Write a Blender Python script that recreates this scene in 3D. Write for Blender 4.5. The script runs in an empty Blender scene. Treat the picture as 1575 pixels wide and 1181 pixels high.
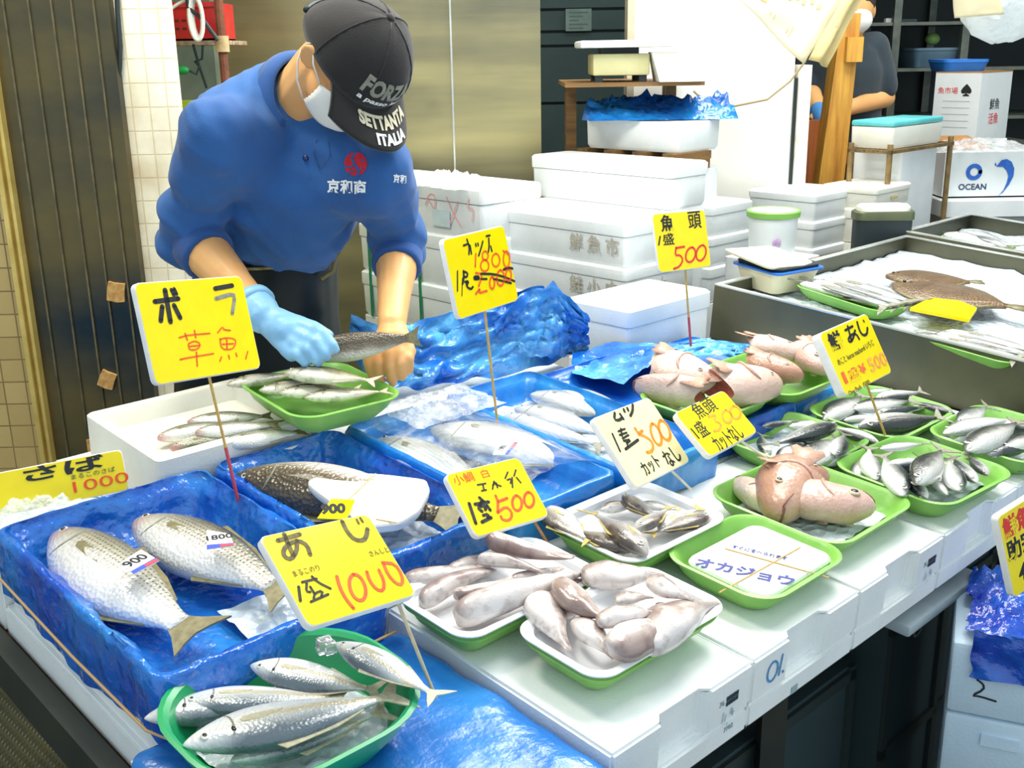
import bpy, bmesh, math, random
import numpy as np
from mathutils import Vector, Matrix, noise
from mathutils.bvhtree import BVHTree

S = bpy.context.scene
COL = S.collection
rng = random.Random(7)

# ------------------------------------------------------------------ camera
F, CX, CY, H = 1675.0, 787.5, 590.5, 1.62
dn = Vector((880 - CX, 6100 - CY, F)).normalized()          # straight down, seen from the camera
zc = -dn
yc = (Vector((0, 0, 1)) - zc * zc.z).normalized()
xc = yc.cross(zc)
CAMR = Matrix((xc, yc, zc))                                 # camera axes -> world
EYE = Vector((0, 0, H))
cam_data = bpy.data.cameras.new('camera')
cam_data.sensor_width = 36
cam_data.lens = 36 * F / 1575
cam_data.clip_start = 0.05
cam = bpy.data.objects.new('camera', cam_data)
cm = CAMR @ Matrix(((1, 0, 0), (0, -1, 0), (0, 0, -1)))
cam.matrix_world = Matrix.Translation(EYE) @ cm.to_4x4()
COL.objects.link(cam)
S.camera = cam

# ------------------------------------------------------------------ light
S.view_settings.view_transform = 'Standard'
S.view_settings.look = 'None'
S.view_settings.gamma = 1
S.view_settings.exposure = 0.0
W = bpy.data.worlds.new('daylight')
S.world = W
W.use_nodes = True
W.node_tree.nodes['Background'].inputs[0].default_value = (0.80, 0.93, 1.0, 1)
# the open shop front lets in more daylight than the depth of the hall
_t = W.node_tree
_g = _t.nodes.new('ShaderNodeTexCoord'); _d = _t.nodes.new('ShaderNodeVectorMath'); _d.operation = 'DOT_PRODUCT'
_d.inputs[1].default_value = Vector((0.45, -0.85, 0.28)).normalized()
_r = _t.nodes.new('ShaderNodeMapRange'); _r.inputs[1].default_value = -0.6; _r.inputs[2].default_value = 0.8
_r.inputs[3].default_value = 0.32; _r.inputs[4].default_value = 1.15
_t.links.new(_g.outputs['Generated'], _d.inputs[0]); _t.links.new(_d.outputs['Value'], _r.inputs[0])
_t.links.new(_r.outputs[0], _t.nodes['Background'].inputs[1])
def area(name, loc, aim, sx, sy, power, col=(1, 1, 1)):
    d = bpy.data.lights.new(name, 'AREA')
    d.shape = 'RECTANGLE'; d.size = sx; d.size_y = sy; d.energy = power; d.color = col
    o = bpy.data.objects.new(name, d)
    o.location = loc
    o.rotation_euler = (Vector(aim) - Vector(loc)).to_track_quat('-Z', 'Y').to_euler()
    COL.objects.link(o)
area('ceiling_lamp_stall', (0.55, 2.15, 3.0), (0.2, 1.75, 0.9), 1.6, 0.5, 44, (1, 0.98, 0.92))
area('ceiling_lamp_boxes', (0.95, 3.5, 3.1), (0.7, 3.2, 1.0), 1.6, 0.6, 76, (1, 0.99, 0.95))
area('ceiling_lamp_worker', (-0.9, 2.0, 2.9), (-0.5, 2.3, 1.2), 0.9, 0.4, 30, (1, 0.94, 0.78))
area('ceiling_lamp_back', (2.4, 4.3, 3.0), (2.2, 4.6, 1.0), 1.2, 0.4, 20, (1, 0.95, 0.88))

# ------------------------------------------------------------------ helpers: coordinates
def ray(x, y):
    return (CAMR @ Vector((x - CX, y - CY, F))).normalized()
def proj(P):
    c = CAMR.transposed() @ (Vector(P) - EYE)
    return CX + F * c.x / c.z, CY + F * c.y / c.z
def at_y(x, y, Y):
    r = ray(x, y); return EYE + r * (Y / r.y)
def at_z(x, y, z):
    r = ray(x, y); return EYE + r * ((z - H) / r.z)
def at_plane(x, y, p, n):
    r = ray(x, y); return EYE + r * ((Vector(p) - EYE).dot(n) / r.dot(n))
# the stall's sloping top: u runs along the customers' edge, v up towards the fishmonger, w off the surface
TA = math.radians(4)
UH = Vector((0.7235, 0.6903, 0)).normalized()
VH = Vector((-UH.y, UH.x, 0))
TU, TV = UH, Vector((VH.x * math.cos(TA), VH.y * math.cos(TA), math.sin(TA)))
TN = TU.cross(TV)
TO = Vector((0.40, 1.3816, 0.82))
TM = Matrix(((TU.x, TV.x, TN.x, TO.x), (TU.y, TV.y, TN.y, TO.y), (TU.z, TV.z, TN.z, TO.z), (0, 0, 0, 1)))
TI = TM.inverted()
UVH = Matrix(((UH.x, VH.x, 0, 0), (UH.y, VH.y, 0, 0), (0, 0, 1, 0), (0, 0, 0, 1)))   # level axes along the stall
def T(u, v, w=0): return TM @ Vector((u, v, w))
def P(x, y, w=0): return at_plane(x, y, T(0, 0, w), TN)
def uv(x, y, w=0):
    q = TI @ P(x, y, w); return q.x, q.y
def span(p, d, px):
    """how far from p along d the photograph's column px lies"""
    c = CAMR.transposed() @ (Vector(p) - EYE); e = CAMR.transposed() @ Vector(d)
    k = (px - CX) / F
    return (k * c.z - c.x) / (e.x - k * e.z)

# ------------------------------------------------------------------ helpers: objects
def tag(o, label=None, cat=None, group=None, kind=None):
    if label: o['label'] = label
    if cat: o['category'] = cat
    if group: o['group'] = group
    if kind: o['kind'] = kind
    return o
def mesh(name, verts, faces, m, parent=None, mw=None, smooth=True):
    me = bpy.data.meshes.new(name)
    me.from_pydata([tuple(v) for v in verts], [], faces)
    me.update()
    return link(name, me, m, parent, mw, smooth)
def link(name, me, m, parent=None, mw=None, smooth=True):
    o = bpy.data.objects.new(name, me)
    COL.objects.link(o)
    for mm in (m if isinstance(m, (list, tuple)) else [m]):
        if mm is not None and len(me.materials) < (len(m) if isinstance(m, (list, tuple)) else 1): me.materials.append(mm)
    if smooth:
        me.polygons.foreach_set('use_smooth', [True] * len(me.polygons))
        if smooth == 'auto':
            bm = bmesh.new(); bm.from_mesh(me)
            for e in bm.edges:
                if len(e.link_faces) == 2 and e.calc_face_angle(0) > 0.6: e.smooth = False
            bm.to_mesh(me); bm.free()
    if mw is not None: o.matrix_world = mw
    if parent is not None:
        o.parent = parent
        if mw is not None:
            o.matrix_parent_inverse = parent.matrix_world.inverted()
    return o
def empty(name, mw, label, cat, group=None):
    o = bpy.data.objects.new(name, None)
    o.empty_display_size = 0.05
    COL.objects.link(o)
    o.matrix_world = mw if isinstance(mw, Matrix) else Matrix.Translation(mw)
    return tag(o, label, cat, group)
def frame_mat(o, x, y, z=None):
    x = Vector(x).normalized(); y = Vector(y); y = (y - x * y.dot(x)).normalized(); z = x.cross(y)
    return Matrix(((x.x, y.x, z.x, o[0]), (x.y, y.y, z.y, o[1]), (x.z, y.z, z.z, o[2]), (0, 0, 0, 1)))

class MB:
    """collects solids for ONE mesh"""
    def __init__(s): s.v, s.f = [], []
    def add(s, v, f):
        k = len(s.v); s.v += [Vector(x) for x in v]; s.f += [tuple(i + k for i in q) for q in f]; return s
    def box(s, x0, x1, y0, y1, z0, z1, M=None):
        v = [Vector((x, y, z)) for z in (z0, z1) for x, y in ((x0, y0), (x1, y0), (x1, y1), (x0, y1))]
        if M is not None: v = [M @ q for q in v]
        return s.add(v, [(3, 2, 1, 0), (4, 5, 6, 7), (0, 1, 5, 4), (1, 2, 6, 5), (2, 3, 7, 6), (3, 0, 4, 7)])
    def loft(s, rings, caps=True, closed=True):
        n = len(rings[0]); v = [p for r in rings for p in r]; f = []
        for i in range(len(rings) - 1):
            for j in range(n if closed else n - 1):
                k = (j + 1) % n
                f.append((i * n + j, i * n + k, (i + 1) * n + k, (i + 1) * n + j))
        if caps:
            f.append(tuple(range(n))[::-1]); f.append(tuple((len(rings) - 1) * n + j for j in range(n)))
        return s.add(v, f)
    def tube(s, pts, r, n=8, caps=True):
        pts = [Vector(p) for p in pts]; rings = []
        rr = r if isinstance(r, (list, tuple)) else [r] * len(pts)
        up = None
        for i, p in enumerate(pts):
            d = (pts[min(i + 1, len(pts) - 1)] - pts[max(i - 1, 0)]).normalized()
            if up is None: up = Vector((0, 0, 1)) if abs(d.z) < 0.9 else Vector((1, 0, 0))
            a = (up - d * up.dot(d)).normalized(); b = d.cross(a); up = a
            rings.append([p + (a * math.cos(t) + b * math.sin(t)) * rr[i] for t in (2 * math.pi * k / n for k in range(n))])
        return s.loft(rings, caps)
    def ball(s, c, rx, ry=None, rz=None, M=None, nu=16, nv=10):
        ry = ry or rx; rz = rz or rx; c = Vector(c); v, f = [], []
        R = M or Matrix.Identity(3)
        for i in range(1, nv):
            a = math.pi * i / nv
            for j in range(nu):
                b = 2 * math.pi * j / nu
                v.append(c + R @ Vector((rx * math.sin(a) * math.cos(b), ry * math.sin(a) * math.sin(b), rz * math.cos(a))))
        v += [c + R @ Vector((0, 0, rz)), c + R @ Vector((0, 0, -rz))]
        for i in range(nv - 2):
            for j in range(nu):
                k = (j + 1) % nu
                f.append((i * nu + j, (i + 1) * nu + j, (i + 1) * nu + k, i * nu + k))
        for j in range(nu):
            k = (j + 1) % nu
            f.append((len(v) - 2, j, k)); f.append((len(v) - 1, (nv - 2) * nu + k, (nv - 2) * nu + j))
        return s.add(v, f)
    def cone(s, p, r, q, t, n=14):
        """tapered round-ended limb"""
        p, q = Vector(p), Vector(q); d = q - p; L = d.length; d.normalize()
        pts, rr = [], []
        for a in (-90, -55, -25): pts.append(p + d * r * math.sin(math.radians(a))); rr.append(max(r * math.cos(math.radians(a)), 1e-4))
        for k in range(7): pts.append(p + d * L * k / 6); rr.append(r + (t - r) * k / 6)
        for a in (25, 55, 90): pts.append(q + d * t * math.sin(math.radians(a))); rr.append(max(t * math.cos(math.radians(a)), 1e-4))
        return s.tube(pts, rr, n)
    def build(s, name, m, parent=None, mw=None, smooth='auto'):
        return mesh(name, s.v, s.f, m, parent, mw, smooth)

def rrect(a, b, r, n=6, cx=0, cy=0):
    """rounded rectangle, half sizes a, b"""
    out = []
    r = min(r, a * 0.999, b * 0.999)
    for sx, sy, t0 in ((1, 1, 0), (-1, 1, 90), (-1, -1, 180), (1, -1, 270)):
        for k in range(n + 1):
            t = math.radians(t0 + 90 * k / n)
            out.append((cx + sx * (a - r) + r * math.cos(t), cy + sy * (b - r) + r * math.sin(t)))
    return out
def dense(ring, step):
    out = []
    for i, p in enumerate(ring):
        q = ring[(i + 1) % len(ring)]
        d = math.dist(p, q); k = max(1, int(d / step))
        for j in range(k): out.append((p[0] + (q[0] - p[0]) * j / k, p[1] + (q[1] - p[1]) * j / k))
    return out
def bevel_box(name, dims, m, parent=None, mw=None, r=0.006):
    """box dims (x0,x1,y0,y1,z0,z1) with softened edges"""
    bm = bmesh.new(); t = MB().box(*dims)
    vs = [bm.verts.new(v) for v in t.v]
    for q in t.f: bm.faces.new([vs[i] for i in q])
    bmesh.ops.bevel(bm, geom=list(bm.edges), offset=r, segments=2, affect='EDGES', profile=0.5)
    me = bpy.data.meshes.new(name); bm.to_mesh(me); bm.free()
    return link(name, me, m, parent, mw, 'auto')

# ------------------------------------------------------------------ materials
MATS = {}
def srgb(r, g, b):
    return tuple((c / 12.92 if c <= 0.04045 else ((c + 0.055) / 1.055) ** 2.4) for c in (r / 255, g / 255, b / 255))
class Nodes:
    def __init__(s, name):
        s.m = bpy.data.materials.new(name); s.m.use_nodes = True
        s.t = s.m.node_tree; s.b = s.t.nodes['Principled BSDF']
    def n(s, typ, **kw):
        x = s.t.nodes.new(typ)
        for k, v in kw.items():
            if k.startswith('i_'):
                x.inputs[int(k[2:]) if k[2:].isdigit() else k[2:]].default_value = v
            else: setattr(x, k, v)
        return x
    def l(s, a, b): s.t.links.new(a, b)
    def math(s, op, a, b=None, c=None):
        x = s.n('ShaderNodeMath', operation=op)
        for i, q in enumerate((a, b, c)):
            if q is None: continue
            if isinstance(q, (int, float)): x.inputs[i].default_value = q
            else: s.l(q, x.inputs[i])
        return x.outputs[0]
    def mix(s, fac, a, b):
        x = s.n('ShaderNodeMix', data_type='RGBA')
        for i, q in ((0, fac), (6, a), (7, b)):
            if isinstance(q, (int, float)): x.inputs[i].default_value = q
            elif isinstance(q, tuple): x.inputs[i].default_value = q + (1,)
            else: s.l(q, x.inputs[i])
        return x.outputs[2]
    def noise(s, scale, detail=4, vec=None, rough=0.55):
        x = s.n('ShaderNodeTexNoise'); x.inputs['Scale'].default_value = scale
        x.inputs['Detail'].default_value = detail; x.inputs['Roughness'].default_value = rough
        s.l(vec or s.obj(), x.inputs['Vector']); return x.outputs['Fac']
    def obj(s, kind='Object'):
        if not hasattr(s, 'tc'): s.tc = s.n('ShaderNodeTexCoord')
        return s.tc.outputs[kind]
    def ramp(s, fac, lo, hi):
        x = s.n('ShaderNodeMapRange'); x.inputs[1].default_value = lo; x.inputs[2].default_value = hi
        s.l(fac, x.inputs[0]); return x.outputs[0]
    def bump(s, h, strength, dist=0.01):
        x = s.n('ShaderNodeBump'); x.inputs['Strength'].default_value = strength; x.inputs['Distance'].default_value = dist
        s.l(h, x.inputs['Height']); s.l(x.outputs[0], s.b.inputs['Normal'])
    def set(s, **kw):
        for k, v in kw.items():
            i = s.b.inputs[{'rough': 'Roughness', 'metal': 'Metallic', 'spec': 'Specular IOR Level', 'coat': 'Coat Weight', 'alpha': 'Alpha',
                            'trans': 'Transmission Weight', 'sss': 'Subsurface Weight', 'col': 'Base Color', 'sheen': 'Sheen Weight'}[k]]
            if isinstance(v, tuple): i.default_value = v + (1,)
            elif isinstance(v, (int, float)): i.default_value = v
            else: s.l(v, i)
        return s
def plain(name, rgb, rgb2=None, scale=12, rough=0.5, metal=0, bump=0, bscale=None, lo=0.35, hi=0.65, **kw):
    """a colour, mottled with a second one, with a fine bump"""
    if name in MATS: return MATS[name]
    N = Nodes(name); c = srgb(*rgb)
    if rgb2: N.set(col=N.mix(N.ramp(N.noise(scale), lo, hi), c, srgb(*rgb2)))
    else: N.set(col=c)
    N.set(rough=rough, metal=metal, **kw)
    if bump: N.bump(N.noise(bscale or scale * 3), bump)
    MATS[name] = N.m
    return N.m

M_FOAM = plain('white_foam', (238, 241, 240), (228, 232, 231), 9, 0.62, bump=0.12, bscale=220)
M_FOAM_WARM = plain('cream_foam', (240, 238, 226), (232, 229, 214), 7, 0.62, bump=0.12, bscale=200)
M_FOAM_DIRTY = plain('worn_foam', (236, 238, 234), (205, 203, 188), 5, 0.65, bump=0.15, bscale=160, lo=0.5, hi=0.8)
M_BLACK = plain('black_rubber', (26, 38, 42), (38, 50, 52), 6, 0.55)
M_INK = plain('black_ink', (22, 26, 30), rough=0.6)
M_RED = plain('orange_marker', (236, 96, 26), (228, 70, 20), 60, 0.6)
M_INKRED = plain('red_ink', (214, 50, 50), rough=0.6)
M_INKBLUE = plain('blue_marker', (58, 66, 148), (40, 48, 128), 70, 0.6)
M_INKCYAN = plain('sky_blue_marker', (70, 150, 205), (50, 130, 195), 80, 0.6)
M_YELLOW = plain('yellow_card_face', (238, 216, 0), (232, 208, 0), 20, 0.22, spec=0.5)
M_CREAMCARD = plain('cream_card_face', (250, 240, 180), (246, 234, 168), 20, 0.35)
M_CARDWHITE = plain('white_card_edge', (238, 236, 236), (228, 226, 226), 40, 0.6)
M_STICK = plain('bamboo_stick', (214, 176, 98), (190, 150, 76), 60, 0.55)
M_STICKRED = plain('stick_red_tip', (206, 82, 96), (190, 70, 84), 40, 0.55)
M_GREEN = plain('green_basket_plastic', (136, 190, 90), (116, 174, 72), 8, 0.36, bump=0.05, bscale=60)
M_GREENTEAL = plain('emerald_tray_plastic', (32, 160, 96), (18, 144, 92), 8, 0.3)
M_TRAYWHITE = plain('white_tray_plastic', (242, 243, 245), (236, 238, 241), 30, 0.35)
M_STEEL_T = None
def steel(name, c1, c2, rough=0.3, sx=1.0, sz=14.0, bump=0.04):
    N = Nodes(name)
    mp = N.n('ShaderNodeMapping'); mp.inputs['Scale'].default_value = (sx, sx, sz)
    N.l(N.obj(), mp.inputs[0])
    a = N.ramp(N.noise(1.2, 6, mp.outputs[0]), 0.35, 0.65)
    b = N.noise(9, 5)
    N.set(col=N.mix(a, srgb(*c1), srgb(*c2)), metal=0.85, rough=N.math('MULTIPLY_ADD', b, 0.25, rough))
    N.bump(N.noise(3, 3), bump, 0.02)
    return N.m
# ================================================================== setting
def structure(o): o['kind'] = 'structure'; return o
def tile_mat(name, c1, c2, mortar, w, h):
    N = Nodes(name)
    sp = N.n('ShaderNodeSeparateXYZ'); N.l(N.obj(), sp.inputs[0])
    cb = N.n('ShaderNodeCombineXYZ')
    N.l(N.math('ADD', sp.outputs[0], sp.outputs[1]), cb.inputs[0]); N.l(sp.outputs[2], cb.inputs[1])
    b = N.n('ShaderNodeTexBrick'); b.offset = 0
    N.l(cb.outputs[0], b.inputs['Vector'])
    b.inputs['Scale'].default_value = 1; b.inputs['Brick Width'].default_value = w; b.inputs['Row Height'].default_value = h
    b.inputs['Mortar Size'].default_value = 0.0022; b.inputs['Mortar Smooth'].default_value = 0.3
    b.inputs['Color1'].default_value = srgb(*c1) + (1,); b.inputs['Color2'].default_value = srgb(*c2) + (1,)
    b.inputs['Mortar'].default_value = srgb(*mortar) + (1,)
    g = N.ramp(N.noise(5, 6), 0.48, 0.75)
    N.set(col=N.mix(N.math('MULTIPLY', g, 0.6), b.outputs['Color'], srgb(176, 146, 92)), rough=0.35)
    N.bump(N.math('SUBTRACT', 1, b.outputs['Fac']), 0.4, 0.004)
    return N.m
M_TILE = tile_mat('cream_tiles', (250, 245, 222), (245, 239, 212), (226, 214, 180), 0.046, 0.060)
M_TILE_OLD = tile_mat('grimy_shaded_tiles', (196, 172, 112), (180, 156, 98), (128, 104, 60), 0.062, 0.064)  # brown tone holds both grime and shade put into the colour
N = Nodes('checker_plate')
w1 = N.n('ShaderNodeTexWave'); w1.inputs['Scale'].default_value = 18; w1.bands_direction = 'DIAGONAL'; N.l(N.obj(), w1.inputs[0])
w2 = N.n('ShaderNodeTexWave'); w2.inputs['Scale'].default_value = 26; w2.bands_direction = 'X'; N.l(N.obj(), w2.inputs[0])
d = N.math('MULTIPLY', w1.outputs['Fac'], w2.outputs['Fac'])
N.set(col=N.mix(N.ramp(N.noise(4, 6), 0.35, 0.7), srgb(70, 72, 50), srgb(46, 52, 42)), rough=0.45, metal=0.2)
N.bump(d, 0.8, 0.01)
M_FLOOR = N.m
M_STEELDOOR = steel('brushed_steel_reflection_bands', (206, 192, 136), (110, 110, 96), 0.26, 0.25, 2.4)  # pale and dark bands in the colour imitate reflections on the steel
M_STEELDARK = steel('scuffed_steel_reflection_tones', (112, 100, 66), (40, 54, 64), 0.30, 1.0, 2.0, 0.08)  # golden and blue-black base colours stand in for reflected surroundings
M_STEELBIN = steel('wet_steel_sheet', (112, 110, 90), (84, 86, 74), 0.34, 2.0, 2.0)
M_STEELRIM = plain('polished_steel_edge', (228, 230, 226), (204, 206, 198), 10, 0.25, 0.6)
M_WHITEWALL = plain('white_painted_panel', (240, 240, 234), (232, 230, 218), 2.2, 0.5)
M_GREYSHUT = plain('grey_green_shutter', (64, 84, 80), (54, 74, 71), 3, 0.5)
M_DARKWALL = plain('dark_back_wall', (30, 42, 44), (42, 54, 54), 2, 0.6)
M_RACK = plain('dull_metal_rack', (112, 116, 104), (84, 90, 84), 10, 0.45, 0.5)
M_RUST = plain('rusty_pipe', (128, 70, 40), (96, 58, 40), 26, 0.7, bump=0.3)
M_WOOD = None
def wood(name, c1, c2, sc=(30, 30, 2)):
    N = Nodes(name)
    mp = N.n('ShaderNodeMapping'); mp.inputs['Scale'].default_value = sc
    N.l(N.obj(), mp.inputs[0])
    a = N.ramp(N.noise(1.6, 6, mp.outputs[0], 0.6), 0.35, 0.68)
    N.set(col=N.mix(a, srgb(*c1), srgb(*c2)), rough=0.6); N.bump(a, 0.15, 0.004)
    return N.m
M_WOODY = wood('yellow_pine', (214, 160, 62), (170, 112, 36))
M_WOODO = wood('orange_ply', (178, 100, 44), (146, 78, 34))
M_WOODB = wood('brown_plank', (140, 104, 56), (98, 70, 38), (2, 30, 30))

structure(MB().box(-4, 6, -0.6, 8.2, -0.05, 0).build('floor', M_FLOOR, smooth=False))
structure(MB().box(-3.2, -1.2, 2.90, 3.1, 0, 3.4).build('wall_left', M_TILE_OLD, smooth=False))
structure(MB().box(-1.2, at_y(270, 120, 2.9).x, 2.90, 2.935, 0, 3.4).build('wall_pillar', M_TILE, smooth=False))
# steel cladding with upright seams, fixed to the tiles
x0, x1 = at_y(40, 400, 2.86).x, at_y(213, 400, 2.86).x
pn = MB().box(x0, x1, 2.862, 2.897, 0.05, 3.4)
structure(pn.build('wall_cladding', M_STEELDARK, smooth=False))
M_SEAM = plain('panel_seam_bead', (128, 116, 84), (92, 88, 70), 20, 0.35, 0.7)
for i, px in enumerate((62, 98, 131, 160, 192)):
    xx = at_y(px, 400, 2.86).x
    structure(MB().box(xx - 0.0022, xx + 0.0022, 2.856, 2.863, 0.05, 3.4).build('trim_%d' % (i + 1), M_SEAM, smooth=False))
M_ALU = plain('aluminium_edge', (216, 192, 112), (196, 170, 92), 14, 0.35, 0.4)
b = MB()
b.box(x0 - 0.028, x0 - 0.016, 2.83, 2.9, 0.05, 3.4); b.box(x0 - 0.016, x0 - 0.006, 2.85, 2.9, 0.05, 3.4); b.box(x0 - 0.006, x0 + 0.002, 2.835, 2.9, 0.05, 3.4)
structure(b.build('trim_6', M_ALU, smooth=False))
# cold store front
seam = at_y(695, 100, 3.9).x; xr = at_y(832, 150, 3.9).x
structure(MB().box(-1.6, seam - 0.003, 3.9, 3.98, 0, 3.4).box(seam + 0.003, xr, 3.9, 3.98, 0, 3.4).build('wall_back', M_STEELDOOR, smooth=False))
structure(MB().box(seam - 0.003, seam + 0.003, 3.894, 3.96, 0, 3.4).build('trim_7', M_STEELRIM, smooth=False))
structure(MB().box(xr - 0.01, xr, 3.98, 4.9, 0, 3.4).build('wall_coldroom_side', M_GREYSHUT, smooth=False))
# ribbed grey shutter beyond it
b = MB()
zs = [0, 1.18] + [at_y(900, y, 4.9).z for y in (158, 70, 48, 14, -20, -60)] + [3.4]
for a, c in zip(zs[:-1], zs[1:]):
    b.box(xr - 0.3, 0.62, 4.9, 4.95, a + 0.006, c - 0.006)
b.box(xr - 0.3, 0.62, 4.93, 4.96, 0, 3.4)
structure(b.build('wall_shutter', M_GREYSHUT, smooth=False))
# white partition with its posts
xl, xr2 = at_y(975, 100, 4.0).x, at_y(1217, 200, 4.0).x
structure(MB().box(xl, xr2, 4.0, 4.08, 0, 3.4).build('wall_partition', M_WHITEWALL, smooth=False))
structure(MB().box(at_y(965, 30, 4.0).x, xl, 3.99, 4.09, 0, 3.4).build('trim_8', plain('beige_post', (206, 196, 172), (190, 180, 154), 8, 0.5), smooth=False))
structure(MB().box(at_y(1222, 200, 4.0).x, at_y(1240, 200, 4.0).x, 3.97, 4.09, 0, at_y(1230, 100, 4.0).z).build('trim_9', plain('chipped_white_post', (244, 240, 228), (214, 196, 150), 14, 0.5, lo=0.55, hi=0.72), smooth=False))
structure(MB().box(xr2, at_y(1222, 200, 4.0).x, 3.99, 4.08, 0, at_y(1220, 120, 4.0).z).build('trim_10', M_BLACK, smooth=False))
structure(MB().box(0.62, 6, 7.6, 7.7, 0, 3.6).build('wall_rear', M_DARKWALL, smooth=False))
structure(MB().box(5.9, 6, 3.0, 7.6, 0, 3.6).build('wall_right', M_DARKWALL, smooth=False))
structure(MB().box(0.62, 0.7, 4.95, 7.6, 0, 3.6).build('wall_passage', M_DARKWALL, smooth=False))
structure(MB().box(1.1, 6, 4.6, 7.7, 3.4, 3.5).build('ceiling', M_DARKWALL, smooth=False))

def lettering(body, m, mw, size, parent, align='CENTER', weight=0.0, shear=0.0, name='lettering', sx=1.0, depth=0.0006, warp=None, grid=0):
    """flat letters as a real mesh; mw puts the text's own XY plane on a surface"""
    c = bpy.data.curves.new('letters', 'FONT'); c.body = body; c.size = size; c.align_x = align; c.align_y = 'CENTER'
    c.offset = weight * size; c.shear = shear; c.resolution_u = 3; c.extrude = depth / 2 if warp is None else 0
    o = bpy.data.objects.new('letters', c); COL.objects.link(o)
    me = bpy.data.meshes.new_from_object(o.evaluated_get(bpy.context.evaluated_depsgraph_get()))
    bpy.data.objects.remove(o)
    if grid:
        bm = bmesh.new(); bm.from_mesh(me)
        bmesh.ops.triangulate(bm, faces=bm.faces)
        for _ in range(3):
            es = [e for e in bm.edges if e.calc_length() > grid]
            if es: bmesh.ops.subdivide_edges(bm, edges=es, cuts=1)
        bmesh.ops.triangulate(bm, faces=bm.faces)
        bm.to_mesh(me); bm.free()
    for v in me.vertices:
        v.co.x *= sx
        if warp: v.co = warp(v.co)
    me.name = name; me.materials.clear()
    return link(name, me, m, parent, mw, smooth=bool(warp))
def ribbon(strokes, width, m, parent, mw, name='handwriting', lift=0.0007):
    """felt-pen strokes as flat bands in the XY plane; each stroke a list of points"""
    b = MB()
    for st in strokes:
        w = width
        if isinstance(st, tuple): w, st = st
        st = [Vector((p[0], p[1], 0)) for p in st]
        if len(st) > 2:      # soften the corners
            q = [st[0]]
            for i in range(len(st) - 1):
                a, c = st[i], st[i + 1]
                q += [a * 0.75 + c * 0.25, a * 0.25 + c * 0.75]
            st = q + [st[-1]]
        L, R = [], []
        for i, p in enumerate(st):
            d = (st[min(i + 1, len(st) - 1)] - st[max(i - 1, 0)])
            d = d.normalized() if d.length > 1e-9 else Vector((1, 0, 0))
            e = Vector((-d.y, d.x, 0)) * w / 2
            L.append(p + e); R.append(p - e)
        top = [Vector((p.x, p.y, lift)) for p in L + R[::-1]]
        n = len(L); k = len(b.v)
        b.v += [Vector((p.x, p.y, lift)) for p in L] + [Vector((p.x, p.y, lift)) for p in R]
        for i in range(n - 1): b.f.append((k + i, k + n + i, k + n + i + 1, k + i + 1))
        for p in (st[0], st[-1]):
            k = len(b.v); b.v += [Vector((p.x + w / 2 * math.cos(t), p.y + w / 2 * math.sin(t), lift)) for t in (math.pi * j / 4 for j in range(8))]
            b.f.append(tuple(range(k, k + 8)))
    return b.build(name, m, parent, mw, smooth=False)

# ------------------------------------------------------------------ foam boxes at the back
def face_frame(P0, d):
    """frame on an upright face: x along d, y up"""
    return frame_mat(P0, d, (0, 0, 1))
def foam_box(corner, lv, lu, h, label, lid=True, m=None, group='white foam boxes stacked at the back', notch=None, name='foam_box'):
    """closed fish box: its near upright edge at corner, running lv along VH and lu along UH"""
    m = m or M_FOAM
    mw = Matrix.Translation((corner[0], corner[1], corner[2] - h)) @ UVH
    r = empty(name, mw, label, 'foam box', group)
    hl = min(0.045, h * 0.3) if lid else 0
    b = MB(); g = 0.006
    b.loft([[Vector((x, y, z)) for x, y in rrect(lu / 2 - i, lv / 2 - i, 0.012, 3, lu / 2, lv / 2)] for z, i in ((0, g + 0.006), (0.012, g), (h - hl - 0.002, g * 0.7))])
    if notch:
        a, wd = notch
        b.box(lu * a - wd / 2, lu * a + wd / 2, -0.004, 0.01, h * 0.35, h * 0.5)
    b.build('body', m, r)
    if lid:
        b = MB()
        b.loft([[Vector((x, y, z)) for x, y in rrect(lu / 2 - i, lv / 2 - i, 0.014, 3, lu / 2, lv / 2)] for z, i in ((h - hl, 0.001), (h - hl + 0.004, 0), (h - 0.006, 0), (h, 0.006))])
        b.build('lid', m, r)
    return r
def on_left(r, lv, h, at):      # a frame on the box face that looks along -UH
    return r.matrix_world @ Matrix.Translation((-0.0005, at[0] * lv, at[1] * h)) @ Matrix(((0, 0, -1, 0), (-1, 0, 0, 0), (0, 1, 0, 0), (0, 0, 0, 1)))
def on_right(r, lu, h, at):     # ... that looks along -VH
    return r.matrix_world @ Matrix.Translation((at[0] * lu, -0.0005, at[1] * h)) @ Matrix(((1, 0, 0, 0), (0, 0, -1, 0), (0, 1, 0, 0), (0, 0, 0, 1)))
M_BRUSH = plain('faded_brush_ink', (150, 144, 128), (190, 184, 170), 60, 0.7)
def column(px, py, Y, xl, xr, tiers, labels, marks=(), m=None):
    c = at_y(px, py, Y); lv = span(c, VH, xl); lu = span(c, UH, xr); z = c.z
    out = []
    for i, (h, lb) in enumerate(zip(tiers, labels)):
        out.append((foam_box((c.x, c.y, z), lv, lu, h, lb, m=m), lv, lu, h)); z -= h
    if z > 0.02:      # what the pile stands on
        q = foam_box((c.x, c.y, z - 0.001), lv, lu, z - 0.001, labels[len(tiers)], lid=False, m=m)
    return out
st = column(963, 345, 2.9, 740, 1075, (0.122, 0.115, 0.125, 0.14), (
    'white foam box with brush writing, topmost of the pile behind the blue plastic', 'white foam box with brush writing, second of the pile behind the blue plastic',
    'white foam box, third from the top of the pile behind the blue plastic', 'white foam box low in the pile behind the blue plastic',
    'tall white foam box at the foot of the pile behind the blue plastic'))
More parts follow.
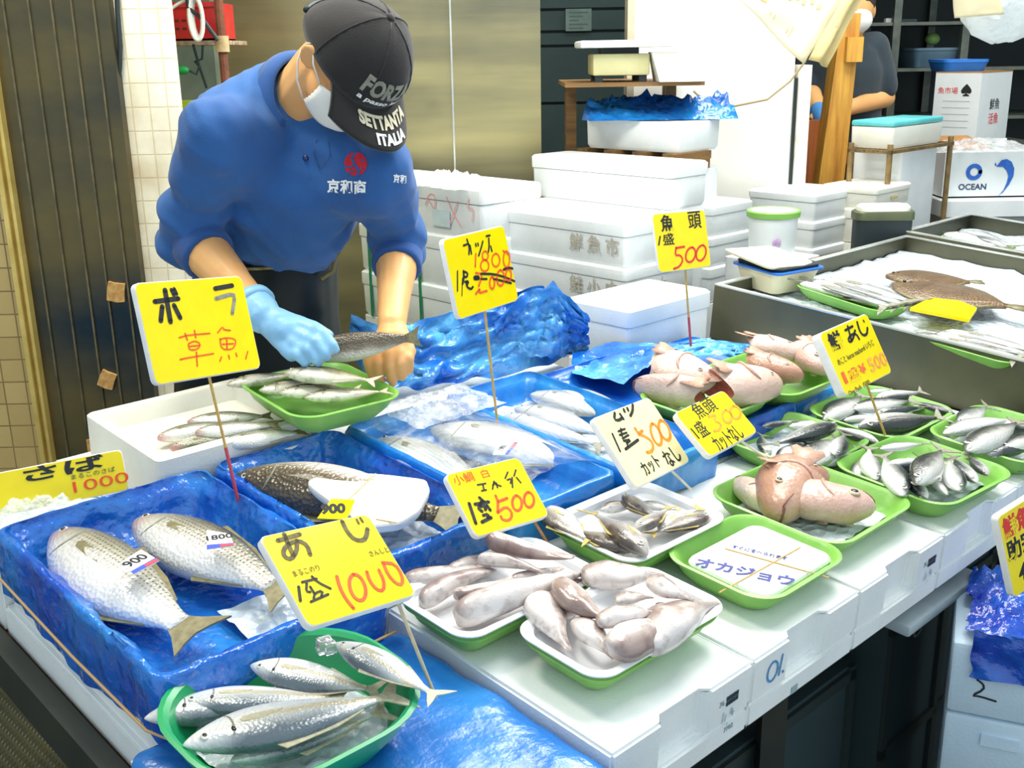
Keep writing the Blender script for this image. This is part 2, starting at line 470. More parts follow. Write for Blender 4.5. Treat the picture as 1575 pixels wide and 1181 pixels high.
for i, (r, lv, lu, h) in enumerate(st[:2]):
    lettering('鮮 魚 市' if i == 0 else '鮭 小 中', M_BRUSH, on_left(r, lv, h, (0.20, 0.42)), 0.052, r, weight=0.012)
    lettering('大' if i else '水', M_BRUSH, on_right(r, lu, h, (0.5, 0.42)), 0.045, r)
c_ = at_y(1033, 254, 3.12); zt = at_y(963, 345, 2.9).z + .001
foam_box((c_.x, c_.y, c_.z), span(c_, VH, 815), span(c_, UH, 1092), c_.z - zt, 'tall white lidded foam box on top of the brush written pile, before the pallet')
stL = column(740, 292, 3.15, 545, 835, (0.15, 0.16, 0.15), ('white foam box with red and blue scribbles behind the fishmonger',
    'white foam box with a green strap, second from the top behind the fishmonger', 'white foam box, third from the top behind the fishmonger', 'white foam box at the foot of the pile behind the fishmonger'))
r, lv, lu, h = stL[0]
ribbon([[(-.13, .02), (-.11, .055), (-.08, .05), (-.09, .0)], [(-.12, .04), (-.07, -.01)], [(-.03, .05), (.0, .0), (.03, -.03)], [(.02, .04), (-.02, -.03)], [(.07, .05), (.06, .02), (.09, .03), (.08, -.01)]], 0.004,
       plain('pale_red_marker', (236, 170, 170), (232, 150, 156), 30, 0.6), r, on_left(r, lv, h, (0.2, 0.45)))
MB().box(-0.05, 0.03, -0.03, 0.02, 0, 0.0008).build('pasted_label', plain('grey_blue_label', (200, 214, 218), (186, 204, 210), 30, 0.5), r, on_left(r, lv, h, (0.28, 0.38)), smooth=False)
M_STRAP = plain('green_packing_strap', (34, 128, 84), (26, 112, 72), 20, 0.4)
for (px, py0, py1) in ((562, 385, 490), (640, 395, 490)):
    r, lv, lu, h = stL[1]
    a = at_y(740, 292, 3.15); t = span(a, VH, px); q = a + VH * t
    b = MB(); zt = q.z - 0.15
    b.box(-0.0025, 0.0, t - 0.006, t + 0.006, -0.15, h)
    b.build('strap', M_STRAP, r)
# a big box in front of them and two behind the price cards
stM = column(968, 478, 2.52, 868, 1096, (0.15,), ('white foam box standing open just behind the heaped fish heads', 'white foam box under the one behind the fish heads'))
stR = column(1255, 300, 3.68, 1150, 1321, (0.092, 0.092, 0.10), ('white foam box topmost of the pile behind the bucket', 'white foam box second from the top of the pile behind the bucket',
    'white foam box third from the top of the pile behind the bucket', 'tall white foam box at the foot of the pile behind the bucket'))
stT = column(1349, 290, 3.74, 1262, 1404, (0.075, 0.12), ('cream foam box with a hand slot standing before the wooden post', 'cream foam box under the hand slot one', 'tall cream foam box at the foot before the wooden post'), m=M_FOAM_WARM)
r, lv, lu, h = stT[0]
MB().box(-0.02, 0.02, -0.004, 0.004, 0, 0.003).build('hand_slot', plain('slot_shade_tan', (196, 172, 110), rough=0.6), r, on_right(r, lu, h, (0.5, 0.45)))
stQ = column(1095, 318, 3.5, 1000, 1160, (0.10, 0.10, 0.12), ('white foam box topmost of the row beneath the white partition', 'white foam box second from the top beneath the white partition', 'white foam box third from the top beneath the white partition', 'tall white foam box at the foot of the row beneath the white partition'))
# clear wrap left on a box
def crumple(name, c, ax, ay, hgt, m, label, cat, seed=0, n=34, parent=None, thick=0.0, profile=None):
    ax, ay = Vector(ax), Vector(ay); v, f = [], []
    up = Vector((0, 0, 1))
    for i in range(n + 1):
        for j in range(n + 1):
            a, b_ = i / n * 2 - 1, j / n * 2 - 1
            env = max(0, 1 - max(abs(a), abs(b_)) ** 2.5)
            q = Vector((a * 3 + seed, b_ * 3, seed * 1.7))
            r = noise.noise(q) * 0.5 + abs(noise.noise(q * 2.3)) * 0.7 + noise.noise(q * 5.1) * 0.22
            k = profile(a, b_) if profile else env
            w = 0.10 * noise.noise(q * 1.3 + Vector((9, 3, 1)))
            v.append(Vector(c) + ax * (a + w) + ay * (b_ + 0.1 * noise.noise(q * 1.7)) + up * (hgt * k * (0.45 + 0.7 * r)))
    for i in range(n):
        for j in range(n):
            a = i * (n + 1) + j
            f.append((a, a + n + 1, a + n + 2, a + 1))
    o = mesh(name, v, f, m, parent)
    return tag(o, label, cat)
def film(name, rgb, alpha, rough=0.12, bump=0.5, bs=40, bs2=14):
    N = Nodes(name)
    N.set(col=srgb(*rgb), rough=rough, spec=0.8)
    a = N.noise(bs2, 5); b_ = N.noise(bs, 4)
    if isinstance(alpha, tuple): N.set(alpha=N.math('MULTIPLY_ADD', N.ramp(a, 0.4, 0.7), alpha[1] - alpha[0], alpha[0]))
    else: N.set(alpha=alpha)
    N.bump(N.math('ADD', a, N.math('MULTIPLY', b_, 0.5)), bump, 0.02)
    return N.m
M_CLEAR = film('clear_film', (244, 247, 248), (0.25, 0.75), 0.12, 0.7, 60, 25)
a = at_y(690, 292, 3.3)
crumple('plastic_bag', (a.x, a.y, stL[0][0].matrix_world.translation.z + 0.151), UH * 0.09, VH * 0.13, 0.055, M_CLEAR, 'clear crumpled plastic bag lying on the scribbled foam box', 'plastic bag', 3)

# ------------------------------------------------------------------ scale on a wooden stand, box and pallet below it
def upright(px0, px1, py0, py1, Y):
    a, b_ = at_y(px0, py1, Y), at_y(px1, py0, Y)
    return a.x, b_.x, a.z, b_.z
X0, X1, Z0, Z1 = upright(868, 1080, 124, 136, 3.55)
st = empty('wooden_stand', ((X0 + X1) / 2, 3.7, 0), 'narrow wooden stand with a plank top carrying the kitchen scale', 'stand')
mwi = st.matrix_world.copy()
MB().box(X0, X1, 3.5, 3.97, Z0 + 0.004, Z1).build('top_plank', M_WOODB, st, Matrix.Identity(4), False)
for xx in (X0 + 0.04, X1 - 0.05):
    for yy in (3.89, 3.95):
        MB().box(xx - 0.018, xx + 0.018, yy - 0.018, yy + 0.018, 0, Z0 + 0.004).build('leg', M_WOODB, st, Matrix.Identity(4), False)
sc = empty('weighing_scale', ((X0 + X1) / 2, 3.62, Z1), 'beige weighing scale with a white pan and slanted display on the wooden stand', 'scale')
M_BEIGE = plain('beige_plastic', (214, 208, 156), (198, 192, 140), 8, 0.5)
a0, a1, z0, z1 = upright(912, 1000, 82, 115, 3.52)
bevel_box('body', (a0, a1, 3.52, 3.74, Z1 + 0.02, z1), M_BEIGE, sc, Matrix.Identity(4), 0.006)
for xx in (a0 + 0.02, a1 - 0.02):
    for yy in (3.54, 3.72): MB().box(xx - 0.012, xx + 0.012, yy - 0.012, yy + 0.012, Z1, Z1 + 0.021).build('foot', M_BLACK, sc, Matrix.Identity(4), False)
q0, q1, w0, w1 = upright(893, 1050, 60, 74, 3.48)
bevel_box('pan', (q0, q1, 3.48, 3.8, w0, w1), M_FOAM, sc, Matrix.Identity(4), 0.006)
MB().box(a0 + 0.03, a1 - 0.03, 3.56, 3.7, z1 - 0.001, w0 + 0.001).build('pan_support', M_BLACK, sc, Matrix.Identity(4), False)
d0, d1 = at_y(1002, 80, 3.50), at_y(1078, 130, 3.44)
b = MB(); b.loft([[Vector((x, 3.50, d0.z)), Vector((x, 3.58, d0.z)), Vector((x + 0.02, 3.60, Z1)), Vector((x + 0.02, 3.44, Z1 + 0.001))] for x in (d0.x, d1.x - 0.01)])
b.build('display_housing', plain('display_grey', (206, 208, 196), (192, 194, 182), 12, .5), sc, Matrix.Identity(4))
X0, X1, Z0, Z1 = upright(898, 1110, 184, 228, 3.42)
zp = Z0
fb = foam_box(at_y(1046, 188, 3.42), span(at_y(1046, 188, 3.42), VH, 898), span(at_y(1046, 188, 3.42), UH, 1112), 0.095, 'white foam box with smudges under the blue plastic bag near the scale', lid=False, group=None)
base = fb.matrix_world.translation
# ------------------------------------------------------------------ blue plastic
def blue_plastic(name, deep, bright, rough=0.2, bump=0.6, bs=26, lo=0.4, hi=0.75, fine=0.5):
    N = Nodes(name)
    a = N.noise(7, 6); c = N.noise(bs * 1.5, 7, rough=0.6); N.t.nodes[-1].noise_type = 'RIDGED_MULTIFRACTAL'
    N.set(col=N.mix(N.ramp(a, lo, hi), srgb(*deep), srgb(*bright)), rough=rough, spec=0.65)
    N.bump(N.math('ADD', N.math('MULTIPLY', c, fine * .5), a), bump, 0.03)
    return N.m
M_BLUE = blue_plastic('blue_liner_film', (12, 78, 184), (46, 140, 216), 0.18, 0.75, 34)
M_BLUEDEEP = blue_plastic('deep_blue_film', (10, 46, 150), (14, 92, 200), 0.18, 0.8, 22)
M_BLUESKY = blue_plastic('sky_blue_film', (10, 112, 200), (54, 160, 226), 0.28, 0.35, 16)
M_BLUETARP = blue_plastic('blue_table_film', (24, 108, 196), (56, 138, 212), 0.25, 0.35, 14)
# pallet under the smudged box, standing on a box of its own
pal = empty('wooden_pallet', (base.x, base.y, base.z - 0.055), 'brown wooden slat pallet under the smudged foam box', 'pallet')
pm = Matrix.Translation((base.x, base.y, base.z - 0.0555)) @ UVH
lv = span(at_y(1046, 188, 3.42), VH, 898); lu = span(at_y(1046, 188, 3.42), UH, 1112)
for k in range(4): MB().box(-0.02, lu * 0.75, lv * k / 3.3, lv * k / 3.3 + 0.05, 0.03, 0.055).build('slat', M_WOODB, pal, pm, False)
for yy in (0.02, lu * 0.5): MB().box(yy, yy + 0.05, 0.0, lv * 0.98, 0, 0.03).build('runner', M_WOODB, pal, pm, False)
foam_box((base.x, base.y, base.z - 0.0565), lv, lu, base.z - 0.0565, 'tall white foam box hidden under the wooden pallet', lid=False, group=None)
a = at_y(1005, 186, 3.62)
crumple('plastic_bag', (a.x + 0.02, base.y + 0.24, base.z + 0.096), (UH - VH) * 0.165, (UH + VH) * 0.09, 0.12, blue_plastic('blue_bag_film', (10, 84, 170), (40, 150, 222), 0.16, 0.8, 30),
        'blue crumpled plastic bag lying on the smudged foam box near the scale', 'plastic bag', 11, profile=lambda a, b: max(0, 1 - b * b) * (0.75 + 0.25 * a * a) if abs(a) < 0.97 else 0)
# ------------------------------------------------------------------ between pillar and cold store: rusty rack, crate, hose
X0, X1, Z0, Z1 = upright(262, 340, 62, 70, 3.25)
rk = empty('storage_rack', ((X0 + X1) / 2, 3.3, 0), 'rusty pipe rack beside the tiled pillar carrying a red crate', 'rack')
I4 = Matrix.Identity(4)
xp = at_y(341, 60, 3.25).x
MB().tube([(xp, 3.25, 0), (xp, 3.25, 2.4)], 0.013, 10).build('post', M_RUST, rk, I4)
for yy in (3.25, 3.5):
    MB().tube([(X0 - 0.15, yy, 0), (X0 - 0.15, yy, 2.4)], 0.013, 10).build('post', M_RUST, rk, I4)
MB().box(X0 - 0.16, xp + 0.012, 3.24, 3.51, Z0, Z1).build('shelf', plain('rusty_shelf', (196, 180, 150), (128, 92, 64), 30, 0.6), rk, I4, False)
MB().tube([(xp, 3.25, Z0 - 0.02), (xp, 3.25, Z1 + 0.012)], 0.02, 12).build('sleeve', plain('worn_collar', (198, 176, 130), (170, 140, 96), 30, 0.5), rk, I4)
M_REDCRATE = plain('red_crate_plastic', (206, 38, 34), (184, 26, 28), 12, 0.4)
cr = empty('crate', ((X0 + X1) / 2, 3.37, Z1), 'red plastic crate on the rusty rack beside the tiled pillar', 'crate')
b = MB(); hh = 0.105
xa, xb = X0 - 0.14, xp - 0.016
for (p, q, r, s_) in ((xa, xb, 3.265, 3.275), (xa, xb, 3.475, 3.485), (xa, xa + 0.01, 3.275, 3.475), (xb - 0.01, xb, 3.275, 3.475)): b.box(p, q, r, s_, Z1, Z1 + hh)
b.box(xa, xb, 3.265, 3.485, Z1, Z1 + 0.006); b.box(xa - 0.003, xb + 0.003, 3.259, 3.266, Z1 + hh - 0.014, Z1 + hh)
b.build('body', M_REDCRATE, cr, I4, False)
b = MB()
for i in range(9):
    for j in range(2): b.box(xa + 0.015 + i * 0.02, xa + 0.027 + i * 0.02, 3.2635, 3.2652, Z1 + 0.03 + j * 0.022, Z1 + 0.036 + j * 0.022)
b.build('grille', plain('dark_red_slots', (92, 22, 24)), cr, I4, False)
c = at_y(302, 35, 3.2)
hose = MB()
for k in range(3):
    pts = [(c.x + (0.019 - 0.003 * k) * math.cos(t), 3.2 + 0.008 * k, c.z + 0.012 + (0.058 - 0.004 * k) * math.sin(t)) for t in (2 * math.pi * i / 28 for i in range(29))]
    hose.tube(pts, 0.0055, 8)
hose.tube([(c.x - 0.10, 3.21, c.z + 0.02), (c.x - 0.05, 3.21, c.z + 0.05), (c.x, 3.21, c.z + 0.072)], 0.0045, 8)
tag(hose.build('hose', plain('white_hose', (238, 238, 228), rough=0.4)), 'white hose coiled and hung before the red crate', 'hose')
cb = MB().tube([at_y(278, 4, 3.18) + Vector((0, 0, 0.3)), at_y(290, 12, 3.2), at_y(312, 30, 3.22), at_y(335, 62, 3.22)], 0.006, 8)
cb.tube([at_y(297, 68, 3.22), at_y(306, 100, 3.24), at_y(318, 135, 3.26)], 0.004, 8)
tag(cb.build('cable', M_BLACK), 'black cable slanting over the red crate', 'cable')
a = at_y(280, 108, 3.24)
hk = empty('hook', (a.x, 3.24, a.z), 'green handled steel hook hanging under the rusty rack shelf', 'hook')
MB().ball((a.x, 3.24, a.z), 0.022, 0.012, 0.013).build('handle', plain('green_grip', (30, 150, 70), rough=0.4), hk, I4)
MB().tube([(a.x + 0.018, 3.24, a.z), (a.x + 0.04, 3.24, a.z - 0.012), (a.x + 0.05, 3.24, a.z + 0.01), (a.x + 0.038, 3.24, a.z + 0.022), (a.x + 0.06, 3.24, a.z + 0.03), (a.x + 0.066, 3.24, Z0)], 0.0035, 8).build('shank', M_BLACK, hk, I4)
structure(MB().box(-1.6, -0.98, 3.82, 3.9, 0, 3.4).build('wall_gap', plain('grey_green_gap', (120, 132, 112), (96, 108, 92), 6, 0.6), smooth=False))
bk = at_y(274, 190, 3.3)
tag(MB().loft([[Vector((bk.x + x, 3.42 + y, z)) for x, y in rrect(w, w, w * 0.5, 4)] for z, w in ((0, 0.05), (bk.z + 0.06, 0.066))]).build('bin', plain('lime_plastic', (206, 226, 40), (190, 214, 30), 6, 0.4)), 'lime yellow plastic bin standing behind the fishmonger at the pillar', 'bin')
# black cable on the tiled pillar
cp = MB().tube([at_y(178, -40, 2.885), at_y(181, 20, 2.885), at_y(185, 70, 2.885), at_y(184, 105, 2.885), at_y(181, 130, 2.89)], 0.0065, 8)
tag(cp.build('cable', M_BLACK), 'black cable running down the cream tiled pillar', 'cable')
# peeling stickers on the cladding
M_STICKER = plain('faded_sticker', (206, 168, 100), (176, 120, 60), 60, 0.6)
for (px, py, sz, rot, lb) in ((178, 450, 0.023, 0.15, 'faded square sticker highest on the steel cladding'), (164, 585, 0.021, 0.4, 'faded tilted sticker midway down the steel cladding'), (148, 690, 0.024, -0.1, 'faded sticker lowest on the steel cladding, beside the foam box')):
    q = at_y(px, py, 2.852)
    mw = Matrix.Translation((q.x, 2.8528, q.z)) @ Matrix.Rotation(rot, 4, 'Y')
    tag(mesh('sticker', [(x * sz, y, z * sz * 1.15) for y in (-0.0015, 0.009) for x, z in ((-1, -.9), (.2, -1), (1, -.85), (.95, .2), (1.02, 1), (-.3, .95), (-.9, 1.04), (-1.02, 0))],
             [(0, 1, 2, 3, 4, 5, 6, 7), (15, 14, 13, 12, 11, 10, 9, 8)] + [(i, (i + 1) % 8, 8 + (i + 1) % 8, 8 + i) for i in range(8)], M_STICKER, None, mw, False), lb, 'sticker')
# notice on the shutter
q0, q1, w0, w1 = upright(870, 910, 13, 48, 4.88)
nt = MB().box(q0, q1, 4.885, 4.9, w0, w1).build('notice', plain('grey_notice_paper', (136, 156, 146), (120, 140, 130), 20, 0.6), None, None, False)
tag(nt, 'faded grey notice pasted on the dark shutter', 'notice')
b = MB()
for i in range(5): b.box(q0 + 0.015, q1 - 0.015 - 0.02 * (i % 3), 4.8845, 4.8852, w1 - 0.018 - i * 0.016, w1 - 0.012 - i * 0.016)
b.build('lettering', plain('notice_print', (92, 116, 104)), nt, I4, False)

# ------------------------------------------------------------------ newspapers hung by the partition
M_NEWS = plain('newsprint', (222, 212, 176), (210, 198, 160), 4, 0.8)
M_NEWS2 = plain('newsprint_aged', (208, 190, 136), (190, 170, 112), 5, 0.8)
M_NEWSINK = plain('newsprint_grey', (176, 168, 138), rough=0.8)
def paper(name, quad, Y, m, label, bend=0.02, n=14):
    """a hanging sheet through four points (top pair, bottom pair), gently curled, 1 mm thick"""
    q = [at_y(x, y, Y + dy) for x, y, dy in quad]
    v, f = [], []
    for i in range(n + 1):
        for j in range(n + 1):
            a, b_ = i / n, j / n
            p = (q[0] * (1 - a) + q[1] * a) * (1 - b_) + (q[2] * (1 - a) + q[3] * a) * b_
            v.append(p + Vector((0.3, -1, 0)) * bend * (math.sin(a * 5.5) + 0.5 * noise.noise(Vector((a * 3, b_ * 3, 2)))))
    for i in range(n):
        for j in range(n):
            k = i * (n + 1) + j; f.append((k, k + n + 1, k + n + 2, k + 1))
    o = mesh(name, v, f, m)
    sd = o.modifiers.new('s', 'SOLIDIFY'); sd.thickness = 0.001
    tag(o, label, 'newspaper')
    def place(a, b_): return (q[0] * (1 - a) + q[1] * a) * (1 - b_) + (q[2] * (1 - a) + q[3] * a) * b_ + Vector((0.3, -1, 0)) * bend * (math.sin(a * 5.5) + 0.5 * noise.noise(Vector((a * 3, b_ * 3, 2)))) + Vector((0, -0.003, 0))
    return o, place
def on_paper(place, cells, m, parent, name):
    b = MB()
    for (a0, a1, b0, b1) in cells:
        k = 5
        vs = [place(a0 + (a1 - a0) * i / k, b0 + (b1 - b0) * j / 2) for i in range(k + 1) for j in range(3)]
        b.add(vs, [(i * 3 + j, i * 3 + 3 + j, i * 3 + 4 + j, i * 3 + 1 + j) for i in range(k) for j in range(2)])
    return b.build(name, m, parent, I4, False)
p1, f1 = paper('newspaper', [(1085, -45, 0), (1320, -30, 0), (1110, -20, -.05), (1240, 98, -.1)], 3.6, M_NEWS, 'cream newspaper sheet with a colour picture hanging slantwise at the white partition')
on_paper(f1, [(.30, .44, .30, .62)], plain('news_photo_frame', (196, 130, 80), (150, 160, 110), 50, 0.8), p1, 'picture')
on_paper(f1, [(.315, .43, .33, .58)], plain('news_photo', (182, 190, 176), (150, 170, 190), 60, 0.8), p1, 'picture_middle')
on_paper(f1, [(.05 + .07 * i, .06 + .07 * i + .035, .2, .28) for i in range(4)] + [(.55 + .06 * i, .58 + .06 * i, .3 + .04 * (i % 2), .36 + .04 * (i % 2)) for i in range(6)] + [(.5, .512, .7, .78), (.55, .562, .72, .8), (.72, .74, .78, .84), (.76, .77, .72, .86)], M_NEWSINK, p1, 'lettering')
p2, f2 = paper('newspaper', [(1315, -40, -.05), (1350, -40, -.05), (1243, 92, -.12), (1276, 104, -.12)], 3.52, M_NEWS2, 'yellowed narrow newspaper sheet hanging over the wooden post')
on_paper(f2, [(.2 + .2 * i, .3 + .2 * i, .55 + .08 * i, .6 + .08 * i) for i in range(3)], M_NEWSINK, p2, 'lettering')
tw = MB().tube([at_y(x, y, Y) for x, y, Y in ((1067, 140, 3.93), (1080, 152, 3.92), (1130, 163, 3.9), (1180, 153, 3.9), (1215, 125, 3.94), (1238, 95, 3.95), (1256, 50, 3.95), (1262, 0, 3.95), (1262, -80, 3.95))], 0.004, 8)
tag(tw.build('cable', plain('tan_cable', (150, 134, 96), rough=0.5)), 'tan cable drooping across the white partition', 'cable')

# ------------------------------------------------------------------ wooden post and board
a, b_, c_, d_ = at_y(1296, 20, 4.2), at_y(1325, 20, 4.2), at_y(1262, 262, 4.2), at_y(1300, 262, 4.2)
def drop(p, q):      # carry the slanting edge down to the floor
    t = (0 - p.z) / (q.z - p.z); return p + (q - p) * t
def slab(pts, th, y): return [[Vector((p.x, y, p.z)) for p in pts], [Vector((p.x, y + th, p.z)) for p in pts]]
po = empty('wooden_post', (drop(a, c_) + drop(b_, d_)) / 2, 'leaning yellow pine post with a short cleat, before the second worker', 'post')
MB().loft(slab([a, b_, drop(b_, d_), drop(a, c_)], 0.1, 4.2)).build('plank', M_WOODY, po, I4, False)
k0, k1 = at_y(1303, 57, 4.18), at_y(1325, 95, 4.18)
MB().box(k0.x, k1.x, 4.17, 4.2, k1.z, k0.z).build('cleat', M_WOODY, po, I4, False)
q0, q1 = at_y(1240, 185, 4.3), at_y(1268, 275, 4.3)
tag(MB().box(q0.x, q1.x + 0.06, 4.3, 4.33, 0, q0.z).build('plywood_board', M_WOODO, None, None, False), 'orange plywood board standing upright behind the wooden post', 'board')
q0, q1 = at_y(1304, 232, 4.4), at_y(1372, 252, 4.4)
wc = empty('work_counter', ((q0.x + q1.x) / 2, 4.65, 0), 'brown wooden counter at which the second worker stands', 'counter')
MB().box(q0.x - 0.02, q1.x + 0.06, 4.42, 4.6, q1.z, q0.z).build('apron', M_WOODO, wc, I4, False)
MB().box(q0.x - 0.02, q1.x + 0.06, 4.44, 4.6, 0, q1.z).build('base', plain('dark_plank', (70, 56, 38), (54, 46, 36), 8, 0.6), wc, I4, False)

# ------------------------------------------------------------------ dark shelving
sr = empty('shelving_unit', (2.4, 5.7, 0), 'tall dark metal shelving at the back of the store room', 'shelf')
X0, X1, Z0, Z1 = upright(1340, 1486, 30, 38, 5.5)
for xx in (X0 + 0.12, X1, X1 + 1.2):
    for yy in (5.5, 5.95): MB().box(xx - 0.018, xx + 0.018, yy - 0.018, yy + 0.018, 0, 2.6).build('post', M_RACK, sr, I4, False)
zsh = [at_y(1400, y, 5.5).z for y in (34, 105, 180, -40)]
for z in zsh: MB().box(X0 - 0.02, X1 + 1.22, 5.49, 5.96, z - 0.015, z).build('shelf', M_RACK, sr, I4, False)
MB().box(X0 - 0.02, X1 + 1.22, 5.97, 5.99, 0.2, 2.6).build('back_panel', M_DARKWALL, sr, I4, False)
def basket(px0, px1, py0, py1, Y, zb, m, label, depth=0.3):
    a0, a1, z0, z1 = upright(px0, px1, py0, py1, Y)
    h = z1 - z0; z0 = zb; z1 = zb + h; cx, cy, w, d = (a0 + a1) / 2, Y + depth / 2, (a1 - a0) / 2, depth / 2
    bk = MB().loft([[Vector((x, y, z)) for x, y in rrect(w * k, d * k, 0.03, 4, cx, cy)] for z, k in ((z0, .86), (z0 + 0.003, .88), (z1 - 0.012, .98), (z1 - 0.012, 1.0), (z1, 1.0), (z1, .95), (z0 + 0.012, .84))])
    o = bk.build('basket', m); tag(o, label, 'basket')
    return o
M_GREYBLUE = plain('grey_blue_plastic', (92, 118, 136), (76, 102, 120), 6, 0.4)
basket(1405, 1480, 70, 102, 5.52, zsh[1], M_GREYBLUE, 'grey blue plastic basket on the dark shelving, below the white bag')
a = at_y(1441, 64, 5.6)
tag(MB().ball((a.x, 5.66, zsh[1] + 0.135), 0.035, 0.035, 0.03).build('cabbage', plain('pale_green', (150, 196, 110), rough=0.5)), 'small pale green thing lying in the grey blue basket', 'vegetable')
# knife and red handle on the upper shelf
a, c_ = at_y(1363, 16, 5.55), at_y(1410, 31, 5.55)
kn = empty('knife', (a.x, 5.56, zsh[0]), 'white bladed knife with dark handle lying on the top shelf', 'knife')
MB().box(a.x, a.x + 0.07, 5.54, 5.57, zsh[0], zsh[0] + 0.02).build('blade', M_FOAM, kn, I4, False)
MB().box(a.x + 0.07, c_.x, 5.545, 5.565, zsh[0], zsh[0] + 0.015).build('handle', M_BLACK, kn, I4, False)

# ------------------------------------------------------------------ cartons and rack table
M_CARTON = plain('white_carton', (226, 230, 228), (214, 220, 220), 4, 0.6)
M_KRAFT = plain('brown_cardboard', (178, 128, 72), (160, 112, 60), 8, 0.7)
a = at_y(1511, 112, 4.75); lv = span(a, VH, 1440); lu = span(a, UH, 1558)
D1, D2 = VH, UH
zb = at_y(1511, 225, 4.75).z
cmw = Matrix(((D2.x, D1.x, 0, a.x), (D2.y, D1.y, 0, a.y), (0, 0, 1, zb), (0, 0, 0, 1)))
ct = empty('carton', cmw, 'white printed carton under the blue basket at the back', 'carton')
hc = a.z - zb
MB().box(0, lu, 0, lv, 0, hc).build('body', M_CARTON, ct, cmw, False)
MB().box(-0.001, lu + .001, -0.001, lv + .001, hc, hc + 0.004).build('flap', M_KRAFT, ct, cmw, False)
fl = cmw @ Matrix(((0, 0, -1, -.001), (-1, 0, 0, lv * .5), (0, 1, 0, hc * .6), (0, 0, 0, 1)))
M_GREYPRINT = plain('grey_print', (150, 160, 158), rough=0.6)
lettering('魚市場', M_INKRED, fl @ Matrix.Translation((-lv * .2, hc * .15, 0)), 0.03, ct)
lettering('♠', M_INK, fl @ Matrix.Translation((lv * .2, hc * .16, 0)), 0.05, ct)
b = MB()
for k in range(5): b.box(-lv * .3, lv * .3, -hc * .35 + k * hc * .09, -hc * .35 + k * hc * .09 + 0.0015, 0, 0.0005)
b.build('ruled_lines', M_GREYPRINT, ct, fl, False)
fr = cmw @ Matrix(((1, 0, 0, lu * .5), (0, 0, -1, -.001), (0, 1, 0, hc * .5), (0, 0, 0, 1)))
lettering('鮮魚', M_INK, fr @ Matrix.Translation((0, hc * .05, 0)), 0.05, ct); lettering('活魚', M_INKRED, fr @ Matrix.Translation((0, -hc * .15, 0)), 0.05, ct)
tb = empty('side_table', (a.x, 4.95, 0), 'low dark table under the white printed carton', 'table')
MB().box(a.x - lv - .05, a.x + 0.35, 4.72, 5.25, zb - 0.03, zb).build('top', M_RACK, tb, I4, False)
for xx in (a.x - lv, a.x + 0.3):
    for yy in (4.76, 5.2): MB().box(xx - .02, xx + .02, yy - .02, yy + .02, 0, zb - 0.03).build('leg', M_RACK, tb, I4, False)
o = basket(1452, 1525, 92, 112, 4.85, a.z + 0.004, plain('blue_basket_plastic', (44, 120, 206), (30, 100, 190), 6, 0.4), 'bright blue plastic basket on top of the white printed carton', 0.22)
# wire rack with the teal lidded box
c0 = at_y(1371, 232, 3.84); tl = span(c0, VH, 1303); tr = span(c0, UH, 1468)
rw = Matrix.Translation((c0.x, c0.y, 0)) @ UVH
rk = empty('rack_table', rw, 'small rusty wire rack table carrying the teal lidded foam box', 'rack table')
M_BRASSY = plain('tarnished_metal', (152, 124, 76), (112, 92, 60), 20, 0.5, 0.4)
for x, y in ((0.01, 0.01), (tr - .01, .01), (.01, tl - .01), (tr - .01, tl - .01)):
    MB().tube([(x, y, 0), (x, y, c0.z + 0.02)], 0.01, 10).build('post', M_BRASSY, rk, rw)
b = MB().box(0, tr, 0, 0.012, c0.z - 0.012, c0.z).box(0, tr, tl - .012, tl, c0.z - .012, c0.z).box(0, .012, 0, tl, c0.z - .012, c0.z).box(tr - .012, tr, 0, tl, c0.z - .012, c0.z)
for k in range(9): b.box(0, tr, tl * (k + 1) / 10 - .003, tl * (k + 1) / 10 + .003, c0.z - .008, c0.z - .001)
b.build('wire_frame', M_BRASSY, rk, rw, False)
b = MB().box(0, tr, 0, tl, 0.5, 0.515); b.build('shelf', M_BRASSY, rk, rw, False)
c1 = at_y(1376, 196, 3.87); lv = span(c1, VH, 1306); lu = span(c1, UH, 1454)
z0 = c0.z + 0.001
tb = foam_box((c1.x, c1.y, c1.z), lv, lu, c1.z - z0, 'cream foam box with a teal sheet lid on the wire rack', lid=False, m=M_FOAM_WARM, group=None)
bevel_box('teal_lid', (0.005, lu - .005, .005, lv - .005, c1.z - z0, c1.z - z0 + 0.02), plain('teal_lid', (112, 204, 204), (88, 186, 190), 8, 0.35), tb, tb.matrix_world.copy(), 0.006)
c2 = at_y(1389, 230, 3.95); foam_box((c2.x, c2.y, c0.z - 0.014), 0.2, span(c2, UH, 1446), c0.z - 0.014 - 0.516, 'white foam box on the lower shelf of the wire rack', lid=False, group=None)
# OCEAN carton
a = at_y(1455, 232, 4.3)
D1 = Vector((1, 0.0, 0)); D2 = Vector((0, 1, 0))
ow, oh = at_y(1600, 232, 4.3).x - a.x, a.z - at_y(1455, 305, 4.3).z
om = Matrix(((D1.x, D2.x, 0, a.x), (D1.y, D2.y, 0, a.y), (0, 0, 1, a.z - oh), (0, 0, 0, 1)))
oc = empty('carton', om, 'white carton with a blue dolphin ring print wrapped in clear plastic beside the rack', 'carton')
MB().box(0, ow, 0, 0.006, 0, oh).box(0, ow, 0.3, 0.306, 0, oh + .02).box(0, .006, 0.006, .3, 0, oh).box(ow - .006, ow, .006, .3, 0, oh).box(0, ow, 0, .306, 0, .006).build('body', M_CARTON, oc, om, False)
MB().loft([[Vector((x, 0.05, oh - .0)), Vector((x, .055, oh)), Vector((x, .3, oh + .035)), Vector((x, .3, oh + .03))] for x in (.06, ow * .55)]).build('flap', M_KRAFT, oc, om, False)
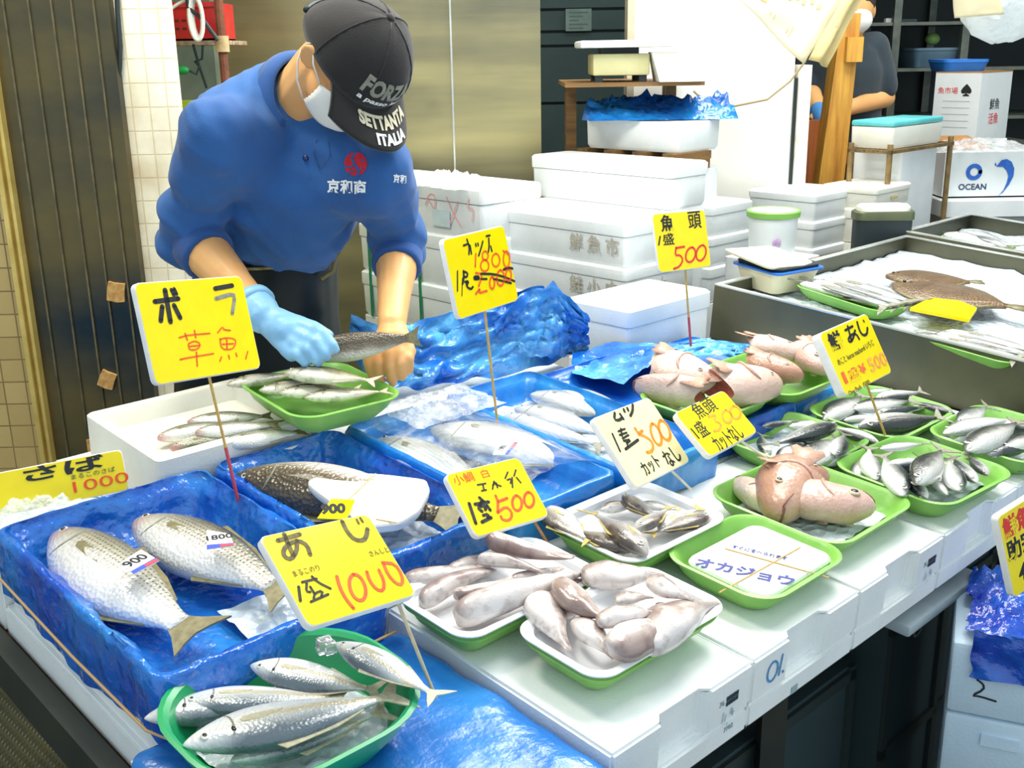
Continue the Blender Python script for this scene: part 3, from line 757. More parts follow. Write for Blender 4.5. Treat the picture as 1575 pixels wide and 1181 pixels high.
ff = om @ Matrix(((1, 0, 0, ow * .42), (0, 0, -1, -0.0015), (0, 1, 0, oh * .45), (0, 0, 0, 1)))
M_PRINTBLUE = plain('blue_print', (40, 104, 190), (30, 90, 178), 30, 0.5)
lettering('OCEAN', plain('navy_print', (40, 56, 92)), ff @ Matrix.Translation((-ow * .10, -oh * .22, 0)), 0.032, oc, weight=.02)
ring = [(math.cos(t), math.sin(t)) for t in (2 * math.pi * k / 28 for k in range(29))]
ribbon([(0.016, [(-ow * .10 + .024 * x, oh * .10 + .024 * y) for x, y in ring])], .016, M_PRINTBLUE, oc, ff, 'emblem')
dol = [(.20, .34), (.26, .36), (.32, .30), (.36, .16), (.36, 0), (.32, -.18), (.26, -.34), (.20, -.42), (.26, -.3), (.29, -.14), (.30, 0), (.27, .12), (.22, .2), (.16, .2), (.12, .24), (.13, .3), (.15, .22)]
b = MB(); b.v = [Vector((x * ow * .9, y * oh, .0006)) for x, y in dol]; b.f = [tuple(range(len(dol)))]
b.build('dolphin_print', M_PRINTBLUE, oc, ff, False)
# clear wrap over the carton
q = om.translation
crumple('plastic_bag', q + Vector((ow * .5, .14, oh - .002)), (ow * .55, 0, 0), (0.03, .2, 0), .045, M_CLEAR, 'clear plastic wrap over the open printed carton', 'plastic bag', 21)
z = om.translation.z
ws = empty('wash_stand', q, 'white worktop under the dolphin printed carton', 'worktop')
MB().box(q.x - .03, q.x + ow + .2, 4.2, 4.78, z - .06, z).build('top', M_FOAM, ws, I4, False)
MB().box(q.x, q.x + ow + .1, 4.25, 4.74, 0, z - .06).build('cabinet', M_CARTON, ws, I4, False)
# hanging paper and white bag at the upper corner
p3, f3 = paper('paper_sheet', [(1462, -30, 0), (1530, -40, 0), (1468, 28, 0), (1546, 22, -.02)], 3.3, M_NEWS, 'cream sheet of paper hanging before the white bag', 0.006)
p3['category'] = 'paper'
q = at_y(1545, 12, 3.5)
N = Nodes('white_bag_film'); N.set(col=srgb(226, 232, 232), rough=.3, alpha=N.math('MULTIPLY_ADD', N.noise(12, 4), .4, .5)); N.bump(N.noise(18, 5), .8, .02)
b = MB(); rings = []
for k, (z, w) in enumerate(((.30, .02), (.2, .05), (.10, .10), (.03, .14), (-.03, .135), (-.075, .09), (-.1, .035))):
    rings.append([Vector((q.x + w * math.cos(t) * (1 + .25 * noise.noise(Vector((t * 1.5, k * .7, 1)))), q.y + .6 * w * math.sin(t) * (1 + .3 * noise.noise(Vector((t * 2, k, 5)))), q.z + z + .015 * noise.noise(Vector((t, k, 9))))) for t in (2 * math.pi * j / 28 for j in range(28))])
tag(b.loft(rings).build('plastic_bag', N.m), 'bulging white plastic bag hung from the ceiling at the back', 'plastic bag')
tag(MB().tube([(q.x, q.y, q.z + .29), (q.x, q.y, 3.45)], .003, 6).build('cord', M_BLACK), 'cord from the ceiling holding the white plastic bag', 'cord')

# ------------------------------------------------------------------ bucket and bin
q = at_y(1190, 322, 3.36); R = (at_y(1231, 322, 3.36).x - at_y(1150, 322, 3.36).x) / 2; hb = q.z - at_y(1190, 392, 3.36).z
bu = empty('bucket', (q.x, q.y, q.z - hb), 'white lidded bucket with a green rim before the foam boxes', 'bucket')
bm_ = bu.matrix_world.copy()
circ = lambda r, z, n=36: [Vector((r * math.cos(t), r * math.sin(t), z)) for t in (2 * math.pi * k / n for k in range(n))]
MB().loft([circ(R * .84, 0), circ(R * .86, .004), circ(R * .93, hb - .02)]).build('body', plain('milky_bucket', (236, 240, 238), (226, 232, 230), 8, .35), bu, bm_)
MB().loft([circ(R * .94, hb - .022), circ(R, hb - .02), circ(R * 1.01, hb - .004), circ(R * .97, hb), circ(R * .9, hb), circ(R * .88, hb - .006)]).build('rim', M_GREEN, bu, bm_)
MB().loft([circ(R * .895, hb - .008), circ(R * .895, hb - .003), circ(R * .85, hb - .001)]).build('lid', M_FOAM, bu, bm_)
t = math.atan2(-1, -.05)
MB().ball((.93 * R * .9 * math.cos(t), R * .925 * math.sin(t), hb * .35), .013, .004, .016).build('label', plain('violet_smudge', (176, 140, 186), (206, 186, 210), 60, .5), bu, bm_)
foam_box((q.x + .0, q.y - .155, q.z - hb - .001), .22, .22, q.z - hb - .001, 'tall white foam box carrying the green rimmed bucket', lid=False, group=None)
q = at_y(1366, 326, 3.53); w = (at_y(1412, 326, 3.53).x - at_y(1320, 326, 3.53).x) / 2; hb = q.z - at_y(1366, 400, 3.53).z
bi = empty('bin', (q.x, q.y + w * .5, 0), 'black plastic bin with a cream lid between foam boxes and steel trough', 'bin')
bm_ = bi.matrix_world.copy()
rr = lambda k, z: [Vector((x, y, z)) for x, y in rrect(w * k, w * .5 * k, .03, 5)]
MB().loft([rr(.86, 0), rr(.95, q.z - .02)]).build('body', M_BLACK, bi, bm_)
MB().loft([rr(.97, q.z - .03), rr(1, q.z - .028), rr(1, q.z - .004), rr(.96, q.z)]).build('rim', plain('olive_rim', (86, 92, 62), (70, 78, 54), 10, .4), bi, bm_)
MB().loft([rr(.86, q.z), rr(.86, q.z + .012), rr(.8, q.z + .018)]).build('lid', M_FOAM_WARM, bi, bm_)
# ================================================================== stall table and what carries it
IT = TM.copy()
st = empty('stall_table', T(0.1, 0.6, -0.9), 'dark stall table under the white foam boxes and fish trays', 'table')
M_BEAM = plain('black_steel_beam', (36, 42, 38), (48, 50, 42), 10, 0.5)
M_TEALBLACK = plain('teal_black_plastic', (44, 60, 64), (50, 66, 70), 5, 0.5)
MB().box(-0.78, 1.06, 0.02, 0.90, -0.125, -0.112).box(-0.78, 0.61, 0.90, 1.25, -0.125, -0.112).build('board', wood('brown_board', (128, 92, 50), (96, 66, 36), (2, 30, 30)), st, IT, False)
MB().box(-0.81, -0.781, 0.0, 1.26, -0.165, -0.098).build('beam', M_BEAM, st, IT, False)
MB().box(-0.78, 1.06, 0.04, 0.075, -0.165, -0.126).build('beam', M_BEAM, st, IT, False)
for u, v in ((-0.795, 0.06), (-0.795, 1.2), (1.03, 0.08), (1.03, .88), (0.13, 0.1), (0.13, 1.2)):
    q = T(u, v, -0.165)
    MB().box(q.x - .02, q.x + .02, q.y - .02, q.y + .02, 0, q.z).build('leg', M_BEAM, st, I4, False)

# upturned fish boxes along the customers' edge
def upturned_box(u0, u1, v0, v1, w0, w1, label, notch=True, m=None):
    mw = TM @ Matrix.Translation((u0, v0, w0)); L, D, h = u1 - u0, v1 - v0, w1 - w0
    r = empty('foam_box', mw, label, 'foam box', 'upturned foam boxes forming the stall top')
    bm = bmesh.new(); g = 0.0015; nd = 0.018
    xs = [g, L * .5 - .05, L * .5 + .05, L - g] if notch else [g, L - g]
    # plan outline of the upper part, with a grip recess in the front
    if notch: pl = [(g, 0), (xs[1], 0), (xs[1] + .006, nd), (xs[2] - .006, nd), (xs[2], 0), (L - g, 0), (L - g, D), (g, D)]
    else: pl = [(g, 0), (L - g, 0), (L - g, D), (g, D)]
    zc_ = h * .34 if notch else 0
    def prism(poly, z0, z1):
        a = [bm.verts.new((x, y, z0)) for x, y in poly]; c = [bm.verts.new((x, y, z1)) for x, y in poly]
        n = len(poly)
        bm.faces.new(a[::-1]); bm.faces.new(c)
        for i in range(n): bm.faces.new((a[i], a[(i + 1) % n], c[(i + 1) % n], c[i]))
    prism(pl, zc_, h)
    if notch: prism([(g, 0), (L - g, 0), (L - g, D), (g, D)], 0, zc_)
    bmesh.ops.bevel(bm, geom=[e for e in bm.edges if e.is_manifold], offset=.004, segments=2, affect='EDGES')
    me = bpy.data.meshes.new('body'); bm.to_mesh(me); bm.free()
    link('body', me, m or M_FOAM, r, mw, 'auto')
    return r, mw, L, h
us = [-0.40, -0.105, 0.18, 0.465, 0.77, 1.075]
nm = ['white upturned foam box at the table front under the tray of cleaned grey fish', 'white upturned foam box at the table front marked in blue felt pen', 'white upturned foam box at the table front beneath the pink fish heads',
      'white upturned foam box at the table front beneath the middle tray of horse mackerel', 'white upturned foam box at the table front beside the steel trough']
front = []
for a, b_, l in zip(us[:-1], us[1:], nm): front.append(upturned_box(a, b_, 0.0, 0.435, -0.11, 0.0, l))
for k, (a, b_) in enumerate(zip(us[:-1], us[1:])):
    upturned_box(a, b_, 0.44, 0.875, -0.11, 0.0, ['white upturned foam box under the lined box of wrapped fish', 'white upturned foam box under the blue tray of silver fish', 'white upturned foam box under the fish head trays', 'white upturned foam box by the steel trough, second row', 'white upturned foam box in the trough corner, second row'][k], notch=False)
upturned_box(-0.776, -0.403, 0.40, 0.90, -0.11, -0.06, 'low white foam slab under the blue lined box of two mullets', notch=False)
upturned_box(-0.55, -0.1, 0.905, 1.25, -0.11, 0.0, 'white upturned foam box under the fishmonger\'s work', notch=False)
upturned_box(-0.095, 0.6, 0.88, 1.25, -0.11, 0.0, 'white upturned foam box under the heaped blue plastic', notch=False)
upturned_box(-0.776, -0.556, 0.905, 1.25, -0.11, 0.0, 'white upturned foam box under the fallen price card', notch=False)
def on_front(k, au, aw):      # frame on the front face of box k, at fractions of its length and height
    r, mw, L, h = front[k]
    return mw @ Matrix.Translation((L * au, -0.0008, h * aw)) @ Matrix(((1, 0, 0, 0), (0, 0, -1, 0), (0, 1, 0, 0), (0, 0, 0, 1)))
M_LABEL = plain('dark_label_print', (44, 58, 66), rough=.6)
M_LABELGREY = plain('pale_label_print', (150, 170, 178), rough=.6)
for k in (0, 2):
    mm = on_front(k, .84 if k == 0 else .86, .5); r = front[k][0]
    b = MB()
    for i in range(5):
        for j in range(2): b.box(-.012 + i * .0056, -.012 + i * .0056 + .0044, .012 + j * .008, .012 + j * .008 + .0066, 0, .0006)
    b.build('label_print', M_LABEL, r, mm, False)
    lettering('76', M_LABELGREY, mm @ Matrix.Translation((-.022, .02, 0)), .012, r)
    ribbon([(.0016, s) for s in ([(-.016, .004), (-.018, -.012)], [(-.010, -.002), (-.012, -.012)], [(.002, .004), (-.001, -.006), (.008, -.004)], [(.004, .002), (.006, -.010)], [(-.006, -.016), (-.006, -.02)])], .0016, M_LABELGREY, r, mm)
    if k == 0: lettering('7702', M_LABELGREY, mm @ Matrix.Translation((0, -.028, 0)), .011, r)
mm = on_front(1, .22, .66)
ribbon([(.0035, [(.016 * math.cos(t) * .8 - .012, .016 * math.sin(t)) for t in (2 * math.pi * i / 16 for i in range(17))]), (.0035, [(.010, .018), (.006, -.014)]), (.004, [(.016, -.012), (.0165, -.0135)])], .0035, M_INKCYAN, front[1][0], mm)
MB().box(-.008, .008, -.006, .006, 0, .0006).build('label_print', M_LABELGREY, front[1][0], on_front(1, .42, .10), False)

# crates and ledge underneath, the pale foam boxes on the floor
def crate(u0, u1, v0, v1, z1, label):
    q = TO + UH * u0 + VH * v0
    mw = Matrix.Translation((q.x, q.y, 0)) @ UVH; L, D = u1 - u0, v1 - v0
    r = empty('crate', mw, label, 'crate', 'black crates stored under the table')
    MB().box(0, L, 0, D, 0, z1).build('body', M_TEALBLACK, r, mw, False)
    b = MB()
    for x in (0, L * .5 - .01, L - .02): b.box(x, x + .02, -.008, 0.001, 0, z1)
    for z in (0.04, z1 * .5, z1 - .03): b.box(0, L, -.008, 0.001, z, z + .022)
    b.build('rib', plain('crate_rib_black', (40, 50, 50), (46, 54, 52), 10, .45), r, mw, False)
    return r, mw
cr, cmw = crate(0.50, 0.95, 0.10, 0.5, 0.60, 'black ribbed crate on the floor beneath the table near the pale blue boxes')
q = P(1435, 985, -.2)
lettering('じ', M_GREYPRINT, cmw @ Matrix.Translation((.1, -.009, .55)) @ Matrix.Rotation(math.pi / 2, 4, 'X'), .05, cr)
crate(-0.05, 0.45, 0.14, 0.6, 0.52, 'added black ribbed crate darkening the space beneath the felt pen marked foam box')  # filler crate, added to keep the space under the table dark
crate(-0.62, -0.10, 0.30, 0.8, 0.5, 'added black ribbed crate darkening the space beneath the dark beam')  # another added filler, there for darkness behind the beam
a, c_ = P(1402, 955, -.13), P(1535, 880, -.13)
la, lb = TI @ a, TI @ c_
mw = TM @ Matrix.Translation((la.x, la.y, -.165))
tag(bevel_box('ledge_board', (0, lb.x - la.x, 0, .16, 0, .022), plain('pale_grey_board', (176, 190, 196), (156, 170, 176), 8, .5), None, mw, .005), 'pale grey plastic board jutting out under the foam boxes above the crate', 'board')

# pale boxes with blue bag at the customers' side
a = at_z(1472, 985, 0.62)
def front_stack():
    c = at_y(1466, 985, 1.62); z = c.z; out = []
    M_PALE = plain('pale_blue_foam', (206, 226, 240), (192, 216, 234), 6, .55, bump=.1, bscale=160)
    d1 = (UH * 1 + VH * 0); d1 = Vector((0.92, -0.39, 0)); d2 = Vector((0.39, 0.92, 0))
    n = 0
    while z > 0.05:
        h = .135 if z > .2 else z
        mw = Matrix(((d1.x, d2.x, 0, c.x), (d1.y, d2.y, 0, c.y), (0, 0, 1, z - h), (0, 0, 0, 1)))
        lb = ['pale blue foam box marked with a black 2, topmost of the stack before the table', 'pale blue foam box second from the top of the stack in front of the table', 'pale blue foam box third from the top of the stack in front of the table', 'pale blue foam box low in the stack in front of the table', 'pale blue foam box at the floor under the stack in front of the table'][n]
        r = empty('foam_box', mw, lb, 'foam box', 'pale foam boxes stacked before the table')
        bevel_box('body', (0, .45, 0, .3, 0, h - .002), M_PALE, r, mw, .008)
        MB().box(.06, .12, -.004, .006, h * .62, h * .78).build('grip', M_PALE, r, mw, False)
        out.append((r, mw, h)); z -= h; n += 1
    r, mw, h = out[0]
    ff = mw @ Matrix.Translation((.05, -.0008, h * .36)) @ Matrix(((1, 0, 0, 0), (0, 0, -1, 0), (0, 1, 0, 0), (0, 0, 0, 1)))
    ribbon([(.0035, [(-.006, .022), (.004, .016), (.006, .006), (-.012, -.010), (.0, -.008), (.026, -.012)])], .0035, M_INK, r, ff)
    return c, d1, d2
fc, fd1, fd2 = front_stack()
bagm = blue_plastic('dark_blue_bag', (20, 50, 160), (40, 120, 216), .16, .8, 20)
o = crumple('plastic_bag', fc + fd1 * .17 + fd2 * .12 + Vector((0, 0, .0)), fd1 * .15, fd2 * .13, .085, bagm, 'dark blue plastic bag spread over the topmost pale blue foam box', 'plastic bag', 31,
            profile=lambda a, b: 1.0 - .45 * max(abs(a), abs(b)) ** 3)
# the blue film hanging over the box's front
v, f = [], []
n1, n2 = 26, 14
for i in range(n1 + 1):
    for j in range(n2 + 1):
        s, t = i / n1, j / n2
        ln = .075 * (0.75 + .35 * noise.noise(Vector((s * 4, 2, 7))))
        q = fc + fd1 * (.03 + .34 * s + .01 * noise.noise(Vector((s * 9, t * 3, 1)))) + fd2 * (-.004 - .012 * (0.5 + noise.noise(Vector((s * 8, t * 2.5, 3))))) + Vector((0, 0, .03 - t * ln - .03 * t))
        v.append(q)
for i in range(n1):
    for j in range(n2):
        k = i * (n2 + 1) + j; f.append((k, k + n2 + 1, k + n2 + 2, k + 1))
mesh('hanging_edge', v, f, bagm, o)

# ------------------------------------------------------------------ blue film over the low box that carries the big tray
mw = TM
def blanket(name, u0, u1, v0, v1, w0, w1, m, amp=.004, parent=None, r=.02, seed=0, skirt=0.0):
    """film stretched over a box: flat top and rumpled sides"""
    cx, cy, a, b_ = (u0 + u1) / 2, (v0 + v1) / 2, (u1 - u0) / 2, (v1 - v0) / 2
    base = dense(rrect(a, b_, r, 5), .012); n = len(base); rings = []
    prof = [(0, w0), (0.0, w0 + (w1 - w0) * .3), (0, w0 + (w1 - w0) * .6), (0, w1 - .012), (.003, w1 - .003), (.012, w1), (.05, w1 + .001)]
    for k, (ins, w) in enumerate(prof):
        ring = []
        for (x, y) in base:
            s = Vector((x * 14 + seed, y * 14, w * 22))
            d = amp * (noise.noise(s) + .6 * noise.noise(s * 2.7))
            kx, ky = (a - ins + d) / a, (b_ - ins + d) / b_
            ring.append(Vector((cx + x * kx, cy + y * ky, w + (amp * .6 * noise.noise(s * 1.7) if k > 2 else 0))))
        rings.append(ring)
    for k in range(1, 9):
        q = 1 - k / 8.5
        rings.append([Vector((cx + x * q * (1 - .05 / a), cy + y * q * (1 - .05 / b_), w1 + amp * .5 * noise.noise(Vector((x * q * 16 + seed, y * q * 16, 3))))) for x, y in base])
    b = MB().loft(rings, caps=True)
    return b.build(name, m, parent, TM, True)
low = empty('covered_box', T(-.62, .2, -.12), 'box covered in blue film carrying the big emerald tray at the table corner', 'box')
MB().box(-.815, -.415, -.09, .385, -.11, -.016).build('body', M_FOAM, low, TM, False)
blanket('plastic_cover', -.822, -.408, -.10, .392, -.112, -.008, M_BLUETARP, .004, low, seed=4)
MB().box(-.80, -.42, -.08, -.005, -.5, -.112).build('support', M_TEALBLACK, low, TM, False)

# ------------------------------------------------------------------ plastic-lined boxes
def lined_box(u0, u1, v0, v1, wr, wb, label, m, amp=.007, wall=.02, flap=.12, seed=0, floor_w=.012, foam=None, name='lined_box', crumple_=1.0):
    r = empty(name, T((u0 + u1) / 2, (v0 + v1) / 2, wb), label, 'fish box', 'blue lined fish boxes on the stall')
    cx, cy, a, b_ = (u0 + u1) / 2, (v0 + v1) / 2, (u1 - u0) / 2, (v1 - v0) / 2
    g = 0.010
    ow = lambda k, z: [Vector((x, y, z)) for x, y in rrect(a - k, b_ - k, .015, 3, cx, cy)]
    MB().loft([ow(g, wb), ow(g, wr - .008), ow(wall, wr - .008), ow(wall + .006, floor_w - .006)]).build('foam_shell', foam or M_FOAM, r, TM)
    base = dense(rrect(a, b_, .022, 5), .007); rings = []
    prof = [(0.0, wr - flap), (-.001, wr - flap * .66), (0, wr - flap * .33), (0.0, wr - .012), (.003, wr - .002), (.010, wr + .002), (wall - .004, wr - .001), (wall + .006, wr - .012),
            (wall + .013, wr * .72 + floor_w * .28), (wall + .017, wr * .45 + floor_w * .55), (wall + .024, floor_w + .012), (wall + .045, floor_w + .002)]
    for k, (ins, w) in enumerate(prof):
        ring = []
        for (x, y) in base:
            s = Vector((x * 13 + seed, y * 13 - seed, k * .55))
            s2 = Vector((x * 40 + seed, y * 40, k * .4))
            d = amp * (noise.noise(s) + .55 * noise.noise(s * 2.3) + .35 * noise.noise(s2)) * (1.2 if k < 3 or 6 < k < 11 else .55)
            if k == 0: w_ = w + .02 * noise.noise(Vector((x * 9 + seed, y * 9, 0)))
            else: w_ = w + amp * .55 * noise.noise(s * 1.6 + Vector((5, 5, 5))) * (crumple_ if k < 8 else .5)
            ring.append(Vector((cx + x * (a - ins + d) / a, cy + y * (b_ - ins + d) / b_, w_)))
        rings.append(ring)
    ins0 = prof[-1][0]
    for q in (.66, .33, .05):
        rings.append([Vector((cx + x * (a - ins0) / a * q, cy + y * (b_ - ins0) / b_ * q, floor_w + amp * .4 * noise.noise(Vector((x * q * 20, y * q * 20, seed))))) for x, y in base])
    b = MB().loft(rings, caps=False)
    b.f.append(tuple((len(rings) - 1) * len(base) + j for j in range(len(base))))
    b.build('plastic_liner', m, r, TM, True)
    return r
L1 = lined_box(-.775, -.428, .385, .905, .072, -.06, 'blue film lined box holding two whole striped mullets under the yellow card', M_BLUE, .0065, .013, .105, 1, .005)
L2 = lined_box(-.417, -.156, .445, .905, .074, 0, 'blue film lined box holding one mullet under a tied foam lid', M_BLUE, .006, .012, .072, 5, .005)
L3 = lined_box(-.144, .103, .425, .905, .074, 0, 'sky blue lined box of two plastic wrapped silver fish', M_BLUESKY, .004, .014, .072, 9, .012, crumple_=.4)
L4 = lined_box(.113, .368, .40, .915, .074, 0, 'sky blue lined box of pale silver fish behind the cream card', M_BLUESKY, .003, .014, .072, 13, .012, crumple_=.3)
L5 = lined_box(.376, .70, .44, .905, .060, 0, 'blue box under the trays of fish heads', blue_plastic('mid_blue_film', (12, 78, 176), (30, 124, 208), .3, .35, 14), .003, .014, .058, 17, .03, crumple_=.3)
L6 = lined_box(.704, .94, .46, .905, .045, 0, 'blue box in the corner by the steel trough under fish heads', M_BLUESKY, .003, .014, .043, 23, .03, crumple_=.3)
# twine round the first box
tw = [uv(x, y, .0) for x, y in ((-4, 849), (150, 943), (296, 1032))]
tag(MB().tube([T(-.787, .92, .012), T(-.789, .75, .010), T(-.790, .6, .008), T(-.786, .40, .004), T(-.775, .372, .003), T(-.6, .370, .004), T(-.43, .374, .004)], .002, 6).build('twine', plain('tan_twine', (196, 160, 110), rough=.7)), 'tan twine tied round the blue lined box of two mullets', 'twine')
# loose film overlapping towards the fallen card
# ------------------------------------------------------------------ plain white box before the fishmonger
def open_box(u0, u1, v0, v1, w0, w1, wall, m, label, fl=.03):
    r = empty('foam_box', T((u0 + u1) / 2, (v0 + v1) / 2, w0), label, 'foam box')
    cx, cy, a, b_ = (u0 + u1) / 2, (v0 + v1) / 2, (u1 - u0) / 2, (v1 - v0) / 2
    ow = lambda k, z: [Vector((x, y, z)) for x, y in rrect(a - k, b_ - k, .012, 3, cx, cy)]
    MB().loft([ow(.006, w0), ow(0, w0 + .01), ow(0, w1 - .003), ow(.003, w1), ow(wall - .003, w1), ow(wall, w1 - .003), ow(wall + .006, fl)]).build('body', m, r, TM)
    return r
open_box(-.505, -.185, .91, 1.19, .0, .102, .022, M_FOAM_WARM, 'open cream foam box of grey mullets before the fishmonger', .068)
# heap of blue film behind the boxes
M_HEAP = blue_plastic('heaped_blue_film', (20, 100, 200), (96, 180, 236), .16, .8, 26, .36, .62)
def sheet(name, pts_lo, pts_hi, m, parent=None, amp=.02, n1=60, n2=30, seed=0, mid=None):
    """a standing, folded sheet between a lower and an upper polyline (world points)"""
    def along(pts, s):
        x = s * (len(pts) - 1); i = min(int(x), len(pts) - 2); return pts[i].lerp(pts[i + 1], x - i)
    v, f = [], []
    nrm = Vector((.15, -1, .35)).normalized()
    for i in range(n1 + 1):
        for j in range(n2 + 1):
            s, t = i / n1, j / n2
            q = along(pts_lo, s).lerp(along(pts_hi, s), t)
            z = Vector((s * 6 + seed, t * 3.5, seed))
            d = amp * (noise.noise(z) * 1.2 + (abs(noise.noise(z * 1.9)) - .3) * 1.2 + .5 * noise.noise(z * 4.3)) * (.35 + .65 * math.sin(math.pi * min(1, t * .9 + .1)))
            q = q + nrm * d + Vector((0, 0, 1)) * amp * .4 * noise.noise(z * 2.2 + Vector((7, 1, 2)))
            if mid: q = q + nrm * mid * math.sin(math.pi * t)
            v.append(q)
    for i in range(n1):
        for j in range(n2):
            k = i * (n2 + 1) + j; f.append((k, k + n2 + 1, k + n2 + 2, k + 1))
    return mesh(name, v, f, m, parent, I4 if parent else None)
hp = empty('blue_sheet', P(720, 580, .0), 'rumpled blue plastic sheet heaped between the worker\'s bare hand and the foam box pile', 'plastic sheet')
Y0 = 2.22
lo = [P(x, y, w) for x, y, w in ((535, 545, .05), (590, 600, .03), (650, 600, .02), (740, 585, .02), (830, 560, .02), (905, 545, .02))]
hi = [at_y(x, y, Y) for x, y, Y in ((540, 482, 2.36), (590, 505, 2.36), (650, 490, 2.4), (735, 462, 2.44), (835, 442, 2.48), (905, 492, 2.46))]
sheet('fold', lo, hi, M_HEAP, hp, .04, seed=2)
hi2 = [at_y(x, y, Y) for x, y, Y in ((760, 500, 2.40), (800, 450, 2.44), (850, 436, 2.46), (880, 465, 2.46), (907, 490, 2.46))]
lo2 = [P(x, y, w) for x, y, w in ((780, 545, .05), (820, 548, .05), (860, 548, .05), (885, 542, .04), (900, 535, .04))]
sheet('fold', lo2, hi2, M_HEAP, hp, .035, 34, 24, seed=14)
lo3 = [P(x, y, w) for x, y, w in ((880, 575, .06), (960, 590, .07), (1000, 560, .09), (1080, 545, .08), (1150, 552, .07))]
hi3 = [P(x, y, w) for x, y, w in ((880, 545, .05), (930, 527, .06), (1010, 528, .075), (1090, 518, .085), (1160, 530, .07))]
tag(sheet('blue_sheet', lo3, hi3, M_HEAP, None, .02, 44, 14, seed=33), 'blue plastic sheet rumpled around the trays of fish heads', 'plastic sheet')
# shredded clear wrap between worker's tray and the sky blue box
q = P(672, 607, .1)
crumple('plastic_wrap', T(*uv(680, 612, .1), .085), TU * .11, TV * .07, .03, M_CLEAR, 'shredded clear plastic wrap beside the fishmonger\'s green tray', 'plastic wrap', 41, 40)

# ------------------------------------------------------------------ steel troughs
def trough(u0, u1, v0, v1, w0, w1, label, th=.006, fl=.1):
    r = empty('steel_trough', T((u0 + u1) / 2, (v0 + v1) / 2, w0), label, 'trough')
    MB().box(u0, u0 + th, v0, v1, w0, w1 - .004).build('side_panel', M_STEELBIN, r, TM, False)
    MB().box(u1 - th, u1, v0, v1, w0, w1 - .004).build('side_panel', M_STEELBIN, r, TM, False)
    MB().box(u0 + th, u1 - th, v1 - th, v1, w0, w1 - .004).build('end_panel', M_STEELBIN, r, TM, False)
    MB().box(u0 + th, u1 - th, v0, v0 + th, w0, w1 - .004).build('end_panel', M_STEELBIN, r, TM, False)
    MB().box(u0 + th, u1 - th, v0 + th, v1 - th, w0, w0 + .01).build('bottom', M_STEELBIN, r, TM, False)
    e = .014
    b = MB().box(u0 - .001, u0 + e, v0, v1, w1 - .004, w1).box(u1 - e, u1 + .001, v0, v1, w1 - .004, w1).box(u0 + e, u1 - e, v1 - e, v1, w1 - .004, w1).box(u0 + e, u1 - e, v0, v0 + e, w1 - .004, w1)
    b.build('rim', M_STEELRIM, r, TM, False)
    return r
WR = .147
ua, va = uv(1099, 436, WR); ub, vb = uv(1399, 363, WR)
trough(1.083, ub + .01, -.35, va, 0, WR, 'long steel trough of iced fish beside the horse mackerel trays')
trough(ub + .016, ub + .52, -.35, va + .02, 0, WR + .012, 'far steel trough of iced fish beyond the first one')
stt = empty('trough_stand', T(1.5, .3, -.9), 'dark stand carrying the steel troughs', 'stand')
MB().box(1.09, ub + .52, -.33, va, -.12, -.001).build('board', M_BEAM, stt, TM, False)
for u, v in ((1.12, -.3), (1.12, va - .05), (ub + .47, -.3), (ub + .47, va - .05)):
    q = T(u, v, -.12); MB().box(q.x - .02, q.x + .02, q.y - .02, q.y + .02, 0, q.z).build('leg', M_BEAM, stt, I4, False)
# crushed ice
def ice_mat():
    N = Nodes('crushed_ice'); N.set(col=srgb(206, 218, 226), rough=.3, spec=.6)
    vo = N.n('ShaderNodeTexVoronoi'); vo.inputs['Scale'].default_value = 55; N.l(N.obj(), vo.inputs['Vector'])
    N.bump(N.math('ADD', vo.outputs['Distance'], N.noise(18, 5)), .8, .012)
    return N.m
M_ICE = ice_mat()
def ice_bed(u0, u1, v0, v1, w, amp, label, n=50, m2=40):
    v, f = [], []
    for i in range(n + 1):
        for j in range(m2 + 1):
            x, y = u0 + (u1 - u0) * i / n, v0 + (v1 - v0) * j / m2
            s = Vector((x * 22, y * 22, w))
            v.append(T(x, y, w + amp * (noise.noise(s) + .5 * noise.noise(s * 2.6))))
    for i in range(n):
        for j in range(m2):
            k = i * (m2 + 1) + j; f.append((k, k + m2 + 1, k + m2 + 2, k + 1))
    return tag(mesh('crushed_ice', v, f, M_ICE), label, 'ice', kind='stuff')
ice_bed(1.092, ub, -.34, va - .01, .098, .010, 'crushed ice filling the long steel trough')
ice_bed(ub + .026, ub + .51, -.34, va + .01, .108, .010, 'crushed ice filling the far steel trough')

# ------------------------------------------------------------------ trays
def tray(u0, u1, v0, v1, w0, h, m, label, cat='tray', inset=.032, r=.05, th=.0035, lip=.006, name='green_tray', group=None, fluted=0, rot=0):
    a, b_ = (u1 - u0) / 2, (v1 - v0) / 2
    mw = TM @ Matrix.Translation(((u0 + u1) / 2, (v0 + v1) / 2, w0)) @ Matrix.Rotation(math.radians(rot), 4, 'Z')
    R = lambda k, z, rr=None: [Vector((x, y, z)) for x, y in rrect(a - k, b_ - k, max(.008, (rr or r) - k * .4), 8)]
    b = MB().loft([R(inset + .004, 0), R(inset, .003), R(inset * .45, h * .5), R(lip, h - .004), R(0, h - .003), R(-.001, h), R(lip * .7, h + .001), R(lip + th, h - .003), R(inset * .45 + th, h * .5), R(inset + th, .006), R(inset + .02, .004)])
    o = b.build(name, m, None, mw)
    return tag(o, label, cat, group)
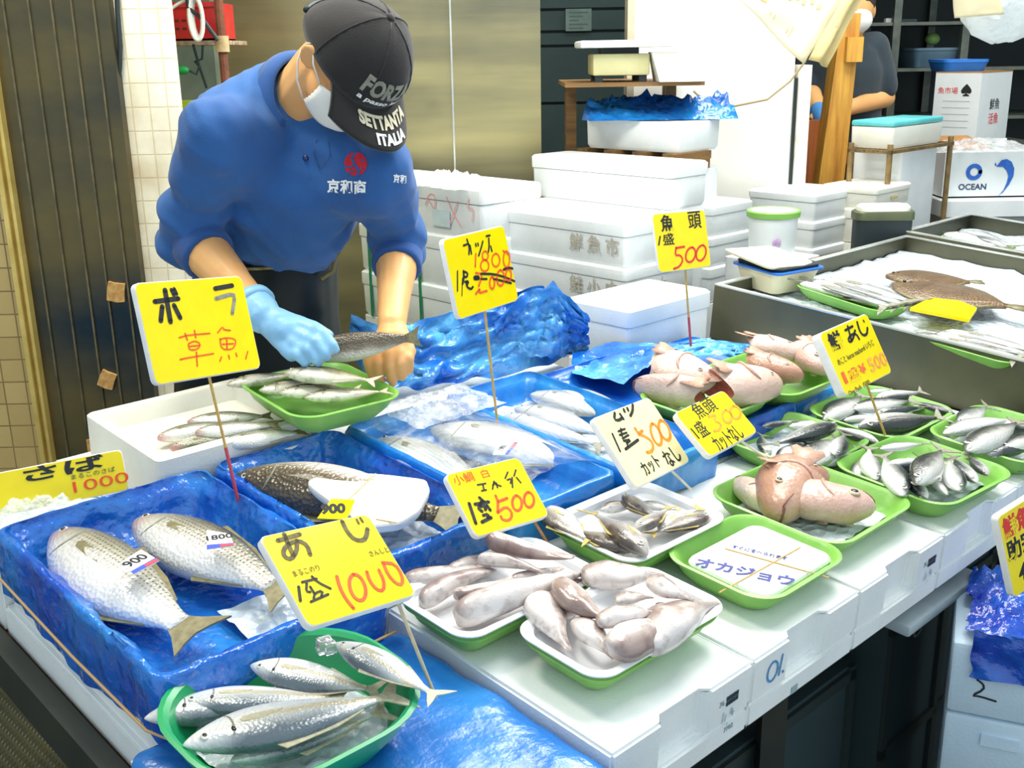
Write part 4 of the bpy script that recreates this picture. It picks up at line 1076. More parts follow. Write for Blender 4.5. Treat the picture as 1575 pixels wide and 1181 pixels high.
# ================================================================== fish
def lerp_tab(tab, t):
    for (a, *p), (b, *q) in zip(tab[:-1], tab[1:]):
        if t <= b:
            k = (t - a) / max(b - a, 1e-9)
            return [x + (y - x) * k for x, y in zip(p, q)]
    return tab[-1][1:]
def smooth_tab(tab, t):
    """catmull through the table's rows"""
    n = len(tab)
    for i in range(n - 1):
        if t <= tab[i + 1][0] or i == n - 2:
            a, b = tab[i], tab[i + 1]; p, q = tab[max(i - 1, 0)], tab[min(i + 2, n - 1)]
            k = min(1, max(0, (t - a[0]) / (b[0] - a[0]))); out = []
            for j in range(1, len(a)):
                m0 = (b[j] - p[j]) / max(b[0] - p[0], 1e-6) * (b[0] - a[0]); m1 = (q[j] - a[j]) / max(q[0] - a[0], 1e-6) * (b[0] - a[0])
                out.append((2 * k**3 - 3 * k**2 + 1) * a[j] + (k**3 - 2 * k**2 + k) * m0 + (-2 * k**3 + 3 * k**2) * b[j] + (k**3 - k**2) * m1)
            return out
KINDS = {   # rows: position along the body, height above and below the midline, half thickness
 'mackerel': [(0, .004, .004, .004), (.02, .020, .022, .014), (.08, .050, .052, .034), (.18, .084, .088, .052), (.30, .108, .108, .060), (.45, .108, .104, .056), (.60, .082, .076, .042), (.72, .048, .044, .026), (.80, .024, .022, .016), (.855, .018, .018, .010)],
 'mullet': [(0, .010, .012, .02), (.02, .034, .034, .036), (.08, .066, .064, .058), (.18, .098, .098, .075), (.32, .118, .124, .084), (.48, .114, .122, .080), (.62, .092, .096, .062), (.75, .060, .060, .040), (.83, .040, .038, .022), (.875, .036, .034, .012)],
 'goby': [(0, .018, .018, .03), (.02, .048, .044, .052), (.10, .076, .068, .074), (.22, .082, .078, .076), (.40, .078, .076, .066), (.58, .068, .064, .052), (.75, .058, .052, .036), (.90, .050, .046, .018), (1.0, .030, .030, .006)],
 'plump': [(0, .05, .05, .05), (.03, .10, .09, .075), (.14, .150, .135, .10), (.32, .170, .160, .11), (.5, .150, .145, .09), (.68, .095, .09, .06), (.82, .050, .048, .03), (.93, .036, .034, .014), (1.0, .026, .026, .006)],
 'bream': [(0, .006, .006, .006), (.02, .026, .030, .02), (.08, .072, .068, .042), (.18, .124, .112, .062), (.30, .150, .138, .068), (.45, .142, .130, .060), (.60, .100, .094, .042), (.72, .056, .052, .026), (.80, .030, .028, .016), (.855, .024, .024, .010)],
 'tuna': [(0, .006, .006, .006), (.03, .034, .036, .026), (.10, .070, .074, .052), (.22, .110, .114, .078), (.36, .128, .130, .088), (.52, .114, .116, .074), (.66, .076, .078, .048), (.78, .038, .038, .026), (.86, .018, .018, .014), (.885, .014, .014, .010)],
 'ribbon': [(0, .004, .004, .004), (.02, .014, .014, .01), (.08, .030, .030, .018), (.25, .040, .040, .022), (.5, .040, .040, .022), (.75, .030, .030, .016), (.86, .016, .016, .010), (.90, .012, .012, .008)],
}
def body_mesh(kind, bend=0.0, sag=0.0, ns=30, nr=22, wob=0):
    tab = KINDS[kind]; rings = []; tmax = tab[-1][0]
    for i in range(ns + 1):
        t = tmax * (i / ns) ** 1.25
        hu, hl, w = smooth_tab(tab, t)
        c = Vector((t, sag * (t - .45) ** 2 * 4, bend * math.sin((t - .1) * 2.6)))
        ring = []
        for k in range(nr):
            a = 2 * math.pi * k / nr
            y = math.copysign(abs(math.cos(a)) ** .85, math.cos(a)) * w; z = math.copysign(abs(math.sin(a)) ** .95, math.sin(a)) * (hu if math.sin(a) > 0 else hl)
            q = c + Vector((0, y, z))
            if wob: q += Vector((0, 1, 1)) * wob * noise.noise(Vector((t * 5, a, wob * 300)))
            ring.append(q)
        rings.append(ring)
    return rings
def spine(t, bend, sag): return Vector((t, sag * (t - .45) ** 2 * 4, bend * math.sin((t - .1) * 2.6)))
def fin(poly, th, bend, sag, y0=0.0, flare=0.0):
    """a thin webbed fin: outline in the x-z plane carried along the bent spine"""
    f = MB(); A, B = [], []
    for x, z in poly:
        s = spine(x, bend, sag); A.append(s + Vector((0, y0 - th / 2 + flare * abs(z), z))); B.append(s + Vector((0, y0 + th / 2 + flare * abs(z), z)))
    return f.loft([A, B])
def fish_material(name, back, mid, belly, lo=-.05, hi=.07, spots=None, rough=.26, metal=.25, scale_bump=.25, blotch=None):
    N = Nodes(name); sp = N.n('ShaderNodeSeparateXYZ'); N.l(N.obj(), sp.inputs[0])
    x, y, z = sp.outputs
    nz = N.noise(9, 4)
    zz = N.math('MULTIPLY_ADD', N.math('SUBTRACT', nz, .5), .05, z)
    r = N.ramp(zz, lo, hi)
    c1 = N.mix(N.ramp(r, 0.0, .5), srgb(*belly), srgb(*mid)); c = N.mix(N.ramp(r, .5, 1.0), c1, srgb(*back))
    if spots == 'rows':       # dotted scale rows of a mullet
        s1 = N.math('SINE', N.math('MULTIPLY', z, 300)); s2 = N.math('SINE', N.math('MULTIPLY', x, 330))
        dot = N.math('MULTIPLY', N.ramp(s1, .0, .8), N.ramp(s2, -.7, .5))
        dot = N.math('MULTIPLY', dot, N.ramp(z, -.045, .02)); dot = N.math('MULTIPLY', dot, N.ramp(x, .16, .24))
        c = N.mix(N.math('MULTIPLY', dot, .85), c, srgb(92, 82, 50))
        snout = N.ramp(N.math('ADD', x, N.math('MULTIPLY', nz, .10)), .20, .08)
        c = N.mix(N.math('MULTIPLY', snout, .7), c, srgb(186, 120, 116))
    if spots == 'line':       # yellow lateral band along the scutes
        b_ = N.math('SUBTRACT', 1, N.ramp(N.math('ABSOLUTE', N.math('SUBTRACT', zz, .022)), .004, .026)); b_ = N.math('MULTIPLY', b_, N.ramp(x, .15, .4))
        c = N.mix(N.math('MULTIPLY', b_, .55), c, srgb(206, 178, 96))
    if spots == 'stripes':
        wv = N.n('ShaderNodeTexWave'); wv.bands_direction = 'Z'; wv.inputs['Scale'].default_value = 16; wv.inputs['Distortion'].default_value = 3; N.l(N.obj(), wv.inputs[0])
        c = N.mix(N.math('MULTIPLY', wv.outputs['Fac'], .3), c, srgb(150, 152, 150))
    if blotch: c = N.mix(N.math('MULTIPLY', N.ramp(N.noise(6, 6), .5, .72), .8), c, srgb(*blotch))
    N.set(col=c, rough=rough, metal=metal, spec=.6, coat=.25)
    vo = N.n('ShaderNodeTexVoronoi'); vo.inputs['Scale'].default_value = 60; N.l(N.obj(), vo.inputs['Vector'])
    N.bump(N.math('ADD', vo.outputs['Distance'], N.math('MULTIPLY', N.noise(14, 4), .6)), scale_bump, .012)
    return N.m
FM = {
 'aji': fish_material('silver_jack_skin', (96, 108, 118), (200, 204, 204), (238, 240, 241), -.02, .12, 'line', scale_bump=.12),
 'smallaji': fish_material('small_jack_skin', (52, 60, 62), (158, 160, 156), (228, 228, 226), -.03, .085, None, scale_bump=.15),
 'darkaji': fish_material('dark_jack_skin', (38, 44, 44), (112, 114, 110), (206, 206, 202), -.04, .06, None, scale_bump=.15),
 'mullet': fish_material('striped_mullet_skin', (84, 80, 58), (190, 186, 170), (238, 236, 234), -.06, .125, 'rows', scale_bump=.2),
 'greymullet': fish_material('grey_mullet_skin', (84, 88, 70), (170, 172, 150), (234, 234, 226), -.05, .09, 'rows', scale_bump=.2),
 'darkmullet': fish_material('dark_backed_mullet_skin', (82, 72, 56), (116, 104, 82), (224, 214, 206), -.09, .0, None, scale_bump=.35),
 'goby': fish_material('slimy_grey_skin', (146, 126, 122), (190, 176, 172), (222, 212, 208), -.10, .09, None, .22, .05, .06, (118, 92, 88)),
 'plump': fish_material('slimy_pale_skin', (152, 132, 126), (198, 184, 178), (226, 216, 212), -.14, .12, None, .22, .05, .06, (126, 100, 94)),
 'tanago': fish_material('speckled_silver_skin', (84, 76, 72), (168, 162, 156), (220, 218, 216), -.06, .10, None, .24, .2, .1, (150, 136, 124)),
 'bonito': fish_material('bonito_skin', (96, 102, 106), (180, 184, 184), (226, 228, 230), -.03, .12, 'stripes', .2, .2, .05),
 'white': fish_material('pale_silver_skin', (160, 158, 154), (212, 212, 210), (232, 233, 234), .0, .13, None, .2, .15, .05),
 'green': fish_material('spotted_mackerel_skin', (84, 84, 52), (170, 162, 124), (226, 220, 200), -.05, .08, None, .26, .15, .1, (96, 90, 56)),
}
M_FINPALE = plain('pale_fin', (206, 198, 170), (180, 172, 146), 30, .4)
M_FINYEL = plain('yellow_fin', (206, 184, 104), (186, 160, 84), 30, .4)
M_FINGREY = plain('grey_fin', (150, 148, 132), (120, 118, 100), 30, .4)
M_FINOLIVE = plain('olive_fin', (140, 132, 96), (112, 104, 74), 30, .4)
M_EYEW = plain('fish_eye_silver', (206, 206, 196), rough=.15)
M_EYEB = plain('fish_pupil', (16, 20, 24), rough=.1)
FISH = {}
def fish_set(key, kind, skin, finm, bend=0, sag=0, tail='fork', dorsal=True, pect=True, eye=.018, eyepos=(.075, .012), spot=False, small=False, wob=0, zs=1.0, ys=1.0):
    """builds the meshes of one fish once; copies share them"""
    parts = []
    body = MB().loft(body_mesh(kind, bend, sag, 22 if small else 32, 16 if small else 24, wob))
    tab = KINDS[kind]; te = tab[-1][0]
    if tail == 'fork':
        poly = [(te - .02, .016), (te + .02, .026), (te + .075, .075), (te + .135, .118), (te + .105, .05), (te + .075, .0), (te + .105, -.05), (te + .135, -.118), (te + .075, -.075), (te + .02, -.026), (te - .02, -.016)]
        parts.append(('tail_fin', fin(poly, .006, bend, sag), finm))
    elif tail == 'fan':
        poly = [(te - .02, .03), (te + .04, .052), (te + .125, .098), (te + .10, .04), (te + .09, 0), (te + .10, -.04), (te + .125, -.094), (te + .04, -.05), (te - .02, -.03)]
        parts.append(('tail_fin', fin(poly, .008, bend, sag), finm))
    if dorsal:
        h = smooth_tab(tab, .5)
        parts.append(('dorsal_fin', fin([(.34, smooth_tab(tab, .34)[0] - .012), (.38, smooth_tab(tab, .38)[0] + .03), (.48, smooth_tab(tab, .48)[0] + .016), (.62, smooth_tab(tab, .62)[0] + .016), (.76, smooth_tab(tab, .76)[0] + .006), (.76, smooth_tab(tab, .76)[0] - .008), (.55, smooth_tab(tab, .55)[0] - .012)], .004, bend, sag), finm))
        parts.append(('anal_fin', fin([(.52, -smooth_tab(tab, .52)[1] + .012), (.56, -smooth_tab(tab, .56)[1] - .022), (.66, -smooth_tab(tab, .66)[1] - .012), (.77, -smooth_tab(tab, .77)[1] - .004), (.77, -smooth_tab(tab, .77)[1] + .008)], .004, bend, sag), finm))
    for s in (-1, 1):
        if pect:
            w = smooth_tab(tab, .27)[2]
            parts.append(('pectoral_fin', fin([(.235, .002), (.25, .014), (.33, .016), (.42, -.012), (.34, -.018), (.25, -.014)], .005, bend, sag, s * w * .98), finm))
        if eye:
            x, z = eyepos; hu, hl, w = smooth_tab(tab, x)
            y = w * max(.2, 1 - (abs(z) / max(hu, .01)) ** 2) ** .5
            c = spine(x, bend, sag) + Vector((0, s * y * .96, z))
            parts.append(('eye', MB().ball(c, eye, eye * .35, eye, None, 12, 8), M_EYEW))
            parts.append(('pupil', MB().ball(c + Vector((0, s * eye * .24, 0)), eye * .55, eye * .22, eye * .55, None, 10, 6), M_EYEB))
        if spot:
            x, z = .20, .03; hu, hl, w = smooth_tab(tab, x)
            parts.append(('gill_spot', MB().ball(spine(x, bend, sag) + Vector((0, s * w * .93, z)), .011, .006, .015, None, 10, 6), M_EYEB))
    if eye and not small:
        gx = max(.17, eyepos[0] + .105)
        for s in (-1, 1):
            pts = []
            for k in range(9):
                a = -1.25 + 2.3 * k / 8; x = gx - .03 + .045 * math.cos(a); hu, hl, w = smooth_tab(tab, x); z = .078 * math.sin(a) * (hu + hl) / .17
                pts.append(spine(x, bend, sag) + Vector((0, s * w * max(.1, 1 - (abs(z) / (hu if z > 0 else hl)) ** 2.1) ** .5, z)))
            parts.append(('gill_cover', MB().tube(pts, [.0015, .0035, .0045, .0045, .0045, .0045, .0045, .0035, .0015], 6), M_FINGREY))
    def me(name, b, m, smooth=True):
        q = bpy.data.meshes.new(name); q.from_pydata([(v[0], v[1] * ys, v[2] * zs) for v in b.v], [], b.f); q.materials.append(m)
        q.polygons.foreach_set('use_smooth', [smooth] * len(q.polygons)); q.update(); return q
    FISH[key] = (me('body', body, skin), [(n, me(n, b, m, n in ('eye', 'pupil', 'gill_spot', 'gill_cover'))) for n, b, m in parts])
def put_fish(key, name, nose, tail, label, cat='fish', group=None, dorsal=1, roll=0, up=None):
    """nose and tail are points in space; the fish lies on its side on the stall"""
    a, b = Vector(nose), Vector(tail); x = (b - a); L = x.length; x.normalize()
    N_ = Vector(up) if up else TN
    z = (N_.cross(x)).normalized() * dorsal
    z = Matrix.Rotation(math.radians(roll), 3, x) @ z
    y = z.cross(x)
    mw = Matrix(((x.x * L, y.x * L, z.x * L, a.x), (x.y * L, y.y * L, z.y * L, a.y), (x.z * L, y.z * L, z.z * L, a.z), (0, 0, 0, 1)))
    me, parts = FISH[key]
    o = bpy.data.objects.new(name, me); COL.objects.link(o); o.matrix_world = mw
    tag(o, label, cat, group)
    eye_o = None
    for n, pm in parts:
        c = bpy.data.objects.new(n, pm); COL.objects.link(c)
        c.parent = eye_o if n == 'pupil' and eye_o else o
        if n == 'eye': eye_o = c
    return o
fish_set('aji', 'mackerel', FM['aji'], M_FINPALE, .02, 0, eye=.020, eyepos=(.085, .016), spot=True, zs=1.28, ys=1.1)
fish_set('aji2', 'mackerel', FM['aji'], M_FINPALE, -.02, 0, eye=.020, eyepos=(.085, .016), spot=True, zs=1.28, ys=1.1)
for i, (sk, bd) in enumerate((('smallaji', .03), ('smallaji', -.03), ('darkaji', .02), ('smallaji', 0.0))):
    fish_set('sa%d' % i, 'mackerel', FM[sk], M_FINGREY, bd, .02 * (i % 2), eye=.026, eyepos=(.09, .02), dorsal=False, pect=False, small=True, wob=.006, zs=1.2, ys=1.2)
fish_set('mullet', 'mullet', FM['mullet'], M_FINOLIVE, -.03, 0, 'fan', True, True, .016, (.06, .012), zs=1.24)
fish_set('mullet2', 'mullet', FM['mullet'], M_FINOLIVE, .02, 0, 'fan', True, True, .016, (.06, .012), zs=1.24)
fish_set('gmullet', 'mullet', FM['greymullet'], M_FINOLIVE, .02, 0, 'fan', True, True, .018, (.06, .012), small=True)
fish_set('dmullet', 'mullet', FM['darkmullet'], M_FINOLIVE, -.02, 0, 'fan', True, False, .014, (.06, .012))
for i in range(3):
    fish_set('gb%d' % i, 'goby', FM['goby'], M_FINGREY, (-.05, .04, .01)[i], .03, None, False, False, 0, wob=.012, zs=1.4, ys=1.4)
    fish_set('pl%d' % i, 'plump', FM['plump'], M_FINGREY, (-.06, .05, .0)[i], .03, None, False, False, 0, wob=.016, zs=1.3, ys=1.35)
for i in range(2): fish_set('tg%d' % i, 'bream', FM['tanago'], M_FINYEL, (-.03, .03)[i], .02, eye=.030, eyepos=(.10, .025), small=True, zs=1.15, ys=1.3)
fish_set('bonito', 'tuna', FM['bonito'], M_FINGREY, 0, 0, eye=.014, eyepos=(.07, .01))
fish_set('white', 'tuna', FM['bonito'], M_FINGREY, .02, 0, eye=.016, eyepos=(.07, .012), zs=1.05)
fish_set('ribbon', 'ribbon', FM['bonito'], M_FINGREY, .03, 0, eye=.012, eyepos=(.06, .005), small=True, zs=1.7, ys=1.6)
fish_set('green', 'mackerel', FM['green'], M_FINPALE, .02, 0, eye=.020, eyepos=(.085, .014), spot=False, zs=1.3, ys=1.25)
ORD = ['first', 'second', 'third', 'fourth', 'fifth', 'sixth', 'seventh', 'eighth', 'ninth', 'tenth', 'eleventh', 'twelfth', 'thirteenth', 'fourteenth']
def heap(items, keys, name, fmt, group, cat='fish', w=.02, grow=1.08):
    """items: (nose px, tail px, lift) ; labelled in order along the tray"""
    order = sorted(range(len(items)), key=lambda i: items[i][0][0] + items[i][1][0])
    rank = {i: k for k, i in enumerate(order)}
    for i, (a, b, lift, *rest) in enumerate(items):
        key = rest[0] if rest else keys[i % len(keys)]
        m_ = ((a[0] + b[0]) / 2, (a[1] + b[1]) / 2); a, b = [(m_[0] + (q[0] - m_[0]) * grow, m_[1] + (q[1] - m_[1]) * grow) for q in (a, b)]
        put_fish(key, name, P(*a, w + lift), P(*b, w + lift), fmt % ORD[rank[i]], cat, group, dorsal=(1 if rng.random() < .6 else -1), roll=rng.uniform(-22, 22))
# ================================================================== trays with their fish
G_GT, G_WT = 'green fish baskets on the stall', 'white trays of cleaned fish'
# --- empty basket with a written foam lid
tray(-.035, .200, .030, .232, .0, .046, M_GREEN, 'green basket holding a written white foam lid tied with string', group=G_GT, name='green_basket')
lu0, lu1, lv0, lv1 = -.012, .182, .047, .200
lm = TM @ Matrix.Translation(((lu0 + lu1) / 2, (lv0 + lv1) / 2, .030))
la, lb = (lu1 - lu0) / 2, (lv1 - lv0) / 2
lid = MB().loft([[Vector((x, y, z)) for x, y in rrect(la - k, lb - k, .022, 6)] for z, k in ((-.012, .012), (-.004, .004), (.006, .001), (.010, .003), (.011, .006))]).build('foam_sheet', M_FOAM, None, lm)
tag(lid, 'white foam lid with blue hand lettering tied over a green basket', 'lid')
SC = (940, 660, .30476)
def plane_map(mw, crop):
    inv = mw.inverted(); n = (mw.to_3x3() @ Vector((0, 0, 1))); o = mw.translation
    x0, y0, s = crop
    def f(x, y): q = inv @ at_plane(x0 + x * s, y0 + y * s, o, n); return (q.x, q.y)
    return f
def fit_word(f, mw, body, box, m, parent, shear=0, weight=.02, name='lettering', angle=0):
    """lettering fitted into a box seen in the photograph (centre x, y, width, height)"""
    cx, cy, w, h = box
    c0 = Vector(f(cx, cy)); ax = Vector(f(cx + w / 2, cy)) - Vector(f(cx - w / 2, cy)); ay = Vector(f(cx, cy - h / 2)) - Vector(f(cx, cy + h / 2))
    o = lettering(body, m, I4, 1.0, None, weight=weight, shear=shear, name=name, depth=.02)
    vs = [v.co for v in o.data.vertices]
    x0, x1 = min(v.x for v in vs), max(v.x for v in vs); y0, y1 = min(v.y for v in vs), max(v.y for v in vs)
    W_, H_ = abs(ax.x) if angle == 0 else ax.length, abs(ay.y) if angle == 0 else ay.length
    ca, sa = math.cos(math.radians(angle)), math.sin(math.radians(angle))
    for v in o.data.vertices:
        a = ((v.co.x - x0) / (x1 - x0) - .5) * W_; b = ((v.co.y - y0) / (y1 - y0) - .5) * H_
        v.co = Vector((c0.x + a * ca - b * sa, c0.y + a * sa + b * ca, .0006 + (v.co.z) * .02))
    o.matrix_world = mw
    o.parent = parent; o.matrix_parent_inverse = parent.matrix_world.inverted()
    return o
ltop = lm @ Matrix.Translation((0, 0, .011)); f = plane_map(ltop, SC)
def trace(f, strokes, width, m, parent, mw, name='handwriting'):
    out = []
    for s in strokes:
        w = width
        if isinstance(s, tuple): w, s = s
        out.append((w, [f(*p) for p in s]))
    return ribbon(out, width, m, parent, mw, name)
def fit_line(f, mw, body, p0, p1, height, m, parent, weight=.03, shear=0):
    """a written line running from p0 to p1 along its middle, height in metres"""
    A, B = Vector(f(*p0)), Vector(f(*p1)); d = B - A
    o = lettering(body, m, I4, 1.0, None, weight=weight, shear=shear, depth=.02)
    vs = [v.co for v in o.data.vertices]; x0, x1 = min(v.x for v in vs), max(v.x for v in vs); y0, y1 = min(v.y for v in vs), max(v.y for v in vs)
    n = Vector((-d.y, d.x)).normalized()
    for v in o.data.vertices:
        q = A + d * ((v.co.x - x0) / (x1 - x0)) + n * (((v.co.y - y0) / (y1 - y0) - .5) * height); v.co = Vector((q.x, q.y, .0006 + v.co.z * .02))
    o.matrix_world = mw; o.parent = parent; o.matrix_parent_inverse = parent.matrix_world.inverted()
    return o
fit_line(f, ltop, 'オカジョウ', (428, 668), (925, 772), .030, M_INKBLUE, lid, .03)
fit_line(f, ltop, 'すぐに食べられます', (612, 592), (890, 655), .012, M_INKBLUE, lid, .01)
M_STRING = plain('tan_rubber_string', (222, 180, 110), (206, 160, 92), 60, .6)
for pl in ([(575, 605), (1100, 752)], [(955, 598), (545, 828)]):
    q = [Vector(f(*p)).to_3d() + Vector((0, 0, .0012)) for p in pl]; MB().tube(q, .0011, 6).build('string', M_STRING, lid, ltop)

# --- white trays of cleaned fish nested in green baskets
def white_on_green(u0, u1, v0, v1, lb1, lb2, w=.028, hh=.026):
    tray(u0 + .005, u1 - .005, v0 + .004, v1 - .004, 0, .043, M_GREEN, lb1, group=G_GT, name='green_basket', inset=.030, r=.035)
    tray(u0, u1, v0, v1, w, hh, M_TRAYWHITE, lb2, group=G_WT, name='white_tray', inset=.026, r=.035, lip=.010)
white_on_green(-.360, -.085, .058, .218, 'green basket under the white tray of plump grey fish', 'white tray heaped with plump headless grey fish')
white_on_green(-.425, -.150, .232, .395, 'green basket under the white tray of slim grey fish', 'white tray of slim grey fish under the small sea bream card')
white_on_green(-.105, .145, .222, .415, 'green basket under the white tray of speckled fish', 'white tray of small speckled silver fish with eyes')
heap([((825, 915), (885, 992), .012), ((860, 903), (938, 958), .030), ((889, 955), (942, 1006), .020), ((900, 884), (1016, 876), .026), ((948, 922), (1004, 918), .030), ((922, 952), (1010, 938), .040),
      ((998, 892), (1066, 916), .040), ((990, 984), (1108, 922), .020), ((940, 1000), (1034, 952), .026), ((836, 948), (900, 930), .008), ((850, 900), (905, 892), .008), ((1010, 935), (1072, 950), .012), ((960, 975), (1010, 990), .006)], ['pl0', 'pl1', 'pl2'], 'cleaned_fish', 'plump headless grey fish, %s along the white tray from the slim fish tray', 'plump grey fish on the white tray', w=.042)
heap([((628, 892), (746, 862), .010), ((650, 920), (760, 874), .018), ((702, 918), (786, 893), .024), ((710, 940), (874, 874), .020), ((740, 856), (832, 876), .030), ((752, 832), (878, 862), .034), ((790, 892), (860, 868), .012), ((690, 878), (770, 850), .010)], ['gb0', 'gb1', 'gb2'],
     'cleaned_fish', 'slim grey fish, %s along the white tray counting from the yellow horse mackerel card', 'slim grey fish on the white tray', w=.045)
heap([((843, 788), (900, 834), .014), ((960, 842), (884, 812), .016), ((986, 842), (912, 788), .026), ((964, 768), (1018, 800), .016), ((985, 812), (1030, 784), .022), ((1082, 796), (1004, 816), .014), ((990, 775), (1042, 782), .012), ((930, 782), (985, 776), .010), ((1020, 812), (1075, 786), .010)],
     ['tg0', 'tg1'], 'speckled_fish', 'small speckled silver fish, %s along the white tray from the small sea bream card', 'speckled fish on the white tray', w=.040, grow=1.3)

# --- horse mackerel baskets
tray(.470, .735, -.002, .235, 0, .046, M_GREEN, 'green basket of horse mackerel at the table edge beside the pink fish heads', group=G_GT, name='green_basket', rot=-4)
tray(.425, .672, .245, .462, 0, .044, M_GREEN, 'green basket of horse mackerel behind the pink fish heads', group=G_GT, name='green_basket')
tray(.690, .965, .212, .430, 0, .044, M_GREEN, 'green basket of dark backed horse mackerel against the steel trough', group=G_GT, name='green_basket')
tray(.775, 1.045, -.020, .205, 0, .044, M_GREEN, 'green basket of horse mackerel in the corner of table edge and steel trough', group=G_GT, name='green_basket')
SA = ['sa0', 'sa1', 'sa3', 'sa0', 'sa2']
for (u0, u1, v0, v1) in ((.505, .70, .035, .2), (.455, .64, .275, .43), (.72, .935, .24, .40), (.805, 1.015, .01, .175)):
    ice_bed(u0, u1, v0, v1, .014, .008, 'crushed ice under the horse mackerel in a green basket', 20, 16)
heap([((1389, 760), (1350, 698), .030), ((1345, 738), (1340, 690), .022), ((1314, 732), (1338, 700), .012), ((1366, 716), (1436, 708), .036), ((1410, 742), (1456, 690), .050), ((1423, 764), (1392, 722), .024), ((1455, 761), (1430, 726), .022),
      ((1474, 755), (1458, 706), .034), ((1500, 741), (1468, 700), .026), ((1518, 730), (1490, 698), .028), ((1356, 690), (1430, 682), .030), ((1402, 748), (1420, 700), .012), ((1440, 745), (1470, 700), .010)], SA, 'horse_mackerel',
     'small horse mackerel, %s along the table edge basket from the pink fish heads', 'horse mackerel in the table edge basket', w=.022)
heap([((1180, 700), (1174, 668), .014), ((1199, 709), (1216, 678), .022), ((1244, 712), (1292, 670), .034), ((1284, 698), (1296, 664), .040), ((1224, 709), (1244, 680), .022), ((1284, 654), (1180, 684), .034), ((1174, 656), (1226, 648), .020),
      ((1350, 680), (1278, 654), .022), ((1268, 714), (1326, 690), .018), ((1215, 672), (1300, 690), .006), ((1215, 655), (1300, 652), .012)], SA, 'horse_mackerel', 'small horse mackerel, %s along the basket behind the pink fish heads', 'horse mackerel in the basket behind the heads', w=.02)
heap([((1268, 645), (1334, 608), .020), ((1280, 650), (1330, 622), .010), ((1314, 628), (1410, 617), .026), ((1350, 636), (1422, 625), .030), ((1326, 656), (1450, 638), .028), ((1350, 613), (1420, 603), .024), ((1466, 636), (1402, 615), .022), ((1338, 602), (1374, 600), .024),
      ((1345, 661), (1400, 652), .012), ((1300, 645), (1356, 640), .030), ((1390, 630), (1440, 622), .010)], ['sa2', 'sa3', 'sa2', 'sa0'], 'horse_mackerel', 'small dark backed horse mackerel, %s along the basket at the steel trough', 'horse mackerel in the basket at the trough', w=.02)
heap([((1455, 663), (1568, 642), .030), ((1488, 692), (1576, 648), .036), ((1474, 654), (1526, 626), .030), ((1522, 700), (1600, 680), .022), ((1437, 670), (1476, 680), .018), ((1500, 668), (1590, 700), .010), ((1520, 660), (1610, 655), .020), ((1545, 690), (1620, 665), .030)],
     ['sa3', 'sa2', 'sa0'], 'horse_mackerel', 'small horse mackerel, %s along the corner basket counting from the neighbouring basket', 'horse mackerel in the corner basket', w=.022)

# --- fish heads
def skin_head(name, c1, c2, c3):
    N = Nodes(name); a = N.ramp(N.noise(5, 6), .38, .62); sp = N.n('ShaderNodeSeparateXYZ'); N.l(N.obj(), sp.inputs[0])
    c = N.mix(N.ramp(sp.outputs[2], -.2, .35), srgb(*c1), srgb(*c2))
    N.set(col=N.mix(N.math('MULTIPLY', a, .75), c, srgb(*c3)), rough=.3, spec=.55, coat=.2)
    vo = N.n('ShaderNodeTexVoronoi'); vo.inputs['Scale'].default_value = 24; N.l(N.obj(), vo.inputs['Vector'])
    N.bump(N.math('ADD', N.math('MULTIPLY', vo.outputs['Distance'], .3), N.noise(5, 5)), .16, .02)
    return N.m
HS = [skin_head('pink_head_skin', (222, 194, 184), (186, 146, 132), (200, 166, 154)), skin_head('brown_head_skin', (196, 158, 138), (150, 106, 82), (172, 130, 108)), skin_head('pale_flesh_skin', (232, 212, 202), (206, 174, 160), (214, 186, 170))]
M_CUT = plain('cut_flesh', (176, 92, 78), (150, 70, 60), 30, .3)
M_RAYFIN = plain('reddish_ray_fin', (212, 172, 152), (186, 142, 120), 50, .4)
M_EYERING = plain('fish_eye_gold', (196, 178, 150), rough=.15)
HEADP = [(0, .04, .05, .05), (.04, .13, .12, .11), (.15, .24, .20, .17), (.35, .35, .28, .22), (.6, .42, .34, .24), (.85, .42, .36, .21), (1.0, .36, .33, .14)]
